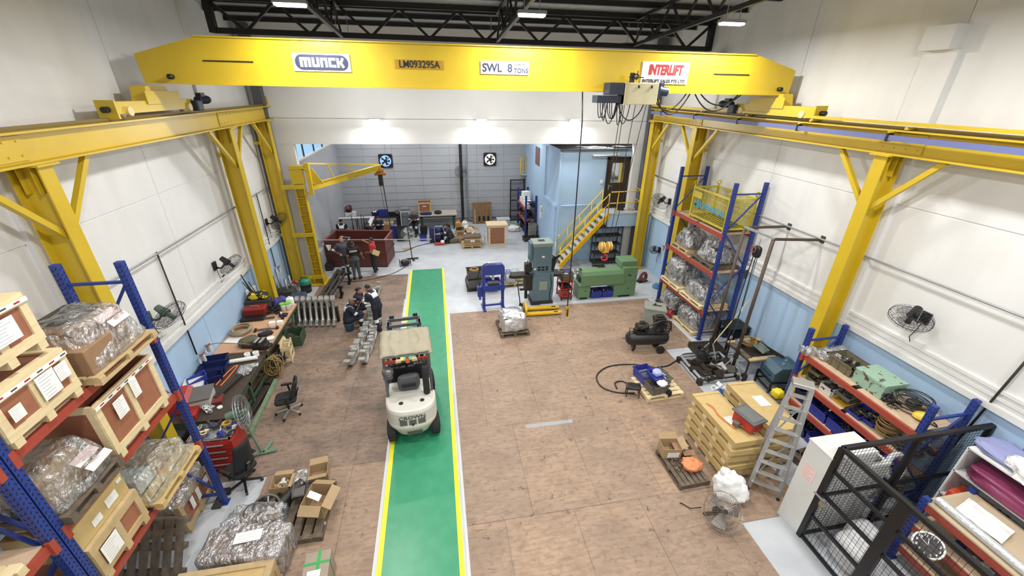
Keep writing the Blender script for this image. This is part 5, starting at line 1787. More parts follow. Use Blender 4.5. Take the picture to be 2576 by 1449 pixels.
obj('beacon', B().cyl((.02, -.36, 1.9), (.02, -.36, 1.98), .045, 12, .035).cyl((.02, -.36, 1.86), (.02, -.36, 1.9), .055, 12), orange, fk)
obj('work_lamp', B().lathe([(0, .12), (.07, .11), (.12, .05), (.13, 0), (.12, -.05)], 18, (-.44, -.45, 1.72)), mat('lamp_glass', (120, 122, 126), .12, .6), fk, smooth=True)
obj('lamp_bracket', B().bx(-.54, -.34, -.54, -.36, 1.58, 1.66), fgry, fk)
mf = B().lathe([(0, 0), (.075, 0), (.075, .72), (.05, .78), (0, .78)], 14, (.38, -.6, 1.1))
mf.tube([(.38, -.6, 1.86), (.38, -.58, 1.98), (.36, -.52, 2.02)], .03, 8)
obj('exhaust_stack', mf, rubber, fk, smooth=True)
for s in (-1, 1):
    for y, r, w, x in ((-.72, .27, .17, .5), (.78, .33, .2, .5)):
        wh = obj('wheel', B().cyl((s * (x - w / 2), y, r), (s * (x + w / 2), y, r), r, 26).cyl((s * (x + w / 2), y, r), (s * (x + w / 2 + .015), y, r), r * .8, 26), rubber, fk, bev=.02)
        obj('rim', B().cyl((s * (x + w / 2 + .01), y, r), (s * (x + w / 2 + .03), y, r), r * .5, 16), fgry, wh)
for s in (-1, 1):
    obj('mast_channel', B().bx(.36 * s - .05, .36 * s + .05, 1.0, 1.16, .08, 2.1), fdk, fk)
    obj('lift_cylinder', B().cyl((.24 * s, 1.05, .3), (.24 * s, 1.05, 1.95), .04, 10), steel, fk)
    obj('fork', B().bx(.25 * s - .05, .25 * s + .05, 1.3, 2.3, .03, .07).bx(.25 * s - .05, .25 * s + .05, 1.27, 1.32, .03, .5), fdk, fk)
    obj('chain_anchor', B().box((.3 * s, 1.3, 2.14), (.12, .04, .1)), fdk, fk)
obj('mast_crossbar', B().bx(-.41, .41, .96, 1.02, 2.02, 2.1).bx(-.41, .41, 1.24, 1.3, 2.04, 2.12), fgry, fk)
obj('mast_side', B().bx(-.43, -.37, .96, 1.3, 1.98, 2.1).bx(.37, .43, .96, 1.3, 1.98, 2.1), fgry, fk)
obj('carriage', B().bx(-.45, .45, 1.2, 1.27, .15, .25).bx(-.45, .45, 1.2, 1.27, .45, .55), fdk, fk)

# ================================================================== MACHINES IN THE MIDDLE RIGHT
# hydraulic press
pr = thing('hydraulic_press', 'blue H frame hydraulic workshop press', 'press', (1.78, 13.62, 0), 3)
pb = mat('press_blue', (44, 62, 142), .4, var=.2, scale=6)
for s in (-1, 1):
    obj('leg', B().bx(.36 * s - .05, .36 * s + .05, -.06, .06, .03, 1.72), pb, pr)
    obj('foot', B().bx(.37 * s - .05, .37 * s + .05, -.32, .32, 0.002, .06), pb, pr)
    obj('pin', B().cyl((.36 * s, -.08, .35), (.36 * s, .08, .35), .025, 8).cyl((.36 * s, -.08, .5), (.36 * s, .08, .5), .025, 8), steel, pr)
obj('head', B().prism([(-.42, 1.4), (.42, 1.4), (.42, 1.7), (.34, 1.8), (-.3, 1.8), (-.42, 1.66)], -.1, .1, 'xz'), pb, pr)
obj('table', B().bx(-.42, .42, -.14, .14, .78, 1.0), pb, pr)
obj('stretcher', B().bx(-.36, .36, -.03, .03, .1, .16), pb, pr)
obj('ram', B().cyl((0, 0, 1.18), (0, 0, 1.5), .05, 12).cyl((-.2, 0, 1.86), (.1, 0, 1.86), .03, 8), chrome, pr)
obj('pressing_plate', B().bx(-.2, .22, -.12, .12, 1.0, 1.07), darkst, pr)
obj('pump', B().box((-.5, .06, .72), (.16, .16, .4)).cyl((-.5, .0, .4), (-.5, .0, .5), .04, 8), pb, pr)
obj('hose', B().tube([(-.5, .06, .9), (-.56, .06, 1.3), (-.45, .05, 1.7), (-.2, 0, 1.86)], .014, 6), blackp, pr, smooth=True)
tote('bright blue bin on the floor behind the press', (1.95, 15.1, .14), .6, .4, .35, binblue, 5)
pallet('dark pallet under the grey bins behind the press', (1.45, 15.7, 0), 0, 1.1, 1.2, bindark, 6)
tote('lower grey bin of the stack behind the press', (1.25, 15.4, .14), .62, .5, .36, bingrey, 5)
tote('upper grey bin with rope, stacked behind the press', (1.25, 15.45, .5), .62, .5, .36, bingrey, 3)
t = thing('rope_coil', 'coil of tan rope in the upper grey bin', 'rope', (1.25, 15.45, .76))
obj('coil', coil(B(), (0, 0, 0), .17, .03, 5, 9), brass, t, smooth=True)
wrapped('low wrapped pallet of small goods behind the milling machine', (2.9, 15.75, 0), 4, 1.05, .95, .4, [((-.2, .15, .2), (.35, .3, .34), binblue), ((-.15, -.2, .16), (.3, .3, .24), paper), ((.3, 0, .1), (.3, .5, .12), mat('lime', (206, 226, 120), .5))], 12.2, fm=film('clear_bag2', (224, 232, 236), .14, .45, 5., .2, .4), lump=.15, taper=.35)
# milling machine
ml = thing('milling_machine', 'tall blue grey milling machine beside the pallet jack', 'machine', (3.66, 13.95, 0))
mb = mat('mill_blue', (92, 118, 130), .45, var=.3, scale=5, col2=(74, 96, 108))
mt_ = mat('mill_top', (128, 146, 140), .5, var=.4, scale=7, col2=(150, 150, 128))
obj('base', B().bx(-.42, .46, -.4, .35, 0.002, .14), darkst, ml, bev=.02)
obj('lower_body', B().prism([(-.36, .14), (.42, .14), (.46, .6), (.44, 1.32), (-.3, 1.36), (-.36, 1.0)], -.36, .32, 'xz'), mb, ml, bev=.02)
obj('upper_body', B().bx(-.36, .34, -.34, .28, 1.34, 2.36), mb, ml, bev=.02)
obj('top_cover', B().bx(-.38, .36, -.36, .3, 2.36, 2.5), mt_, ml, bev=.02)
obj('top_hatch', B().bx(-.14, .1, -.1, .08, 2.5, 2.51), blackp, ml)
obj('side_box', B().bx(-.46, -.36, -.2, .24, 1.7, 2.46), mb, ml, bev=.02)
for x in (-.2, -.05, .1):
    for zz in (1.42, 1.52):
        obj('vent', B().bx(x, x + .11, -.345, -.338, zz, zz + .07), blackp, ml)
obj('access_panel', B().bx(-.12, .2, -.375, -.36, .62, .98), mt_, ml, bev=.005)
for x, zz, w in ((.0, 1.98, .1), (-.3, 1.5, .08), (-.35, 1.9, .0)):
    if w:
        sheet(ml, 'label_plate', paper, (x, -.348, zz), w, w * .7, (0, 0, 0))
obj('side_sticker', B().bx(-.366, -.36, -.2, .05, 1.5, 1.8), paper, ml)
obj('table', B().bx(-1.15, -.4, -.22, .18, 1.1, 1.22).bx(-1.22, -1.12, -.08, .06, 1.06, 1.16), darkst, ml, bev=.01)
obj('knee', B().bx(-.62, -.34, -.2, .2, .55, 1.1).cyl((-.55, 0, .14), (-.55, 0, .6), .06, 10).bx(-.8, -.4, -.05, .05, .5, .56), darkst, ml)
obj('spindle_head', B().bx(-.62, -.38, -.12, .12, 1.3, 1.62).cyl((-.55, 0, 1.22), (-.55, 0, 1.42), .06, 10), darkst, ml)
obj('right_table', B().bx(.42, .75, -.25, .25, 1.1, 1.2), darkst, ml)
obj('right_arm', B().bar((.42, 0, 1.2), (.55, 0, 1.8), .16, .14).cyl((.5, -.1, 1.75), (.66, -.22, 1.95), .05, 10).tube([(.4, 0, 1.9), (.6, -.1, 1.8), (.72, -.1, 1.6)], .02, 6), darkst, ml)
for x, zz in ((-.5, 1.9), (-.52, 1.68)):
    obj('handwheel', B().torus((x, -.1, zz), .08, .012, 16, 5, rot(0, 90, 0)).cyl((x, -.1, zz), (x + .14, -.1, zz), .012, 6), steel, ml)
obj('cable', B().tube([(.3, -.36, 1.3), (.36, -.4, .9), (.3, -.4, .4), (.34, -.38, .15)], .014, 6), blackp, ml, smooth=True)
# red trolley
t = thing('tool_trolley', 'red three tier tool trolley between mill and lathe', 'trolley', (4.72, 14.1, 0), 0)
for x in (-.2, .2):
    for y in (-.32, .32):
        obj('leg', B().bx(x - .02, x + .02, y - .02, y + .02, .08, .8), redp, t)
        obj('castor', B().cyl((x - .02, y, .04), (x + .02, y, .04), .04, 10), rubber, t)
for zz in (.12, .45, .78):
    obj('shelf', B().bx(-.23, .23, -.36, .36, zz, zz + .02).bx(-.23, .23, -.36, -.345, zz, zz + .08).bx(-.23, -.215, -.36, .36, zz, zz + .08).bx(.215, .23, -.36, .36, zz, zz + .08), redp, t)
for k in range(2):
    tote(['olive slatted crate on top of the red trolley, lower one', 'olive slatted crate on top of the red trolley, upper one'][k], (4.74, 14.05, .81 + .16 * k), .44, .5, .16, binolive, 2)
heap('cans and a lilac cloth in the crate on the red trolley', (4.74, 14.05, .99), .34, .4, .2, [binolive, bindark, mat('lilac', (120, 96, 180), .7), paper], 22, 71, cat='cans', s0=.06, s1=.15)
heap('black machine parts on the shelves of the red trolley', (4.72, 14.05, .48), .34, .5, .18, [darkst, grease, blackp], 30, 72, cat='parts', s0=.06, s1=.16)
# lathe
lt = thing('lathe', 'long green metal lathe with a sloping chip guard', 'lathe', (5.18, 13.72, 0), 0)
lg_ = mat('lathe_green', (104, 138, 100), .45, var=.3, scale=4, col2=(88, 120, 88))
obj('left_pedestal', B().bx(.02, .52, .05, .7, .002, .58), lg_, lt, bev=.015)
obj('right_pedestal', B().bx(1.5, 2.42, .02, .72, .002, .62), lg_, lt, bev=.015)
obj('chip_tray', B().bx(.0, 1.9, .0, .78, .56, .64), lg_, lt, bev=.01)
obj('bed', B().bx(.1, 1.9, .25, .65, .64, .86), darkst, lt)
obj('chip_guard', B().prism([(-.04, .62), (-.0, 1.02), (.12, 1.14), (.52, 1.16), (.52, 1.12), (.14, 1.1), (.04, 1.0), (.0, .62)], .2, 1.84, 'yz'), lg_, lt)
obj('guard_end', B().prism([(-.04, .62), (.0, 1.02), (.12, 1.14), (.52, 1.14), (.52, .62)], .14, .2, 'yz'), lg_, lt)
obj('headstock', B().bx(1.82, 2.42, .02, .75, .62, 1.26), lg_, lt, bev=.02)
obj('headstock_cover', B().bx(1.78, 2.46, .2, .85, 1.2, 1.46), lg_, lt, bev=.03)
obj('panel', B().bx(2.0, 2.38, .01, .02, .7, 1.2), lg_, lt, bev=.004)
obj('knob', B().cyl((.3, .05, .36), (.3, .03, .36), .02, 10).cyl((2.1, .02, .36), (2.1, 0, .36), .02, 10).box((2.08, .0, .95), (.12, .03, .03), (0, .3, 0)), blackp, lt)
obj('base_shadow_strip', B().bx(.1, .4, .02, .06, .005, .06).bx(1.7, 2.2, .0, .04, .005, .06), hole, lt)  # dark strips: shade at the pedestal feet put into colour
obj('tailstock', B().bx(.15, .4, .3, .6, .86, 1.14).cyl((-.02, .45, 1.05), (.16, .45, 1.05), .03, 10), lg_, lt)
obj('handwheel', B().torus((-.02, .45, 1.05), .1, .014, 18, 5, rot(0, 90, 0)), steel, lt)
obj('carriage', B().bx(.9, 1.2, .45, .75, .86, 1.2).box((.95, .6, 1.2), (.5, .1, .06)), darkst, lt)
obj('drive_rod', B().cyl((.5, .12, .62), (1.6, .12, .62), .02, 8), darkst, lt)
for k in range(2):
    tote(['blue bin under the lathe, left one', 'blue bin under the lathe, right one'][k], (5.97 + .48 * k, 13.95, 0), .46, .4, .3, binblue, 0)
    heap(['steel offcuts in the left bin under the lathe', 'steel offcuts in the right bin under the lathe'][k], (5.97 + .48 * k, 13.95, .15), .36, .3, .18, [darkst, steel, binolive], 18, 80 + k, cat='offcuts')
# hose reel and blue box at the wall by the lathe
t = thing('hose_reel', 'dark red hose reel on the floor behind the lathe end', 'hose reel', (8.55, 15.0, .0), 20)
obj('reel', coil(B(), (0, 0, .22), .2, .03, 5, 14, X=rot(90, 0, 0)), mat('hose_red', (120, 62, 58), .6), t, smooth=True)
obj('frame', B().bx(-.25, .25, -.12, .12, 0, .03).bar((-.2, .1, 0), (0, .1, .25), .03).bar((.2, .1, 0), (0, .1, .25), .03), darkst, t)
one('extension_reel', 'small blue extension reel on the floor by the right wall', 'cable reel', B().lathe([(0, 0), (.2, 0), (.2, .1), (.12, .12), (.12, .18), (0, .18)], 20), mat('reel_blue', (84, 128, 170), .4), (8.9, 14.3, 0))
tube_path('black cable from the blue extension reel up the right wall', 'power_cable', 'cable', [(8.95, 14.3, .1), (9.2, 14.5, .05), (9.38, 14.7, .4), (9.38, 14.8, 1.2)], .012, blackp)
# open shelf with the hook block in front of it
t = thing('steel_shelf', 'dark grey five tier steel shelf under the landing', 'shelf', (7.05, 17.05, 0))
for x in (.02, 1.28):
    for y in (.02, .48):
        obj('post', B().bx(x - .02, x + .02, y - .02, y + .02, 0, 1.88), bindark, t)
for k in range(5):
    obj('tier', B().bx(0, 1.3, 0, .5, .1 + .43 * k, .14 + .43 * k), bindark, t)
# pallet jack
pj = thing('pallet_jack', 'yellow hand pallet jack parked beside the mill', 'pallet jack', (2.8, 12.95, .018), -2)
py_ = mat('jack_yellow', (222, 178, 30), .45, var=.3, scale=8, col2=(180, 140, 30))
for y in (-.2, .2):
    f = obj('fork', B().prism([(.1, -.08), (1.28, -.08), (1.42, -.04), (1.42, .04), (1.28, .08), (.1, .08)], .06, .12, 'xy'), py_, pj, (0, y, 0))
    obj('roller_slot', B().bx(1.12, 1.28, -.035, .035, .118, .124), blackp, f)
    obj('roller', B().cyl((1.2, -.03, .04), (1.2, .03, .04), .04, 10), rubber, f)
obj('back_plate', B().prism([(-.28, .06), (.28, .06), (.28, .3), (.16, .42), (-.16, .42), (-.28, .3)], .04, .12, 'yz'), py_, pj)
obj('pump_unit', B().cyl((-.08, 0, .1), (-.08, 0, .42), .07, 12).box((-.02, 0, .12), (.16, .2, .12)), blackp, pj)
obj('handle', B().bar((-.1, 0, .35), (-.2, .02, 1.1), .035, .035).torus((-.21, .02, 1.2), .1, .014, 16, 6, rot(10, 90, 0)), blackp, pj)
for y in (-.08, .08):
    obj('steer_wheel', B().cyl((-.08, y - .025, .085), (-.08, y + .025, .085), .085, 14), rubber, pj)
# foil wrapped load
wrapped('silver foil wrapped load on a dark pallet on the plywood floor', (2.22, 11.95, .018), 2, 1.0, 1.05, .6, [((0, 0, .25), (.7, .7, .46), bindark)], 15.7, oldwood, mat('crumpled_foil', (205, 205, 208), .25, .65, bump=1., bscale=7), lump=.2, e=.4, taper=.22)
# grey box on wheels behind compressor
t = thing('grey_chest', 'grey steel chest with sloping lid behind the compressor', 'chest', (7.2, 11.45, .018), -28)
gb = mat('chest_greygreen', (148, 152, 142), .5, var=.3, scale=6, col2=(126, 130, 118))
obj('chest_body', B().prism([(-.5, .12), (.5, .12), (.5, .62), (-.5, .82)], -.34, .34, 'yz'), gb, t, bev=.01)
obj('lid', B().prism([(-.52, .82), (.52, .62), (.52, .66), (-.52, .87)], -.36, .36, 'yz'), gb, t)
obj('lid_latch', B().box((0, .15, .76), (.06, .05, .03)).box((.05, -.02, .8), (.3, .03, .02)), blackp, t)
obj('side_handle', B().torus((0, -.51, .6), .06, .012, 12, 5, rot(90, 0, 0)), blackp, t)
for x in (-.28, .28):
    for y in (-.4, .4):
        obj('castor', B().cyl((x - .02, y, .06), (x + .02, y, .06), .06, 10), rubber, t)
# compressor
cp = thing('air_compressor', 'black belt driven air compressor on a horizontal tank', 'compressor', (6.2, 10.0, .018), -6)
bk = mat('compressor_black', (36, 36, 37), .4, var=.2, scale=9)
obj('tank', B().lathe([(0, -.68), (.12, -.67), (.2, -.6), (.23, -.5), (.23, .5), (.2, .6), (.12, .67), (0, .68)], 26, (0, 0, .48), rot(0, 90, 0)), bk, cp, smooth=True)
obj('deck', B().bx(-.42, .52, -.16, .16, .7, .73), bk, cp)
obj('motor', B().cyl((-.38, .05, .86), (-.02, .05, .86), .13, 16).box((-.2, .05, 1.0), (.16, .12, .08)), darkst, cp)
obj('pump', B().bx(.2, .5, -.02, .2, .73, 1.0).box((.35, .1, 1.08), (.34, .24, .18)).box((.35, .1, 1.2), (.2, .16, .06)), darkst, cp, bev=.015)
b = B().torus((.38, -.17, .95), .24, .02, 26, 6, rot(90, 0, 0))
for k in range(14):
    a = 2 * pi * k / 14
    b.bar((.38 + .04 * cos(a), -.17, .95 + .04 * sin(a)), (.38 + .23 * cos(a + .15), -.17, .95 + .23 * sin(a + .15)), .03, .02)
b.cyl((.38, -.2, .95), (.38, -.1, .95), .05, 12)
obj('flywheel', b, bk, cp)
obj('belt_guard', B().tube([(-.3, -.17, .76), (-.3, -.17, .92), (.3, -.18, 1.2), (.6, -.17, 1.15), (.66, -.17, .8)], .014, 6).tube([(-.2, -.16, .86), (.3, -.17, .74)], .02, 5).tube([(-.2, -.16, .94), (.25, -.17, 1.18)], .02, 5), bk, cp)
obj('carry_handle', B().tube([(-.62, -.08, .62), (-.64, -.08, .92), (-.5, -.08, .84), (-.44, -.08, .7)], .014, 6).tube([(.62, -.1, .62), (.66, -.1, 1.0), (.6, .1, 1.0), (.62, .1, .62)], .016, 6), bk, cp, smooth=True)
obj('pressure_switch', B().box((-.44, -.06, .8), (.1, .1, .14)).cyl((-.36, -.1, .76), (-.36, -.14, .76), .035, 12).cyl((-.7, 0, .48), (-.78, 0, .48), .012, 6), darkst, cp)
for y in (-.2, .2):
    w = obj('wheel', B().cyl((.42, y - .03, .13), (.42, y + .03, .13), .13, 18), rubber, cp)
    obj('rim', B().cyl((.42, y - .035, .13), (.42, y + .035, .13), .07, 14), bk, w)
obj('front_leg', B().bx(-.44, -.36, -.1, .1, .1, .32).cyl((-.4, -.02, .04), (-.4, .02, .04), .04, 10), bk, cp)
# pallet with bins
pallet('pale new pallet carrying the blue and grey parts bins', (5.65, 8.2, .018), 3, 1.1, .95, pine, 6)
tote('bright blue bin of steel rods on the pale pallet', (5.42, 8.5, .15), .44, .56, .28, binblue, 8)
q = random.Random(3)
for k in range(12):
    x, y, zz = q.uniform(-.04, .04), -.2 + .036 * k, q.uniform(0, .1)
    one('steel_rod', '%s bright steel rod from the near end of the blue pallet bin' % ORD[k], 'rod', B().cyl((-.16 + x, y, zz), (.14 + x, y + q.uniform(-.02, .02), zz), .011, 6), chrome, (5.42, 8.5, .24), 8, 'bright rods in the blue pallet bin')
tote('dark grey bin at the front of the pale pallet', (5.5, 8.0, .15), .5, .42, .26, bingrey, 6)
tote('small blue scoop bin standing across the two bins', (5.56, 8.22, .42), .4, .32, .14, binblue, 100, scoop=True)
one('hair_net', 'lilac hair net cap in the small blue bin', 'hair net', superell(B(), (0, 0, .06), .13, .12, .09, .8, .2, 3.7, 22, 10), mat('cap_lilac', (172, 178, 226), .8), (5.62, 8.26, .46), smooth=True)
one('white_rag', 'white rag draped over the front grey bin', 'rag', superell(B(), (0, 0, .0), .14, .12, .05, .8, .45, 9.7, 24, 8), whitecloth, (5.62, 7.92, .42), smooth=True)
tote('galvanised tray of white fittings on the pale pallet', (5.87, 8.4, .15), .34, .5, .2, mat('tray_grey', (128, 130, 122), .5), 6)
heap('small white pipe fittings in the galvanised tray', (5.87, 8.4, .2), .26, .4, .14, [paper, white, steel], 40, 91, cat='fittings', s0=.03, s1=.07)
one('black_glove', 'black glove hanging off the pallet corner', 'glove', superell(B(), (0, 0, .1), .07, .06, .11, .7, .3, 2.4, 18, 10), fabric, (5.78, 7.8, .07), smooth=True)
t = thing('step_stool', 'small black padded step stool beside the parts pallet', 'stool', (4.86, 8.05, .018), -20)
obj('cushion', superell(B(), (0, 0, .3), .2, .13, .035, .4, .02, 1, 24, 10), blackp, t, smooth=True)
for x in (-.17, .17):
    for y in (-.1, .1):
        obj('leg', B().cyl((x, y, 0), (x * .92, y * .9, .28), .013, 8), darkst, t)
obj('rung', B().cyl((-.17, -.1, .1), (.17, -.1, .1), .01, 6).cyl((-.17, .1, .1), (.17, .1, .1), .01, 6), darkst, t)
tube_path('black air hose curling across the plywood floor', 'air_hose', 'hose', [(4.95, 8.1, .03), (4.5, 8.2, .03), (4.15, 8.5, .03), (4.2, 9.0, .03), (4.7, 9.35, .03), (5.4, 9.35, .03), (5.95, 9.15, .03), (6.3, 8.85, .03), (6.2, 8.6, .03), (5.95, 8.75, .03), (6.1, 9.05, .03), (6.5, 9.1, .03), (6.9, 9.3, .03), (7.3, 9.55, .05), (7.55, 9.35, .2)], .022, blackp)
tube_path('short end of black hose by the stool', 'hose_end', 'hose', [(4.55, 8.35, .03), (4.6, 8.6, .03), (4.85, 8.62, .03), (5.0, 8.3, .03)], .022, blackp)
# ================================================================== RIGHT SIDE
rack('tall blue pallet rack with red beams on the right, holding wrapped loads', 8.32, 9.28, 10.35, 13.15, 5.2, (3.66, 2.38, 1.0), -1)
dk = mat('dark_load', (58, 56, 56), .5, var=.6, scale=6, col2=(104, 98, 90))
def rload(label, y, z, L, W, H, seed, pm, lump=.16, taper=.35, x=8.8, inner=None):
    return wrapped(label, (x, y, z), 90, L, W, H, inner or [((0, 0, H * .4), (L * .6, W * .6, H * .6), dk), ((.1, .0, H * .6), (L * .25, W * .3, H * .4), dk)], seed, pm, wrapfilm2, lump, .42, taper)
rload('silver wrapped machine part on the tall rack, third tier far side', 12.5, 2.41, 1.05, .95, .62, 21.1, pine2)
rload('silver wrapped machine part on the tall rack, third tier near side', 11.15, 2.41, 1.15, .95, .75, 22.3, oldwood, .2, .5)
rload('bulging silver wrapped engine part on the tall rack, second tier far side', 12.5, 1.03, 1.2, 1.0, .85, 23.7, pine, .14, .2, 8.72)
rload('silver wrapped part on a pale pallet on the tall rack, second tier near side', 11.15, 1.03, 1.25, 1.05, .55, 24.9, pine, .1, .2, 8.74)
rload('dark wrapped pallet on the floor under the tall rack, far one', 12.5, .01, 1.15, 1.0, .58, 25.5, bindark, .08, .12, 8.68)
rload('dark wrapped pallet on the floor under the tall rack, near one', 11.15, .01, 1.2, 1.05, .6, 26.1, pine, .06, .1, 8.66)
one('red_bucket', 'crushed red plastic bucket by the floor pallets', 'bucket', B().lathe([(0, 0), (.1, 0), (.14, .22)], 14, X=rot(80, 0, 30)), redp, (8.02, 11.95, .16), smooth=True)
# yellow wire cage with lifting eyes
yc = thing('wire_cage', 'yellow wire mesh lifting cage with blue lettering on the tall rack', 'cage', (8.8, 11.42, 3.69))
ym = mat('cage_yellow', (206, 190, 60), .5, var=.3, scale=8, col2=(170, 150, 50))
X0, X1, Y0, Y1, Hc = -.42, .42, -.92, .88, 1.0
for x in (X0, X1):
    for y in (Y0, Y1):
        p = obj('post', B().bx(x - .03, x + .03, y - .03, y + .03, 0, Hc + .06), ym, yc)
        obj('lifting_eye', B().torus((x, y, Hc + .14), .06, .018, 16, 6, rot(90, 0, 0)), ym, p)
b = B()
for zz in (.1, Hc):
    for x in (X0, X1):
        b.bar((x, Y0, zz), (x, Y1, zz), .045, .05)
    for y in (Y0, Y1):
        b.bar((X0, y, zz), (X1, y, zz), .045, .05)
obj('frame_rail', b, ym, yc)
for (o, u, nu) in (((X0, Y0, .1), (0, Y1 - Y0, 0), 30), ((X1, Y0, .1), (0, Y1 - Y0, 0), 30), ((X0, Y0, .1), (X1 - X0, 0, 0), 14), ((X0, Y1, .1), (X1 - X0, 0, 0), 14)):
    obj('wire_mesh', meshpanel(B(), o, u, (0, 0, Hc - .1), nu, 15, .006), ym, yc)
obj('base', B().bx(X0, X1, Y0, Y1, .08, .1), darkst, yc)
obj('sign', B().bx(X0 - .03, X0 - .02, .4, .84, .7, .9), ym, yc)
text(yc, 'lettering', 'MECHANICAL', mat('letter_cyan', (70, 160, 190), .5), .26, (X0 - .03, -.06, .52), (pi / 2, 0, -pi / 2), sx=.98, off=.008)

# pipe gantry bracketed to the wall, with a chain block
gt = thing('pipe_gantry', 'rusty pipe gantry with two posts and beams bracketed to the right wall', 'gantry', (8.1, 8.5, 0))
rust = mat('rusty_pipe', (92, 80, 70), .6, .3, var=.5, scale=9, col2=(60, 50, 44))
obj('post', B().cyl((-.1, .85, .05), (-.05, .8, 4.24), .04, 12), rust, gt, smooth=True)
obj('post', B().cyl((.1, 0, .05), (.12, -.05, 4.18), .045, 12), rust, gt, smooth=True)
obj('beam', B().bar((-.05, .8, 4.24), (1.33, .8, 4.22), .06, .06), rust, gt)
obj('beam', B().bar((.12, -.05, 4.2), (1.33, -.28, 4.2), .06, .06), rust, gt)
obj('cross_pipe', B().bar((-.05, .82, 4.26), (.12, -.08, 4.22), .06, .05), galv, gt)
for y in (.8, -.28):
    obj('wall_plate', B().bx(1.31, 1.33, y - .06, y + .06, 4.12, 4.3), rust, gt)
for a, h in (((-.1, .85), 1), ((.1, 0), 1)):
    for d in ((.32, .1), (-.3, .12), (.05, -.34)):
        obj('stay', B().cyl((a[0] + d[0], a[1] + d[1], .08), (a[0] + .01, a[1], .62), .018, 8), galv, gt)
obj('clamp', B().cyl((-.1, .85, .56), (-.1, .85, .68), .07, 10).cyl((.1, 0, .56), (.1, 0, .68), .07, 10), darkst, gt)
t = thing('chain_block', 'black hand chain block hanging from the pipe gantry', 'chain block', (8.1, 8.72, 3.72))
obj('hook', B().torus((0, 0, .38), .04, .014, 12, 6, rot(90, 0, 60)).cyl((0, 0, .2), (0, 0, .34), .014, 6), galv, t)
obj('body', superell(B(), (0, 0, .05), .07, .12, .16, .6, 0, 0, 20, 12), blackp, t, smooth=True)
obj('hand_wheel', B().torus((-.1, .05, .12), .09, .015, 18, 6, rot(0, 80, 0)), mat('red_rust', (150, 70, 60), .5), t)
obj('chain', B().tube([(-.03, .05, -.05), (-.06, .08, -1.5), (-.05, .1, -2.9)], .014, 5).tube([(.02, .02, -.05), (.04, .02, -1.6), (0, .05, -3.0)], .012, 5).cyl((-.05, .08, -.5), (-.07, .08, -.75), .03, 8), darkst, t)
t = thing('air_pole', 'blue grey air line with white plug hanging beside the gantry', 'air line', (8.75, 9.35, .4))
obj('line', B().tube([(0, 0, 2.9), (-.02, 0, 1.5), (-.08, 0, .3), (-.12, 0, 0)], .018, 6), mat('line_teal', (70, 110, 130), .5), t, smooth=True)
obj('plug', B().cyl((-.02, 0, 1.2), (-.02, 0, 1.34), .035, 10).cyl((-.1, 0, .22), (-.09, 0, .32), .03, 8), paper, t)
one('bamboo_pole', 'thin pale pole leaning from the floor frame to the right wall', 'pole', B().cyl((7.85, 9.35, .1), (9.3, 9.75, 1.75), .018, 8), mat('pole_pale', (196, 184, 130), .6))
# square steel frame on the floor with grimy machinery
sf = thing('skid_base', 'square galvanised steel frame lying on the floor, full of grimy machine parts', 'frame', (7.68, 8.7, 0))
for (a, c) in (((-.72, -.52), (.66, -.52)), ((-.7, .55), (.72, .55)), ((-.72, -.52), (-.7, .55)), ((.66, -.52), (.72, .55))):
    for zz, o in ((.06, 0), (.16, .06)):
        obj('pipe', B().cyl((a[0] + o, a[1] + o, zz), (c[0] + (o if c[0] < 0 else -o), c[1] + o, zz), .045, 10), galv, sf)
for x in (-.72, .68):
    for y in (-.52, .55):
        obj('corner', B().box((x, y, .09), (.13, .13, .18)), darkst, sf)
t = thing('winch_machine', 'grimy winch with black hoses lying in the steel frame', 'machine', (7.55, 8.85, .06), 20)
obj('motor', B().cyl((-.35, .1, .18), (.05, .12, .18), .13, 14).cyl((.05, .12, .18), (.12, .12, .18), .17, 14), grease, t)
obj('gear', B().cyl((.2, 0, .14), (.2, .3, .14), .14, 12).box((-.1, -.25, .1), (.5, .2, .16)), grease, t)
obj('hose', coil(B(), (-.05, .15, .34), .17, .014, 6, 17, .7), blackp, t, smooth=True)
heap('grimy shafts, brackets and scrap inside the steel frame', (7.68, 8.65, .04), 1.15, .85, .22, [grease, darkst, grease, steel], 60, 95, cat='scrap', s0=.08, s1=.34)
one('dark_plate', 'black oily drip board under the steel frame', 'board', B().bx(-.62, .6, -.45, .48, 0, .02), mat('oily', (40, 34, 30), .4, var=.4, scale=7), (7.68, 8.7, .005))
t = thing('black_blocks', 'stack of dark steel bars behind the steel frame', 'steel bars', (8.15, 9.62, .0), -5)
for k in range(5):
    pc(t, 'bar', grease, (0, -.28 + .14 * k, .1), (.95, .12, .18))
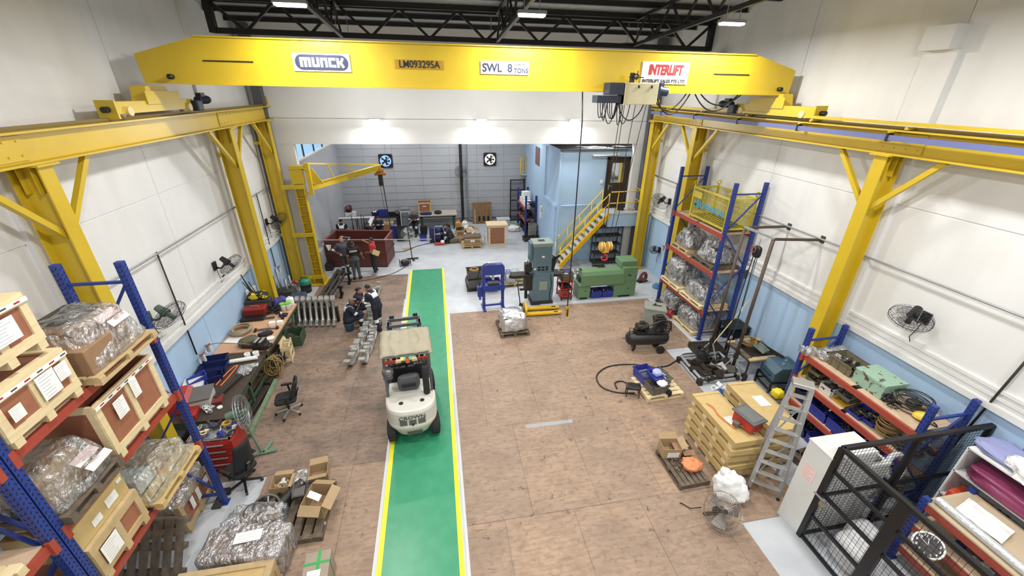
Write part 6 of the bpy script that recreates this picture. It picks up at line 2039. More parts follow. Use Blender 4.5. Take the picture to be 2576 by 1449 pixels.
# low steel table with junk
t = thing('steel_table', 'low steel table with timber edges beside the right wall', 'table', (8.78, 8.53, 0))
obj('table_top', B().bx(-.52, .56, -.48, .5, .7, .74), grease, t)
for s, y in ((1, -.44), (1, .44)):
    pc(t, 'edge_timber', pine2, (.02, y, .765), (1.06, .14, .05))
pc(t, 'edge_timber', oldwood, (-.45, 0, .765), (.14, .8, .05))
for x in (-.46, .5):
    for y in (-.42, .44):
        obj('leg', B().cyl((x, y, 0), (x, y, .7), .025, 8).cyl((x, y, 0), (x, y, .02), .05, 8), darkst, t)
t = thing('cable_tangle', 'tangle of pale cables and pipes on the steel table', 'cables', (8.72, 8.72, .8))
obj('cable', coil(B(), (0, 0, .05), .2, .014, 8, 23, .4), brass, t, smooth=True)
obj('pipe', B().cyl((-.3, .1, .05), (.1, .15, .08), .09, 12), galv, t)
one('metal_tray', 'grey green metal tray tilted on the steel table', 'tray', B().box((0, 0, 0), (.26, .34, .02)).box((-.13, 0, .05), (.02, .34, .1)).box((.13, 0, .05), (.02, .34, .1)).box((0, -.17, .05), (.26, .02, .1)), mat('tray_green', (122, 136, 126), .5), (8.85, 8.4, .86), r=(rd(15), rd(10), rd(20)))
one('angle_iron', 'long dark angle iron lying across the steel table', 'angle iron', B().bar((8.95, 9.05, .86), (9.2, 7.9, .84), .12, .03).bar((8.9, 9.05, .9), (9.15, 7.9, .88), .03, .1), darkst)
t = thing('black_stand', 'two tier black steel stand by the right wall next to the rack', 'stand', (9.02, 9.75, 0))
for zz in (.55, .85):
    obj('tier', B().bx(-.36, .36, -.3, .3, zz, zz + .03), black, t)
for x in (-.32, .32):
    for y in (-.26, .26):
        obj('leg', B().bx(x - .03, x + .03, y - .03, y + .03, 0, .85), black, t)
# blue grey machine on stand
t = thing('control_machine', 'blue grey steel oven box on a black stand by the right wall', 'machine', (9.0, 7.72, 0), -8)
obj('box', B().prism([(-.36, .42), (.36, .42), (.36, .85), (-.2, .85), (-.36, .68)], -.3, .3, 'xz'), mat('oven_blue', (66, 92, 110), .45, var=.2, scale=5), t, bev=.01)
obj('handle', B().tube([(-.36, -.16, .55), (-.42, -.16, .6), (-.42, .1, .6), (-.36, .1, .55)], .012, 6), blackp, t)
obj('knob', B().cyl((-.05, -.1, .85), (-.05, -.1, .9), .03, 10).cyl((.12, .05, .85), (.12, .05, .9), .03, 10), galv, t)
b = B()
for x in (-.38, .38):
    for y in (-.3, .3):
        b.bar((x, y, .05), (x, y, .42), .045)
for zz in (.16, .4):
    for y in (-.3, .3):
        b.bar((-.38, y, zz), (.38, y, zz), .04)
    for x in (-.38, .38):
        b.bar((x, -.3, zz), (x, .3, zz), .04)
obj('stand', b, black, t)
for x in (-.38, .38):
    for y in (-.3, .3):
        obj('castor', B().cyl((x - .02, y, .03), (x + .02, y, .03), .03, 8), blackp, t)
one('blue_tool_bag', 'small blue bag on the floor behind the crate stacks', 'bag', superell(B(), (0, 0, .16), .2, .15, .17, .5, .12, 4.8, 26, 14), mat('bag_blue', (62, 100, 160), .7), (7.05, 7.45, .02), 15, smooth=True)
one('bag_strap', 'black strap lying over the small blue bag', 'strap', B().tube([(-.1, -.18, .1), (-.05, -.12, .3), (.02, .02, .36), (.1, .14, .25), (.14, .2, .05)], .016, 6), blackp, (7.05, 7.45, .02), 15, smooth=True)
t = thing('dividers', 'small stack of pale timber blocks behind the left crate stack', 'timber', (6.45, 7.1, .02), 10)
for k in range(5):
    pc(t, 'block', pine, (-.25 + .12 * k, .02 * (k % 2), .06), (.08, .3, .1))
heap('white paper and plastic scraps on the floor by the blue bag', (7.5, 7.85, .01), .5, .35, .1, [paper, white, bingrey], 16, 97, cat='scrap', s0=.06, s1=.16)
# stacks of flat crates
def flat_crate(label, loc, rz, W, L, H, seed, top=False, papers=()):
    t = thing('flat_crate', label, 'crate', loc, rz, 'stacked flat crates')
    w = pine2
    for k in range(4):
        for x in (-W / 2 + .05, W / 2 - .05):
            pc(t, 'foot_block', pine, (x, -L / 2 + .12 + (L - .24) * k / 3, .045), (.1, .12, .09))
    pc(t, 'base_board', crateply, (0, 0, .098), (W, L, .016))
    for x in (-W / 2 + .012, W / 2 - .012):
        pc(t, 'side_batten', crateply, (x, 0, .088 + H / 2 - .03), (.024, L, H - .1))
    for y in (-L / 2 + .012, L / 2 - .012):
        pc(t, 'end_batten', crateply, (0, y, .088 + H / 2 - .03), (W - .05, .024, H - .1))
    pc(t, 'lid', crateply, (0, 0, H - .012), (W - .06, L - .06, .016))
    for y in (-L / 2 + .05, L / 2 - .05):
        pc(t, 'lid_batten', crateply, (0, y, H + .002), (W - .02, .07, .014))
    for (x, y, w_, h_) in papers:
        sheet(t, 'label_sheet', paper, (x, y, H + .003), w_, h_, (rd(-90), 0, 0), 6)
    return t
NL = ['bottom', 'second lowest', 'middle', 'second highest', 'top']
for k in range(5):
    flat_crate('%s flat plywood crate of the left stack beside the ladder' % NL[k], (5.9 + .01 * sin(k * 2.2), 5.9 + .015 * cos(k * 3), .018 + .22 * k), 2 * sin(k * 1.7), .68, 1.52, .22, k, papers=((.02, -.2, .26, .3),) if k == 4 else ())
    flat_crate('%s flat plywood crate of the right stack beside the ladder' % NL[k], (6.97 + .01 * cos(k * 2.2), 6.1 + .015 * sin(k * 3), .018 + .22 * k), 1.5 * sin(k * 2.7 + 1), .7, 1.58, .22, k, papers=((.05, .1, .26, .34),) if k == 4 else ())
t = thing('storage_tote', 'red storage tote with a grey lid on the left crate stack', 'tote', (6.12, 5.55, 1.145), 12)
obj('tub', B().prism([(-.17, -.24), (.17, -.24), (.17, .24), (-.17, .24)], .0, .26, 'xy'), mat('tote_red', (176, 48, 40), .4), t, bev=.03)
obj('lid', B().bx(-.2, .2, -.28, .28, .26, .3), mat('lid_grey', (92, 94, 96), .5), t, bev=.015)
obj('lid_panel', B().bx(-.15, .15, -.22, .22, .3, .308), mat('lid_grey2', (106, 108, 110), .5), t)
obj('handle', B().tube([(-.09, -.25, .16), (-.07, -.3, .18), (.07, -.3, .18), (.09, -.25, .16)], .012, 6), mat('tote_dark', (120, 30, 26), .4), t)
t = thing('mallet', 'mallet with wooden head lying beside the red tote', 'mallet', (5.87, 5.6, 1.16), 25)
obj('head', B().bx(-.07, .07, -.1, .02, 0, .1), oldwood, t, bev=.01)
obj('handle', B().cyl((.02, -.1, .04), (.08, -.4, .03), .018, 8), steel, t)
tube_path('orange cable lying on the left crate stack', 'orange_cable', 'cable', [(5.68, 6.3, 1.15), (5.75, 6.15, 1.15), (5.72, 5.9, 1.15), (5.78, 5.65, 1.15), (5.82, 5.5, 1.15)], .012, orange)

# step ladder
ld = thing('step_ladder', 'tall aluminium step ladder standing in front of the crate stacks', 'ladder', (6.22, 4.75, .018), -39)
for s in (-1, 1):
    obj('stile', B().bar((.27 * s, 0, .02), (.15 * s, .22, 2.66), .03, .08), alu, ld)
    obj('rear_leg', B().bar((.25 * s, .62, .02), (.14 * s, .28, 2.6), .028, .05), alu, ld)
    obj('foot', B().box((.27 * s, 0, .02), (.05, .1, .04)).box((.25 * s, .62, .02), (.05, .08, .04)), blackp, ld)
for k in range(9):
    f = (k + .8) / 9.6
    w = .27 - .12 * f
    obj('step', B().box((0, .22 * f, 2.64 * f), (2 * w, .09, .03)), alu, ld)
obj('top_cap', B().bx(-.17, .17, .12, .36, 2.64, 2.72), alu, ld, bev=.01)
for a, c in (((-.25, .02, .35), (.18, .16, 1.55)), ((-.2, .12, 1.4), (.15, .2, 2.4))):
    obj('brace', B().bar(a, c, .03, .012), alu, ld)
obj('rear_brace', B().bar((-.24, .58, .3), (.2, .5, .9), .03, .012).bar((-.25, .6, .25), (.25, .6, .25), .03, .012), alu, ld)
# white sack, floor fan
b = superell(B(), (0, 0, .3), .36, .25, .31, .72, .22, 4.6, 44, 26, 2.2, .35)
b.ell((-.06, 0, .62), .1, .08, .09, 16, 8, .5, 3.)
o = one('white_sack', 'full white sack leaning at the foot of the ladder', 'sack', b, whitecloth, (5.48, 4.74, .03), smooth=True, r=(rd(-8), rd(-16), rd(-34)))
t = thing('floor_fan', 'large round floor fan lying tilted in front of the white sack', 'fan', (4.92, 4.32, .3), 0)
fan_head(t, .35, aim((-.12, -.62, .75)), (0, 0, .05), mat('guard_grey', (150, 142, 134), .35, .5), darkst, mat('blade_grey', (130, 124, 118), .4, .4), 40)
obj('stand', B().bar((-.2, .2, -.26), (.2, .2, -.26), .05, .03).bar((0, .2, -.26), (0, .15, -.1), .04, .04), darkst, t)
obj('cord', B().tube([(-.2, .3, -.2), (-.4, .35, -.25), (-.5, .5, -.27), (-.55, .48, -.24)], .01, 5), blackp, t, smooth=True)
# old pallet with boxes
pallet('weathered grey pallet lying on the plywood in front of the crates', (4.88, 5.6, .018), 92, 1.0, .7, oldwood, 6)
t = carton_open('torn open cardboard box on the weathered pallet', (4.75, 5.95, .15), .4, .32, .26, card, -8, (1, 0, 1, 0), -35)
sheet(t, 'label_sheet', paper, (.02, -.17, .1), .26, .14, (0, 0, 0), 4)
t = carton_open('second cardboard box with wrapping on the weathered pallet', (5.1, 5.95, .15), .26, .3, .18, card2, -5, (0, 1, 0, 1), 10)
heap('crumpled paper in the second cardboard box', (5.1, 5.95, .18), .2, .22, .14, [card2, paper, bingrey], 14, 103, cat='scrap')
one('orange_sack', 'orange net sack tied shut on the weathered pallet', 'sack', superell(B(), (0, 0, .08), .2, .17, .1, .8, .28, 7.7, 36, 16).ell((.02, .03, .19), .03, .03, .035, 8, 6), mat('net_orange', (222, 142, 96), .7, bump=.4, bscale=30), (5.02, 5.5, .15), smooth=True)
heap('splinters and scraps on the weathered pallet', (4.75, 5.6, .15), .3, .4, .05, [oldwood, grease], 14, 104, cat='scrap', s0=.03, s1=.09)

# ------------------------------------------------------------------ open tool shelf
rack('low blue shelf rack with three red beams along the right wall', 8.3, 9.22, 4.12, 6.72, 2.62, (1.95, 1.3, .66), -1, nb=2)
def shelf_bin(label, x, y, z, L, W, H, m, rz=90, scoop=False, fill=None, seed=0):
    tote(label, (x, y, z), L, W, H, m, rz, scoop=scoop)
    if fill:
        heap(fill, (x, y, z + H * .35), W * .8 if rz else L * .8, L * .8 if rz else W * .8, H * .6, [darkst, grease, steel, bindark], 26, seed, cat='parts', s0=.04, s1=.13)
shelf_bin('olive open bin of discs on the shelf rack top', 8.72, 6.0, 1.97, .62, .5, .26, binolive, 90, False, 'rusty discs and fittings in the olive bin', 111)
t = thing('green_chest', 'pale green steel chest with flaking paint on the shelf rack top', 'chest', (8.74, 5.32, 1.97), 90)
gp = mat('flaking_green', (146, 178, 158), .5, var=1., scale=9, col2=(92, 78, 60), thr=(.58, .63))
obj('chest_body', B().bx(-.32, .32, -.27, .27, 0, .3), gp, t, bev=.008)
obj('lid', B().bx(-.33, .33, -.28, .28, .28, .34), gp, t, bev=.008)
obj('handle', B().torus((.33, 0, .16), .06, .01, 12, 5, rot(0, 90, 0)).box((-.0, -.285, .24), (.08, .02, .1)), blackp, t)
one('wrapped_tube', 'white film wrapped tube on the shelf rack top', 'parcel', superell(B(), (0, 0, .1), .34, .14, .11, .6, .15, 8.8, 26, 12), wrapfilm2, (8.9, 6.45, 1.98), 15, smooth=True)
one('clear_bag', 'clear bag hanging over the shelf rack end', 'bag', superell(B(), (0, 0, .0), .16, .16, .12, .7, .3, 3.9, 24, 12), wrapfilm2, (8.35, 6.68, 2.05), smooth=True)
one('film_bag', 'crumpled clear bag beside the olive bin', 'bag', superell(B(), (0, 0, .1), .2, .2, .11, .6, .3, 7.3, 24, 12), wrapfilm2, (8.62, 6.4, 1.98), smooth=True)
t = thing('wire_coil', 'wide coil of grey wire on the shelf rack top', 'wire', (8.85, 4.72, 1.98))
obj('coil', coil(B(), (0, 0, .02), .3, .008, 9, 33, 1.), darkst, t, smooth=True)
t = thing('welding_helmet', 'yellow safety helmet with black headband on the shelf rack top', 'helmet', (8.72, 4.4, 1.98), 40)
obj('shell', B().grid(lambda u, v: (.13 * cos(2 * pi * u) * cos(v * pi / 2), .16 * sin(2 * pi * u) * cos(v * pi / 2), .12 * sin(v * pi / 2) + .04), 20, 8), mat('helmet_yellow', (218, 190, 70), .4), t, smooth=True)
obj('headband', B().torus((-.08, -.1, .06), .11, .012, 18, 5, rot(20, 10, 0)), blackp, t)
heap('black welding gun and leads on the shelf rack top', (8.55, 4.85, 1.98), .35, .3, .16, [blackp, darkst, steel], 22, 113, cat='leads', s0=.05, s1=.16)
one('black_mask', 'black welding mask beside the wire coil', 'mask', superell(B(), (0, 0, .08), .12, .1, .09, .6, .1, 1.4, 20, 10), blackp, (8.9, 4.72, 1.98), smooth=True)
z = 1.32
shelf_bin('grey brown scoop bin on the second shelf, stacked upper one', 8.6, 6.4, z + .22, .36, .3, .18, binolive, 0, True, 'bolts in the upper grey brown scoop bin', 121)
shelf_bin('grey brown scoop bin on the second shelf, lower one', 8.6, 6.4, z, .36, .3, .2, binolive, 0, True, 'bolts in the lower grey brown scoop bin', 122)
shelf_bin('white basket of tools on the second shelf', 8.6, 6.0, z, .4, .3, .2, white, 0, False, 'teal and grey tools in the white basket', 123)
shelf_bin('grey scoop bin on the second shelf above the yellow one', 8.62, 5.62, z + .16, .4, .34, .2, bingrey, 0, True, 'bolts in the grey scoop bin', 124)
shelf_bin('yellow scoop bin on the second shelf', 8.58, 5.62, z, .38, .32, .15, mat('bin_yellow', (186, 150, 50), .5), 0, True)
shelf_bin('blue scoop bin on the second shelf beside the yellow bin', 8.56, 5.25, z, .4, .3, .18, binblue, 0, True, 'nuts in the blue scoop bin', 125)
shelf_bin('second blue scoop bin on the second shelf', 8.66, 5.05, z, .44, .34, .2, binblue, 0, True, 'fittings in the second blue scoop bin', 126)
t = thing('rope_coil', 'coil of tan rope on the second shelf', 'rope', (8.6, 4.72, z))
obj('coil', coil(B(), (0, 0, .04), .2, .016, 9, 37, 1.), brass, t, smooth=True)
heap('dark machine parts and rags at the end of the second shelf', (8.65, 4.35, z), .5, .45, .2, [darkst, bindark, grease, oldwood], 26, 127, cat='parts', s0=.06, s1=.2)
z = .68
shelf_bin('navy bin on the third shelf by the yellow column', 8.62, 6.42, z, .45, .4, .28, binnavy, 0, False, 'brackets in the navy bin', 131)
for k in range(3):
    shelf_bin('blue bin on the third shelf, %s from the yellow column' % ['second', 'third', 'fourth'][k], 8.58, 5.95 - .56 * k, z, .5, .54, .26, binblue, 0, False, 'dark parts in the %s blue bin of the third shelf' % ORD[k], 132 + k)
for k in range(3):
    shelf_bin('blue bin on the floor under the shelf rack, %s from the ladder' % ORD[k], 8.5, 6.2 - .6 * k, .02, .5, .56, .22, binblue if k else binnavy, 0, False, 'oily parts in the %s floor bin under the shelf' % ORD[k], 140 + k)
one('yellow_bag', 'small yellow bag at the end of the shelf rack', 'bag', superell(B(), (0, 0, .1), .12, .12, .12, .6, .2, 2, 20, 10), mat('bag_lemon', (226, 206, 40), .6), (8.05, 6.75, .62), smooth=True)
one('bag_stand', 'small grey stool under the yellow bag', 'stool', B().bx(-.18, .18, -.18, .18, .56, .6).bx(-.16, -.12, -.16, -.12, 0, .56).bx(.12, .16, -.16, -.12, 0, .56).bx(-.16, -.12, .12, .16, 0, .56).bx(.12, .16, .12, .16, 0, .56), bingrey, (8.05, 6.75, .0))
one('brown_carton', 'brown wooden tray of dark parts on the floor by the crates', 'tray', B().bx(-.25, .25, -.22, .22, 0, .16), oldwood, (7.75, 5.3, .02), 8)
heap('black tools in the brown wooden tray', (7.75, 5.3, .17), .4, .34, .12, [blackp, darkst, bindark], 22, 145, cat='tools')

# ------------------------------------------------------------------ white cabinet and the mesh cage
t = thing('steel_cabinet', 'white steel cabinet with a pink notice, beside the mesh cage', 'cabinet', (6.7, 4.12, 0))
cwm = mat('cabinet_white', (214, 216, 214), .45, var=.08, scale=3)
obj('cabinet_body', B().bx(-.46, .46, -.23, .23, .002, 1.95), cwm, t, bev=.006)
obj('top_panel', B().bx(-.47, .47, -.24, .24, 1.95, 1.975), cwm, t)
obj('door', B().bx(-.45, -.005, -.25, -.23, .05, 1.92), cwm, t)
obj('door', B().bx(.005, .45, -.25, -.23, .05, 1.92), cwm, t)
sheet(t, 'notice', pinkp, (-.463, .02, 1.35), .24, .34, (0, 0, rd(-90)), 6)
cg = thing('mesh_cage', 'black steel mesh cage with a padlocked gate at the lower right', 'cage', (6.28, 3.85, 0))
Hc = 2.25
bk_ = black
def cframe(nm, a, c, w=.07):
    return obj(nm, B().bar(a, c, w, w), bk_, cg)
for p in ((0, 0), (0, -.98), (0, -1.06), (0, -3.4), (3.12, 0), (1.55, 0)):
    cframe('post', (p[0], p[1], .002), (p[0], p[1], Hc), .08)
cframe('top_rail', (0, 0, Hc), (0, -3.4, Hc))
cframe('top_rail', (0, 0, Hc), (3.12, 0, Hc))
for zz in (.05, .62, 1.2, 1.75):
    cframe('rail', (0, 0, zz), (0, -.98, zz), .05)
    cframe('rail', (0, -1.06, zz), (0, -3.4, zz), .05)
for zz in (.05, 1.1):
    cframe('rail', (0, 0, zz), (3.12, 0, zz), .05)
for (o, u, nu, nv) in (((0, 0, .05), (0, -.98, 0), 14, 30), ((0, -1.06, .05), (0, -2.34, 0), 32, 30), ((0, 0, .05), (1.55, 0, 0), 21, 30), ((1.55, 0, .05), (1.57, 0, 0), 21, 30)):
    m_ = obj('wire_mesh', meshpanel(B(), o, u, (0, 0, Hc - .05), nu, nv, .0032), blackp, cg)
t = thing('padlock', 'brass and steel padlock on the cage gate', 'padlock', (6.22, 3.72, 1.08))
obj('lock_body', B().bx(-.025, .015, -.04, .04, -.06, .04), mat('lock_brass', (190, 178, 140), .3, .8), t, bev=.006)
obj('shackle', B().torus((0, 0, .05), .03, .008, 12, 5, rot(90, 0, 90)).bx(-.02, .0, -.02, .18, .06, .09), galv, t)
# inside the cage
for k, (x, y, r_, h) in enumerate(((6.75, 3.25, .3, .62), (7.2, 3.5, .24, .5))):
    one('film_roll', ['fat white roll of wrapped fabric standing inside the cage', 'smaller white wrapped roll behind it in the cage'][k], 'roll', superell(B(), (0, 0, h / 2 + .005), r_, r_, h / 2, .55, .04, 5 + k, 30, 16), mat('roll_white', (222, 222, 224), .35, bump=.4, bscale=16), (x, y, 0), smooth=True)
t = thing('white_cupboard', 'white steel cupboard just inside the cage corner', 'cupboard', (7.35, 4.15, 0))
obj('cupboard_body', B().bx(-.18, .4, -.2, .22, 0.002, 1.5), cwm, t, bev=.006)
obj('items', B().box((.1, 0, 1.54), (.3, .25, .06)), bingrey, t)
cs = thing('cage_bench', 'blue and red bench rack inside the cage with a beige top', 'rack', (7.62, 1.4, 0))
for y in (.12, 1.86):
    for x in (0, .95):
        upright(cs, x, y, 1.52, blueR, [('x', -1), ('y', -1)], .1)
for zz in (.35, .9, 1.42):
    for x in (0, .95):
        obj('beam', B().bx(x - .022, x + .022, .15, 1.84, zz - .12, zz), redR, cs)
for zz, m_ in ((.36, deckply), (.91, deckply), (1.43, mat('bench_beige', (196, 178, 150), .6))):
    obj('deck_board', B().bx(-.02, .97, .1, 1.88, zz, zz + .03), m_, cs)
one('film_tube', 'long roll of silver film lying on the cage bench', 'roll', B().cyl((0, -.75, .07), (.02, .8, .07), .07, 16), mat('film_silver', (206, 208, 210), .3, .3, bump=.4, bscale=20), (7.72, 2.4, 1.46), smooth=False)
def wsheet(u, v):
    return (.46 * u, -.6 * v + .12 * u, .01 + .03 * abs(sin(5 * u + 2)) * v + .02 * nz.noise(V((u * 4, v * 4, 2))))
one('white_sheet', 'white cloth sheet spread on the cage bench', 'cloth', B().grid(wsheet, 14, 14), whitecloth, (7.9, 3.05, 1.47), smooth=True)
t = thing('wall_clock', 'round black clock with a white rim and numerals lying in the cage', 'clock', (7.36, 2.84, 1.0), -52)
t.rotation_euler = V((-.62, -.3, .72)).to_track_quat('Z', 'Y').to_euler()
obj('case', B().cyl((0, 0, 0), (0, 0, .04), .19, 36), blackp, t)
obj('rim', B().torus((0, 0, .04), .185, .016, 40, 8), paper, t, smooth=True)
for k in range(12):
    a = pi / 2 - 2 * pi * (k + 1) / 12
    text(t, 'numeral', str(k + 1), paper, .055, (.14 * cos(a), .14 * sin(a), .042), (0, 0, 0), off=.001)
obj('hand', B().bar((0, 0, .046), (-.11, .045, .046), .007, .003).bar((0, 0, .046), (-.03, .1, .046), .01, .003), paper, t)
obj('prop', B().box((0, .05, -.04), (.1, .2, .04)), bindark, t)
heap('small jars and blue packets on the lower deck of the cage bench', (8.05, 2.2, .95), .6, 1.2, .25, [binblue, bingrey, paper, wrapfilm2], 40, 151, cat='parts', s0=.08, s1=.2)
ws = thing('white_shelf', 'white shelf unit against the right wall inside the cage', 'shelf', (9.0, 2.2, 0))
for y in (-1.3, 1.42):
    obj('side_panel', B().bx(-.38, .38, y - .015, y + .015, 0.002, 2.1), white, ws)
for zz in (.5, 1.0, 1.55, 2.08):
    obj('shelf_board', B().bx(-.38, .38, -1.3, 1.42, zz, zz + .03), white, ws)
one('purple_film', 'magenta plastic film roll on the white shelf', 'film', superell(B(), (0, 0, .14), .34, 1.1, .15, .5, .15, 3.6), mat('magenta_film', (132, 58, 92), .25), (8.85, 2.4, 1.6), smooth=True)
one('white_cloths', 'heap of white cloths on top of the white shelf', 'cloth', superell(B(), (0, 0, .1), .36, .7, .13, .7, .3, 9.9), whitecloth, (8.9, 2.5, 2.12), smooth=True)
one('blue_sheet', 'folded pale blue plastic sheet on top of the white shelf', 'sheet', superell(B(), (0, 0, .05), .3, .4, .06, .5, .2, 1.9), mat('sheet_bluegrey', (146, 152, 196), .4), (9.0, 3.3, 2.12), smooth=True)
one('white_carton', 'white carton on top of the white shelf', 'box', B().bx(-.3, .3, -.25, .25, 0, .25), paper, (8.9, 1.75, 2.12), 6, bev=.01)
one('orange_case', 'orange red plastic case on the white shelf', 'case', B().bx(-.2, .2, -.22, .22, 0, .2), mat('case_orange', (206, 80, 50), .5), (8.75, 3.3, 1.04), 5, bev=.03)
heap('grinders and grimy tools on the white shelf', (8.75, 2.4, 1.04), .5, 1.5, .22, [bindark, bingrey, steel, galv], 46, 155, cat='tools', s0=.08, s1=.22)
t = thing('hose_ring', 'white and blue ribbed hose ring hanging inside the cage', 'hose', (8.0, 4.02, 1.3), 0)
obj('hose', B().torus((0, 0, 0), .24, .05, 26, 8, rot(70, 20, 0)), mat('hose_white', (206, 210, 216), .4), t, smooth=True)
obj('hose_inner', B().torus((.0, .06, -.1), .2, .04, 26, 8, rot(60, 10, 0)), binblue, t, smooth=True)
heap('hoses, hooks and fittings behind the cage mesh', (8.0, 4.1, .5), .9, .3, .8, [bindark, bingrey, blackp, binolive, galv], 50, 156, cat='fittings', s0=.08, s1=.24)
# ================================================================== ANNEX CLUTTER
mr_ = mat('maroon_steel', (98, 50, 44), .5, var=.25, scale=3, col2=(80, 40, 36))
t = thing('steel_skip', 'large open maroon steel bin in the annex opening', 'bin', (-3.78, 19.2, 0), -8.5)
w, d, h = 1.345, .72, 1.3
for s in (-1, 1):
    obj('side_plate', B().bx(-w, w, s * d - .02, s * d + .02, .06, h), mr_, t)
    obj('end_plate', B().bx(s * w - .02, s * w + .02, -d, d, .06, h), mr_, t)
    obj('top_rim', B().bx(-w - .04, w + .04, s * d - .04, s * d + .04, h - .03, h + .03).bx(s * w - .04, s * w + .04, -d, d, h - .03, h + .03), mat('maroon_rim', (128, 74, 66), .5), t)
    obj('mid_rib', B().bx(-w - .05, w + .05, s * d - .04, s * d + .04, .6, .66).bx(s * w - .05, s * w + .05, -d, d, .6, .66), mr_, t)
obj('floor_plate', B().bx(-w, w, -d, d, .06, .1), mr_, t)
obj('skid', B().bx(-w, w, -d, -d + .1, .002, .06).bx(-w, w, d - .1, d, .002, .06), darkst, t)
one('aluminium_bar', 'long bright flat bar lying across the maroon bin', 'bar', B().bar((-5.6, 18.62, 1.365), (-.45, 17.98, 1.365), .06, .025), chrome)
one('white_rag', 'white rag hanging over the corner of the maroon bin', 'rag', B().grid(lambda u, v: (.16 * (u - .5) * (1.6 - v), -.03 - .02 * sin(9 * u), -.26 * v), 8, 8), whitecloth, (-4.85, 17.92, 1.36), -8.5, smooth=True)
# half height partition, wall shelf
pw = struct('partition', B().bx(-5.45, -3.62, 23.0, 23.12, 0, 1.05).bx(-3.74, -3.62, 21.35, 23.0, 0, 1.05), annexw)
obj('coping', B().bx(-5.45, -3.58, 22.96, 23.16, 1.05, 1.09).bx(-3.78, -3.58, 21.35, 23.0, 1.05, 1.09), white, pw)
one('low_plinth', 'low pale concrete plinth along the annex left wall', 'plinth', B().bx(-5.44, -5.27, 18.0, 20.6, 0, 1.0), annexw)
t = thing('wall_bracket_shelf', 'small white wall shelf in the annex corner', 'shelf', (-5.3, 24.75, .72))
obj('shelf_box', B().bx(-.12, .45, -.2, .2, 0, .25), white, t)
obj('strut', B().bar((-.1, -.2, -.06), (.3, -.22, .22), .03), galv, t)
one('red_bundle', 'red and black bundle on the small wall shelf', 'bundle', superell(B(), (0, 0, .17), .18, .16, .2, .7, .3, 6.4, 24, 12), mat('bundle_red', (44, 36, 36), .7, var=1, scale=4, col2=(160, 70, 62), thr=(.5, .55)), (-5.2, 24.7, .98), smooth=True)
t = thing('steel_guards', 'two blue steel guards leaning on the annex left wall', 'guard', (-5.2, 20.75, .55), 10)
for k in range(2):
    obj('lid', B().box((-.05 + .14 * k, .05, .28), (.05, .5, .5), (0, rd(-18), 0)), mat('lid_steelblue', (78, 98, 122), .5), t)
for k in range(9):
    q = random.Random(k)
    one('iron_bar', '%s dark bar standing in the partition corner behind the bin' % ORD[k], 'bar', B().cyl((0, 0, 0), (q.uniform(-.1, .1), q.uniform(-.05, .1), q.uniform(1.0, 1.4)), .018, 6), grease, (-4.75 + .1 * k, 22.6 + .05 * (k % 3), 0), group='iron bars in the partition corner')
one('black_stool', 'black folding frame beside the annex left wall', 'frame', B().bar((-5.2, 18.5, .9), (-4.85, 18.4, .25), .03).bar((-5.2, 18.45, .3), (-4.85, 18.5, .75), .03).bx(-5.35, -4.95, 18.2, 18.6, .0, .3), darkst)
# long table with crates at the back left
t = thing('back_table', 'rough steel table with bins at the back of the annex', 'table', (-3.1, 24.1, 0))
obj('table_top', B().bx(-.7, .75, -.4, .4, .8, .85), grease, t)
for x in (-.65, .7):
    for y in (-.35, .35):
        obj('leg', B().bx(x - .03, x + .03, y - .03, y + .03, 0, .8), darkst, t)
tote('navy bin of white parts on the back table', (-3.65, 24.0, .86), .35, .3, .26, binnavy, 0)
heap('white rags in the navy bin on the back table', (-3.65, 24.0, .98), .25, .22, .2, [paper, white], 14, 161, cat='rags')
tote('bright blue bin on the back table', (-3.22, 24.05, .86), .5, .36, .32, binblue, 0)
heap('dark fittings in the bright blue bin of the back table', (-3.22, 24.05, 1.0), .4, .3, .24, [darkst, bindark], 18, 162, cat='fittings')
tote('small black bin on the back table', (-2.75, 24.0, .86), .36, .3, .18, blackp, 0)
heap('engine fittings on the right end of the back table', (-2.45, 24.0, .86), .36, .34, .36, [grease, steel, oldwood], 28, 163, cat='fittings', s0=.06, s1=.16)
crate('brown crate standing below the back table', (-3.0, 23.55, 0), 0, .7, .4, .6, panel=mat('crate_tan', (168, 124, 78), .6, var=.3, scale=6), frame=pine2, feet=False, mids=0)
for k, (x, y, m_, lb) in enumerate(((-2.45, 22.6, binblue, 'blue mesh crate on the floor left of the fan'), (-2.05, 22.1, bindark, 'dark crate on a dolly behind the fan'), (-2.25, 24.3, bindark, 'dark crate at the cladding behind the fan'))):
    tote(lb, (x, y, .02 if k != 1 else .16), .6, .5, .55 if k < 2 else .75, m_, 5, nm='crate_bin')
t = thing('dolly', 'small black dolly under the dark crate', 'dolly', (-2.05, 22.1, 0))
obj('deck', B().bx(-.34, .34, -.28, .28, .11, .15), black, t)
for x in (-.28, .28):
    for y in (-.22, .22):
        obj('castor', B().cyl((x - .02, y, .055), (x + .02, y, .055), .055, 10), rubber, t)
t = thing('grey_locker', 'narrow grey locker with a white frame behind the seated worker', 'locker', (-1.95, 23.9, 0))
obj('locker_body', B().bx(-.22, .22, -.2, .3, .002, 1.3), mat('locker_grey', (120, 124, 130), .5), t)
b = B()
for x in (-.24, .24):
    b.bar((x, -.5, 0), (x, -.45, 1.2), .04)
b.bar((-.24, -.45, 1.2), (.24, -.45, 1.2), .04)
obj('white_frame', b, white, t)
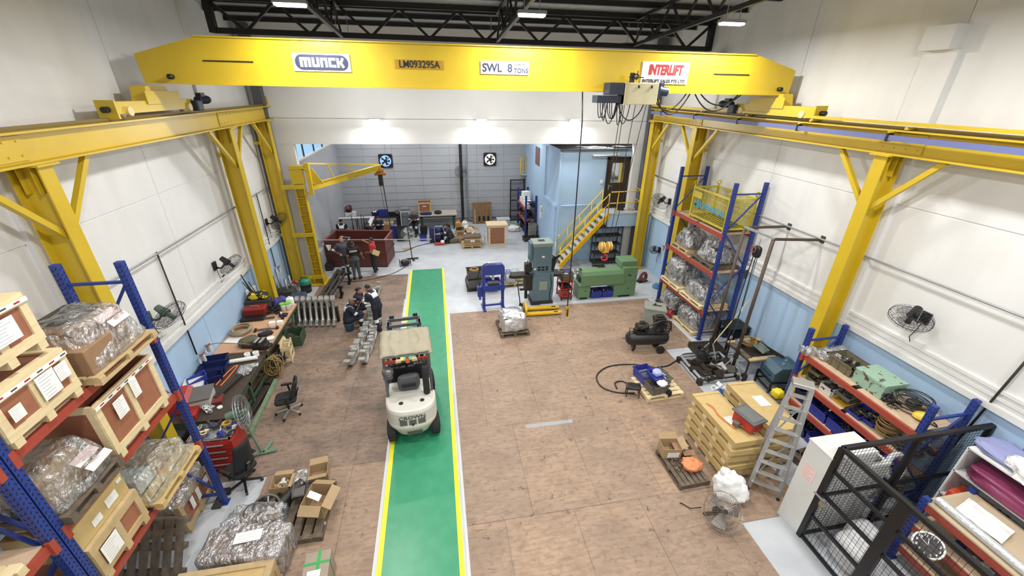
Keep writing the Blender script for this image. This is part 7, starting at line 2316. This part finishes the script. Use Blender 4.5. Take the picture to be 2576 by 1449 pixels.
# pedestal fan in the annex
t = thing('pedestal_fan', 'tall silver pedestal fan on the pale floor by the maroon bin', 'fan', (-1.47, 19.15, 0))
fan_head(t, .33, aim((.25, -.95, -.05)), (-.08, 0, 1.28), wiresil, blackp, mat('blade_clear', (190, 192, 194), .3, .2))
obj('pole', B().cyl((0, 0, .05), (-.06, .08, 1.22), .022, 10), blackp, t)
obj('base', B().bar((-.3, -.02, .03), (.3, .02, .03), .09, .05).bar((.02, 0, .03), (.1, -.3, .03), .09, .05), blackp, t, bev=.015)
t = thing('welding_set', 'small black portable generator on the pale floor', 'generator', (-1.75, 18.35, 0), 10)
obj('body', superell(B(), (0, 0, .16), .2, .15, .12, .5, .03, 1.7, 24, 12), blackp, t, smooth=True)
obj('top', B().bx(-.14, .14, -.1, .1, .26, .31), bingrey, t, bev=.02)
b = B()
for x in (-.24, .24):
    b.tube([(x, -.14, .02), (x, -.14, .3), (x, .14, .3), (x, .14, .02)], .014, 6)
obj('frame', b, blackp, t, smooth=True)
tube_path('thin black cable trailing over the pale floor to the shafts', 'floor_cable', 'cable', [(-1.7, 18.2, .02), (-2.3, 17.4, .03), (-3.2, 16.9, .03), (-4.0, 16.8, .03), (-4.7, 16.9, .03), (-5.0, 16.6, .03)], .012, blackp)
tube_path('dark hose on the pale floor beside the fan', 'floor_hose', 'hose', [(-2.45, 20.2, .02), (-1.9, 20.25, .02), (-1.3, 20.9, .02), (-.6, 21.3, .02), (-.2, 21.5, .02)], .015, blackp)
tube_path('thin tan line across the left plywood floor', 'floor_line', 'cable', [(-4.4, 11.1, .025), (-3.6, 11.9, .025), (-3.0, 12.3, .025), (-2.4, 12.4, .025)], .01, brass)
one('card_sheet', 'flat brown card on the pale floor under the fan', 'card', B().bx(-.25, .25, -.18, .18, 0, .006), card, (-1.75, 20.6, .001), 20)
# green bench with a crate
t = thing('green_workbench', 'pale topped green workbench against the cladding', 'workbench', (-.1, 24.2, 0))
obj('bench_top', B().bx(-1.1, 1.1, -.55, .6, .82, .88), mat('bench_pale', (188, 180, 168), .6, var=.4, scale=5), t)
obj('apron', B().bx(-1.05, 1.05, -.5, -.46, .74, .82), greenm, t)
for x in (-.98, .92):
    for y in (-.45, .5):
        obj('leg', B().bx(x - .06, x + .06, y - .05, y + .05, 0, .82), greenm, t)
crate('yellow framed crate standing on the green workbench', (-.85, 24.45, .89), 0, .78, .5, .62, True, 0, plypanel, crateply, ((0, .4, .2, .06),), feet=False)
one('blue_roll', 'dark blue jacket rolled up on the green workbench', 'jacket', superell(B(), (0, 0, .07), .33, .12, .08, .6, .15, 2.6, 24, 10), binnavy, (-.8, 23.85, .89), smooth=True)
t = thing('rubber_ring', 'small black tyre lying on the green workbench', 'tyre', (-.1, 24.0, .89))
obj('tyre', B().torus((0, 0, .08), .15, .075, 24, 8), rubber, t, smooth=True)
# rucksacks, bins and stuff on the floor
for k, (x, y) in enumerate(((-.95, 22.9), (-.1, 22.75), (.35, 22.9))):
    one('rucksack', ['black rucksack standing beside the seated worker', 'black rucksack under the green workbench, middle one', 'black rucksack nearest the crouching worker'][k], 'rucksack', superell(B(), (0, 0, .26), .2, .16, .28, .55, .12, 4.2 + k, 24, 14), fabric, (x, y, 0), smooth=True)
tote('bright blue bin beside the black rucksack', (-.98, 21.9, 0), .36, .32, .3, binblue, 10)
heap('small pale timber offcuts beside the blue bin', (-.6, 22.2, 0), .3, .3, .2, [pine, pine2], 14, 171, cat='offcuts')
# hand trolley with drum
t = thing('hand_trolley', 'blue drum on a silver hand trolley with a red foot', 'trolley', (-.1, 21.15, 0), 0)
obj('frame', B().tube([(-.24, 0, .08), (-.24, .02, .9), (-.18, .02, .98), (.18, .02, .98), (.24, .02, .9), (.24, 0, .08)], .02, 8).cyl((-.24, .01, .55), (.24, .01, .55), .03, 8), alu, t, smooth=True)
obj('toe_plate', B().bx(-.26, .26, -.25, .05, .05, .09), mat('toe_red', (206, 80, 64), .5), t)
obj('wheel', B().cyl((-.3, .08, .08), (-.24, .08, .08), .08, 12).cyl((.24, .08, .08), (.3, .08, .08), .08, 12), rubber, t)
one('blue_drum', 'dark blue plastic drum standing behind the trolley frame', 'drum', B().lathe([(0, 0), (.24, 0), (.25, .25), (.26, .3), (.25, .6), (.26, .65), (.24, .88), (0, .88)], 20), binnavy, (-.12, 21.48, 0), smooth=True)
one('white_bottle', 'white helmet on the trolley foot', 'helmet', superell(B(), (0, 0, .07), .11, .1, .09, .8, 0, 0, 18, 10), paper, (.05, 21.0, .1), smooth=True)
one('navy_bin', 'tall navy bin left of the drum', 'bin', B().bx(-.12, .12, -.2, .2, 0, .8), binnavy, (-.5, 21.6, 0), bev=.02)
# pallet with brown box
pallet('worn pallet with a brown wooden box in the annex', (1.56, 20.65, 0), 0, 1.05, 1.0, pine2, 6)
t = thing('tool_crate', 'brown wooden tool crate with a white label on the worn pallet', 'crate', (1.6, 20.55, .135))
obj('crate_body', B().bx(-.42, .42, -.25, .25, 0, .42), mat('crate_umber', (160, 126, 84), .65, var=.4, scale=7), t, bev=.01)
obj('lid', B().bx(-.46, .46, -.29, .29, .42, .47), oldwood, t)
for zz in (.08, .32):
    pc(t, 'batten', pine2, (0, -.262, zz), (.84, .02, .07))
sheet(t, 'label_sheet', paper, (0, -.275, .24), .22, .12, (0, 0, 0), 3)
pallet('second pallet of tools behind the brown wooden box', (1.35, 22.0, 0), 4, 1.1, 1.0, pine2, 6)
crate('tan crate of loose parts on the second annex pallet', (1.05, 22.0, .135), 0, .5, .7, .4, True, 0, card2, pine2, (), feet=False)
heap('black machine fittings heaped in the tan crate', (1.05, 22.0, .4), .4, .6, .3, [blackp, darkst, steel], 30, 181, cat='fittings')
t = carton_open('cardboard box of red and white packets on the annex pallet', (1.6, 22.05, .135), .5, .6, .4, card, 4, (1, 1, 1, 1), 20)
heap('red and white packets in the annex cardboard box', (1.6, 22.05, .4), .45, .55, .36, [paper, redp, paper, card], 26, 182, cat='packets', s0=.08, s1=.22)
heap('white cups and black clips in front of the cardboard box', (1.62, 21.45, .1), .6, .3, .4, [paper, paper, blackp], 20, 183, cat='cups', s0=.08, s1=.2)
for k, (x, m_) in enumerate(((1.0, mat('can_amber', (206, 146, 50), .4)), (1.38, paper))):
    t = thing('jerry_can', ['amber plastic jerry can behind the annex pallets', 'white plastic jerry can behind the annex pallets'][k], 'can', (x, 22.75, 0))
    obj('can', superell(B(), (0, 0, .36), .17, .12, .36, .4, 0, 0, 20, 12), m_, t, smooth=True)
    obj('handle', B().tube([(-.08, 0, .7), (-.06, 0, .78), (.06, 0, .78), (.08, 0, .7)], .02, 6), m_, t)
one('broom_stick', 'thin white stick standing behind the annex boxes', 'stick', B().cyl((0, 0, 0), (.0, .05, 1.3), .014, 6), paper, (2.0, 23.0, 0))
one('canvas_bag', 'grey green canvas bag beside the worn pallet', 'bag', superell(B(), (0, 0, .15), .32, .22, .17, .6, .2, 3.4, 24, 12), binolive, (.72, 21.3, 0), 10, smooth=True)
one('clear_sack', 'clear plastic sack on the floor behind the crouching worker', 'sack', superell(B(), (0, 0, .13), .24, .2, .14, .7, .3, 8.3, 24, 12), wrapfilm2, (.62, 21.75, 0), smooth=True)
for k, (x, y, m_) in enumerate(((2.18, 20.75, paper), (2.28, 21.0, wrapfilm2), (1.0, 21.15, mat('ribbed', (170, 140, 110), .6)))):
    one('bottle', ['white bottle beside the worn pallet', 'clear bottle beside the worn pallet', 'brown ribbed hose stub beside the worn pallet'][k], 'bottle', B().lathe([(0, 0), (.08, 0), (.08, .3), (.03, .38), (.03, .42)], 14), m_, (x, y, .02), smooth=True)
# tall pale crate, plastic box, upright pallet, white bag
t = crate('tall pale crate with a brown panel and planked lid in the annex', (2.93, 20.75, 0), 0, .95, .62, 1.08, panel=plypanel, frame=pine, mids=0, feet=False)
for k in range(4):
    pc(t, 'lid_plank', pine, (0, -.33 + .2 * k, 1.14), (1.1, .185, .05))
for x in (-.5, .5):
    pc(t, 'lid_cleat', pine, (x, 0, 1.09), (.06, .8, .05))
t = thing('clear_tub', 'clear plastic storage tub by the cladding', 'tub', (3.85, 24.3, 0))
obj('tub', B().bx(-.38, .38, -.25, .25, .002, .32), mat('clear_grey', (186, 194, 206), .2), t, bev=.03)
obj('lid', B().bx(-.41, .41, -.28, .28, .32, .37), mat('lid_clear', (214, 220, 228), .3), t, bev=.015)
t = thing('leaning_pallet', 'brown pallet standing upright against the cladding', 'pallet', (2.58, 24.74, .64))
t.rotation_euler = (rd(80), 0, 0)
for k in range(6):
    pc(t, 'plank', mat('pallet_brown', (136, 104, 68), .75, var=.6, scale=9, col2=(84, 62, 42)), (-.5 + .2 * k, 0, .1), (.185, 1.25, .025))
for y in (-.55, 0, .55):
    pc(t, 'bearer', MC['pallet_brown'], (0, y, .04), (1.2, .1, .09))
for k in range(3):
    pc(t, 'forklift_slot', hole, (-.18 + .28 * k, -.36, .115), (.14, .3, .004))
one('white_bag', 'crumpled white bag on the floor by the small blue rack', 'bag', superell(B(), (0, 0, .14), .33, .28, .16, .7, .3, 6.9, 28, 14), whitecloth, (4.25, 22.85, 0), smooth=True)
one('green_mat', 'green plastic bag behind the white bag', 'bag', superell(B(), (0, 0, .1), .3, .25, .12, .6, .2, 5.1, 22, 10), mat('bag_green', (120, 156, 132), .6), (4.4, 23.6, 0), smooth=True)
# small blue rack
t = rack('small blue rack of white boxes and parts beside the blue office', 4.72, 5.28, 21.75, 24.0, 2.3, (1.55, .85), -1, nb=2)
for k, (y, z, hh, ww) in enumerate(((22.9, 1.58, .4, .5), (22.4, 1.58, .28, .4), (23.4, 1.58, .3, .4), (22.95, 1.99, .3, .36), (22.1, 1.58, .24, .3))):
    one('white_carton', 'white carton on the small blue rack, %s' % ['the large middle one', 'the one nearest the middle front', 'the far one', 'the one stacked on top', 'the nearest one'][k], 'box', B().bx(-.2, .2, -ww / 2, ww / 2, 0, hh), paper, (4.95, y, z), 4 * k, bev=.01)
heap('dark machine parts on the lower deck of the small blue rack', (5.0, 22.9, .88), .45, 1.9, .4, [darkst, grease, steel, blackp], 60, 191, cat='parts', s0=.08, s1=.22)
heap('black motors on the upper deck end of the small blue rack', (5.05, 22.0, 1.58), .4, .4, .5, [blackp, darkst], 22, 192, cat='parts', s0=.08, s1=.2)
for k in range(4):
    tote('grey stackable bin beside the small blue rack, %s from the floor' % ORD[k], (5.05, 21.45, .02 + .2 * k), .4, .42, .2, mat('bin_pale', (150, 150, 142), .6, var=.4, scale=8), 0)
for k in range(3):
    tote('dark bin on the floor in front of the small blue rack, %s from the left' % ORD[k], (4.62 + .36 * k, 21.0 - .05 * k, 0), .34, .4, .24, bindark if k != 1 else mat('bin_brown', (72, 60, 50), .6), 8)
for k in range(3):
    tote('black bin under the small blue rack, %s from the near end' % ORD[k], (5.0, 22.15 + .62 * k, .0), .45, .55, .45, blackp, 0)
# things on the landing
for k in range(2):
    one('slipper', ['grey slipper on the office landing, left of the pair', 'grey slipper on the office landing, right of the pair'][k], 'shoe', B().box((0, 0, .04), (.1, .26, .08)), mat('slipper', (160, 150, 134), .8), (8.68 + .13 * k, 17.28 + .06 * k, 2.562), 60, bev=.02)
for k in range(2):
    one('work_boot', ['black work boot beside the office door, left one', 'black work boot beside the office door, right one'][k], 'boot', B().box((0, 0, .06), (.11, .28, .12)).box((0, -.08, .14), (.1, .11, .14)), blackp, (8.22 + .05 * k, 17.34 + .13 * k, 2.562), 70, bev=.02)

# ================================================================== PEOPLE
def surface_nets(Fd, org, h):
    nx, ny, nz_ = Fd.shape
    ins = Fd < 0
    acc = np.zeros((nx - 1, ny - 1, nz_ - 1, 3))
    cnt = np.zeros((nx - 1, ny - 1, nz_ - 1))
    sl = lambda a, n: slice(a, n - 1 + a)
    cor = [(i, j, k) for i in (0, 1) for j in (0, 1) for k in (0, 1)]
    for a in cor:
        for ax in range(3):
            if a[ax]:
                continue
            c = list(a)
            c[ax] = 1
            fa = Fd[sl(a[0], nx), sl(a[1], ny), sl(a[2], nz_)]
            fb = Fd[sl(c[0], nx), sl(c[1], ny), sl(c[2], nz_)]
            m = (fa < 0) != (fb < 0)
            t = np.where(m, fa / np.where(m, fa - fb, 1), 0)
            for q in range(3):
                acc[..., q] += np.where(m, a[q] + (t if q == ax else 0), 0)
            cnt += m
    act = cnt > 0
    idx = -np.ones(act.shape, int)
    idx[act] = np.arange(act.sum())
    ijk = np.argwhere(act)
    vs = (ijk + acc[act] / cnt[act][:, None]) * h + org
    faces = []
    for ax in range(3):
        u, v = (ax + 1) % 3, (ax + 2) % 3
        s0 = [slice(None)] * 3
        s1 = [slice(None)] * 3
        s0[ax], s1[ax] = slice(0, -1), slice(1, None)
        ch = ins[tuple(s0)] != ins[tuple(s1)]
        for p in np.argwhere(ch):
            if p[u] == 0 or p[v] == 0 or p[u] >= act.shape[u] or p[v] >= act.shape[v]:
                continue
            q = [p.copy() for _ in range(4)]
            q[1][u] -= 1
            q[2][u] -= 1
            q[2][v] -= 1
            q[3][v] -= 1
            f = [idx[tuple(e)] for e in q]
            faces.append(f if ins[tuple(p)] else f[::-1])
    return vs, faces

skin_m = mat('skin', (176, 128, 100), .55)
skin_d = mat('skin_brown', (134, 92, 70), .55)
hair_m = mat('hair_black', (24, 22, 22), .6)
refl = mat('reflective', (224, 226, 230), .35)
cov_navy = mat('coverall_navy', (30, 34, 50), .8, var=.3, scale=9)
cov_grey = mat('coverall_grey', (74, 78, 92), .8, var=.3, scale=9)
cov_char = mat('coverall_charcoal', (58, 58, 62), .8, var=.3, scale=9)
tee_b = mat('tee_black', (26, 26, 29), .8)
tee_r = mat('shirt_red', (164, 44, 50), .8)
jean = mat('jeans_grey', (78, 84, 94), .8, var=.3, scale=9)
troub = mat('trousers_black', (34, 34, 40), .8)
shoe_b = mat('boots_black', (28, 28, 28), .6)
shoe_w = mat('trainers_pale', (180, 178, 172), .6)

STAND = dict(pel=(0, 0, .95), abd=(0, 0, 1.12), che=(0, .01, 1.30), nek=(0, 0, 1.47), hed=(0, .02, 1.60),
             shR=(.18, 0, 1.41), shL=(-.18, 0, 1.41), elR=(.25, -.03, 1.13), elL=(-.25, -.03, 1.13), wrR=(.26, .05, .88), wrL=(-.26, .05, .88),
             hiR=(.09, 0, .92), hiL=(-.09, 0, .92), knR=(.1, .03, .5), knL=(-.1, .03, .5), anR=(.11, -.03, .1), anL=(-.11, -.03, .1),
             toR=(.12, .14, .045), toL=(-.12, .14, .045))

def person(label, loc, rz, J, top, low, shoe, skin=None, sleeve='long', look=(0, 0), hair='short', reflective=True, back=False, hood=None, curl=.5):
    """one continuous body (rounded bones blended into a skin); clothing zones by the nearest bone; hair and eyes are children"""
    j = {k: V(v) for k, v in {**STAND, **J}.items()}
    skin = skin or skin_m
    SK, TP, LW, SH, RF = 0, 1, 2, 3, 4
    arm = TP if sleeve == 'long' else SK
    bones = [('pel', 'abd', .135, .125, LW, 1.15), ('abd', 'che', .125, .14, TP, 1.2), ('che', 'nek', .14, .06, TP, 1.15), ('nek', 'hed', .052, .06, SK, 1)]
    for s in 'RL':
        bones += [('che', 'sh' + s, .11, .07, TP, 1), ('sh' + s, 'el' + s, .062, .05, TP, 1), ('el' + s, 'wr' + s, .048, .034, arm, 1),
                  ('pel', 'hi' + s, .12, .095, LW, 1), ('hi' + s, 'kn' + s, .092, .065, LW, 1), ('kn' + s, 'an' + s, .066, .05, LW, 1), ('an' + s, 'to' + s, .05, .042, SH, 1)]
    kx = 1.16 if reflective else 1.08
    segs = [(j[a], j[b_], ra * (kx if m != SK else 1), rb * (kx if m != SK else 1), m, w) for a, b_, ra, rb, m, w in bones]
    hm = rot(look[0], 0, look[1])
    hc = j['hed']
    for (a, b_, ra, rb) in (((0, .02, -.03), (0, -.005, .045), .074, .083), ((0, .035, -.07), (0, .05, -.04), .04, .045), ((0, .09, .005), (0, .108, -.025), .012, .014), ((.078, 0, -.01), (.08, -.005, .015), .014, .016), ((-.078, 0, -.01), (-.08, -.005, .015), .014, .016)):
        segs.append((hc + hm @ V(a), hc + hm @ V(b_), ra, rb, SK, 1))
    palms = []
    for s, sg in (('R', 1), ('L', -1)):
        f = (j['wr' + s] - j['el' + s]).normalized()
        segs.append((j['wr' + s], j['wr' + s] + f * .075, .03, .038, SK, 1))
        palms.append((j['wr' + s], f, sg))
    pts = np.array([p for sgm in segs for p in (sgm[0], sgm[1])])
    h = .0185
    lo = pts.min(0) - .2
    n = np.ceil((pts.max(0) + .2 - lo) / h).astype(int)
    g = np.stack(np.meshgrid(*[lo[i] + h * np.arange(n[i]) for i in range(3)], indexing='ij'), -1)
    K = .016
    acc = np.zeros(g.shape[:3])
    def dist(P, sgm):
        a, b_, ra, rb, m, w = sgm
        a, d = np.array(a), np.array(b_ - a)
        t = np.clip(((P - a) @ d) / max(d @ d, 1e-9), 0, 1)
        q = P - (a + t[..., None] * d)
        if w != 1:
            q = q / np.array([w, 1 / w ** .3, 1])
        return np.sqrt((q * q).sum(-1)) - (ra + (rb - ra) * t), t
    for sgm in segs:
        acc += np.exp(-np.clip(dist(g, sgm)[0], -.3, .6) / K)
    vs_, fs_ = surface_nets(-K * np.log(acc), lo, h)
    fs_ = np.array(fs_)
    cen = vs_[fs_].mean(1)
    best = np.full(len(cen), 9.)
    lab = np.zeros(len(cen), int)
    for i, sgm in enumerate(segs):
        d, t = dist(cen, sgm)
        d = d + (.012 if sgm[4] == SK and i < 4 else 0)
        m = np.full(len(cen), sgm[4])
        if i < len(bones):
            na, nb = bones[i][0], bones[i][1]
            if reflective and na.startswith('kn'):
                m[(t > .1) & (t < .36)] = RF
            if reflective and na.startswith('sh'):
                m[(t > .74) & (t < .98)] = RF
            if sleeve == 'short' and na.startswith('sh'):
                m[t > .8] = SK
            if na.startswith('kn'):
                m[t > .93] = SH
        k = d < best
        best[k] = d[k]
        lab[k] = m[k]
    if back:
        up = (j['che'] - j['abd']).normalized()
        rel = cen - np.array(j['che'])
        rr = V((1, 0, 0))
        zz = rel @ np.array(up)
        sel = (lab == TP) & (rel[:, 1] < -.06) & (np.abs(rel[:, 0]) < .12) & (zz > -.07) & (zz < .1)
        lab[sel] = RF
        sel = (lab == TP) & (np.abs(np.abs(rel[:, 0]) - .13) < .03) & (zz > .1) & (zz < .2)
        lab[sel] = RF
    b = B()
    b.v = [tuple(p) for p in vs_]
    b.f = [tuple(int(i) for i in f) for f in fs_]
    b.m = [int(x) for x in lab]
    b.mi = SK
    for wr, f, sg in palms:
        side = f.cross(V((0, 0, 1)))
        if side.length < .2:
            side = V((0, sg, 0))
        side.normalize()
        nrm = side.cross(f).normalized()
        base = wr + f * .085
        for q, ln in ((-.032, .058), (-.011, .07), (.011, .074), (.032, .066)):
            p0 = base + side * q
            p1 = p0 + f * ln * .5 - nrm * ln * .2 * curl
            p2 = p1 + f * ln * .4 * (1 - .5 * curl) - nrm * ln * .5 * curl
            b.tube([p0 - f * .03, p0, p1, p2], .0095, 6)
        th = wr + f * .03 + side * .034
        b.tube([th - side * .02, th + (f * .03 + side * .025), th + (f * .065 + side * .03 - nrm * .015)], .011, 6)
    o = obj('person', b, [skin, top, low, shoe, refl], None, loc, (0, 0, rd(rz)), smooth=True)
    tag(o, label, 'person')
    if hair:
        hb = B().ell((0, 0, 0), .088, .098, .1, 22, 14, .05, loc[0])
        keep = [q for q in hb.f if not any((hb.v[i][1] > .03 and hb.v[i][2] < .035) or hb.v[i][2] < -.055 for i in q)]
        hb.f, hb.m = keep, [0] * len(keep)
        if hair == 'bun':
            hb.ell((.0, -.1, .0), .04, .045, .04, 10, 8)
        if hair == 'cap':
            hb.box((0, .1, .05), (.13, .09, .012))
        obj('hair' if hair != 'cap' else 'cap', hb, hood or hair_m, o, hc + hm @ V((0, -.008, .035)), hm.to_euler(), smooth=True)
    for x in (-.03, .03):
        obj('eye', B().ell((0, 0, 0), .011, .007, .008, 8, 6), hair_m, o, hc + hm @ V((x, .088, .012)))
    obj('mouth', B().box((0, 0, 0), (.04, .006, .008)), mat('lips', (120, 66, 58), .6), o, hc + hm @ V((0, .092, -.052)), hm.to_euler())
    return o

p = person('worker in grey coverall with one hand on his bare head by the maroon bin', (-4.28, 17.75, .0), -140,
       dict(elR=(.40, -.08, 1.2), wrR=(.2, .06, 1.02), elL=(-.36, .05, 1.6), wrL=(-.1, .05, 1.72)), cov_grey, cov_char, shoe_b, look=(-8, 20), hair=None, curl=.3)
p = person('man in a black crew shirt and grey jeans seen from behind', (-3.7, 17.05, .018), 14,
       dict(elR=(.29, -.02, 1.15), wrR=(.36, .1, .93), toR=(.18, .12, .045), knL=(-.09, .04, .5)), tee_b, jean, shoe_b, skin_d, 'short', (-5, -25), reflective=False)
text(p, 'lettering', 'CREW', paper, .11, (0, -.158, 1.34), (pi / 2 + .05, 0, 0), off=.003)
p = person('man in a red polo shirt pointing into the maroon bin', (-2.98, 17.5, .018), 82,
       dict(elR=(.26, .2, 1.34), wrR=(.2, .42, 1.5), elL=(-.28, .0, 1.15), wrL=(-.16, .22, 1.08)), tee_r, troub, shoe_w, skin_d, 'short', (0, 0), reflective=False)
one('clipboard', 'brown folder held under the arm of the man in red', 'folder', B().box((0, 0, 0), (.03, .3, .22), (rd(20), rd(20), 0)), mat('folder', (206, 186, 130), .6), (-2.82, 17.25, 1.12), 82)
SIT = dict(pel=(0, 0, .5), abd=(0, .02, .68), che=(0, .07, .86), nek=(0, .12, 1.02), hed=(0, .17, 1.14), shR=(.18, .09, .96), shL=(-.18, .09, .96),
           elR=(.24, .22, .74), elL=(-.24, .22, .74), wrR=(.1, .42, .72), wrL=(-.1, .42, .72), hiR=(.1, .02, .5), hiL=(-.1, .02, .5),
           knR=(.16, .42, .52), knL=(-.16, .42, .52), anR=(.15, .4, .1), anL=(-.15, .4, .1), toR=(.16, .57, .045), toL=(-.16, .57, .045))
SQUAT = dict(pel=(0, 0, .32), abd=(0, .06, .5), che=(0, .16, .68), nek=(0, .24, .82), hed=(0, .3, .93), shR=(.18, .18, .77), shL=(-.18, .18, .77),
             elR=(.24, .38, .62), elL=(-.24, .38, .62), wrR=(.1, .58, .6), wrL=(-.1, .58, .6), hiR=(.1, .02, .32), hiL=(-.1, .02, .32),
             knR=(.2, .4, .5), knL=(-.2, .4, .5), anR=(.16, .18, .1), anL=(-.16, .18, .1), toR=(.18, .35, .045), toL=(-.18, .35, .045))
person('worker behind the maroon bin, back turned, reflective bands on a dark coverall', (-4.95, 21.15, .25), 5, {**SIT}, cov_navy, cov_navy, shoe_b, look=(-25, 0), back=True)
one('work_stool', 'low stool under the worker behind the maroon bin', 'stool', B().cyl((0, 0, 0), (0, 0, .58), .17, 14), bindark, (-4.95, 21.15, 0))
person('worker whose head shows just above the maroon bin rim', (-3.5, 20.85, .2), 150, {**SIT}, cov_navy, cov_navy, shoe_b, skin_d, look=(-15, 0))
one('work_stool', 'low stool under the worker at the bin rim', 'stool', B().cyl((0, 0, 0), (0, 0, .52), .17, 14), bindark, (-3.5, 20.85, 0))
person('worker in a dark coverall seated in front of the back table, looking down', (-3.28, 22.35, .1), 178, {**SIT, 'wrR': (.04, .3, .8), 'wrL': (-.04, .3, .8)}, cov_navy, cov_navy, shoe_b, look=(-28, 0))
one('work_stool', 'low stool under the worker by the back table', 'stool', B().cyl((0, 0, 0), (0, 0, .43), .17, 14), bindark, (-3.28, 22.35, 0))
person('worker with folded arms seated beside the green workbench', (-1.42, 23.1, .12), 170, {**SIT, 'wrR': (-.06, .3, .78), 'wrL': (.06, .32, .74), 'anR': (.13, .5, -.02), 'anL': (-.13, .5, -.02), 'toR': (.14, .66, -.07), 'toL': (-.14, .66, -.07)}, cov_char, troub, shoe_b, look=(-12, 10), hair='cap', hood=bingrey)
one('work_stool', 'stool under the worker with folded arms', 'stool', B().cyl((0, 0, 0), (0, 0, .45), .17, 14), bindark, (-1.42, 23.1, 0))
person('worker crouching beside the blue drum on the hand trolley', (.55, 21.3, 0), 95, SQUAT, cov_char, troub, shoe_b, look=(-30, 10))
# trio at the bearing shells
person('worker in a grey cap sitting on a bucket at the bearing shells', (-3.3, 12.75, .018), -78,
       {**SIT, 'pel': (0, 0, .44), 'hiR': (.1, .02, .44), 'hiL': (-.1, .02, .44), 'abd': (0, .03, .62), 'che': (0, .1, .8), 'nek': (0, .16, .96), 'hed': (0, .21, 1.08), 'shR': (.18, .12, .9), 'shL': (-.18, .12, .9),
        'elR': (.24, .3, .68), 'wrR': (.12, .5, .6), 'elL': (-.24, .28, .72), 'wrL': (-.12, .38, .92)}, cov_navy, cov_navy, shoe_b, skin_d, look=(-18, 0), hair='cap', hood=mat('cap_grey', (112, 100, 96), .8), back=True)
one('bucket', 'blue plastic bucket under the worker in the grey cap', 'bucket', B().lathe([(0, 0), (.13, 0), (.17, .3), (.18, .31), (.17, .32)], 18), mat('bucket_blue', (70, 100, 124), .5), (-3.3, 12.75, .018), smooth=True)
person('worker with tied black hair squatting behind the bearing shells', (-3.12, 13.52, .018), -82,
       {**SIT, 'pel': (0, 0, .42), 'hiR': (.1, .02, .42), 'hiL': (-.1, .02, .42), 'abd': (0, .03, .62), 'che': (0, .08, .82), 'nek': (0, .12, .98), 'hed': (0, .16, 1.1), 'shR': (.18, .1, .92), 'shL': (-.18, .1, .92),
        'elR': (.24, .28, .78), 'wrR': (.14, .5, .84), 'elL': (-.22, .3, .8), 'wrL': (-.1, .52, .86)}, cov_navy, cov_navy, shoe_b, look=(-10, 0), hair='bun')
one('low_stool', 'small wooden stool under the squatting worker', 'stool', B().bx(-.15, .15, -.15, .15, .26, .31).bx(-.13, -.09, -.13, .13, 0, .26).bx(.09, .13, -.13, .13, 0, .26), oldwood, (-3.12, 13.52, .018))
person('worker in a navy coverall bending over the bearing shells, back turned', (-2.28, 12.6, .018), 55,
       dict(abd=(0, .03, 1.12), che=(0, .12, 1.28), nek=(0, .2, 1.43), hed=(0, .27, 1.54), shR=(.18, .14, 1.38), shL=(-.18, .14, 1.38), elR=(.25, .2, 1.1), wrR=(.16, .4, .98), elL=(-.25, .22, 1.1), wrL=(-.14, .42, .98),
            knR=(.11, .06, .5), anR=(.12, .1, .1), toR=(.13, .27, .045), anL=(-.12, -.12, .1), toL=(-.13, .05, .045)), cov_navy, cov_navy, shoe_b, skin_d, look=(-32, 0), back=True)
one('measuring_rod', 'thin tan rod held by the worker in the grey cap', 'rod', B().cyl((-2.98, 12.75, .75), (-2.72, 13.15, 1.15), .012, 6), brass)
one('orange_glove_cloth', 'orange cloth on the bearing shell in front of the workers', 'cloth', superell(B(), (0, 0, 0), .07, .06, .05, .8, .3, 2.2, 16, 8), orange, (-2.62, 13.45, .88), smooth=True)
one('shell_on_block', 'bearing block the workers are filing', 'block', B().bx(-.16, .16, -.2, .2, 0, .6).bx(-.2, .2, -.24, .24, .6, .68), chrome, (-2.62, 13.42, .018), 10, bev=.02)
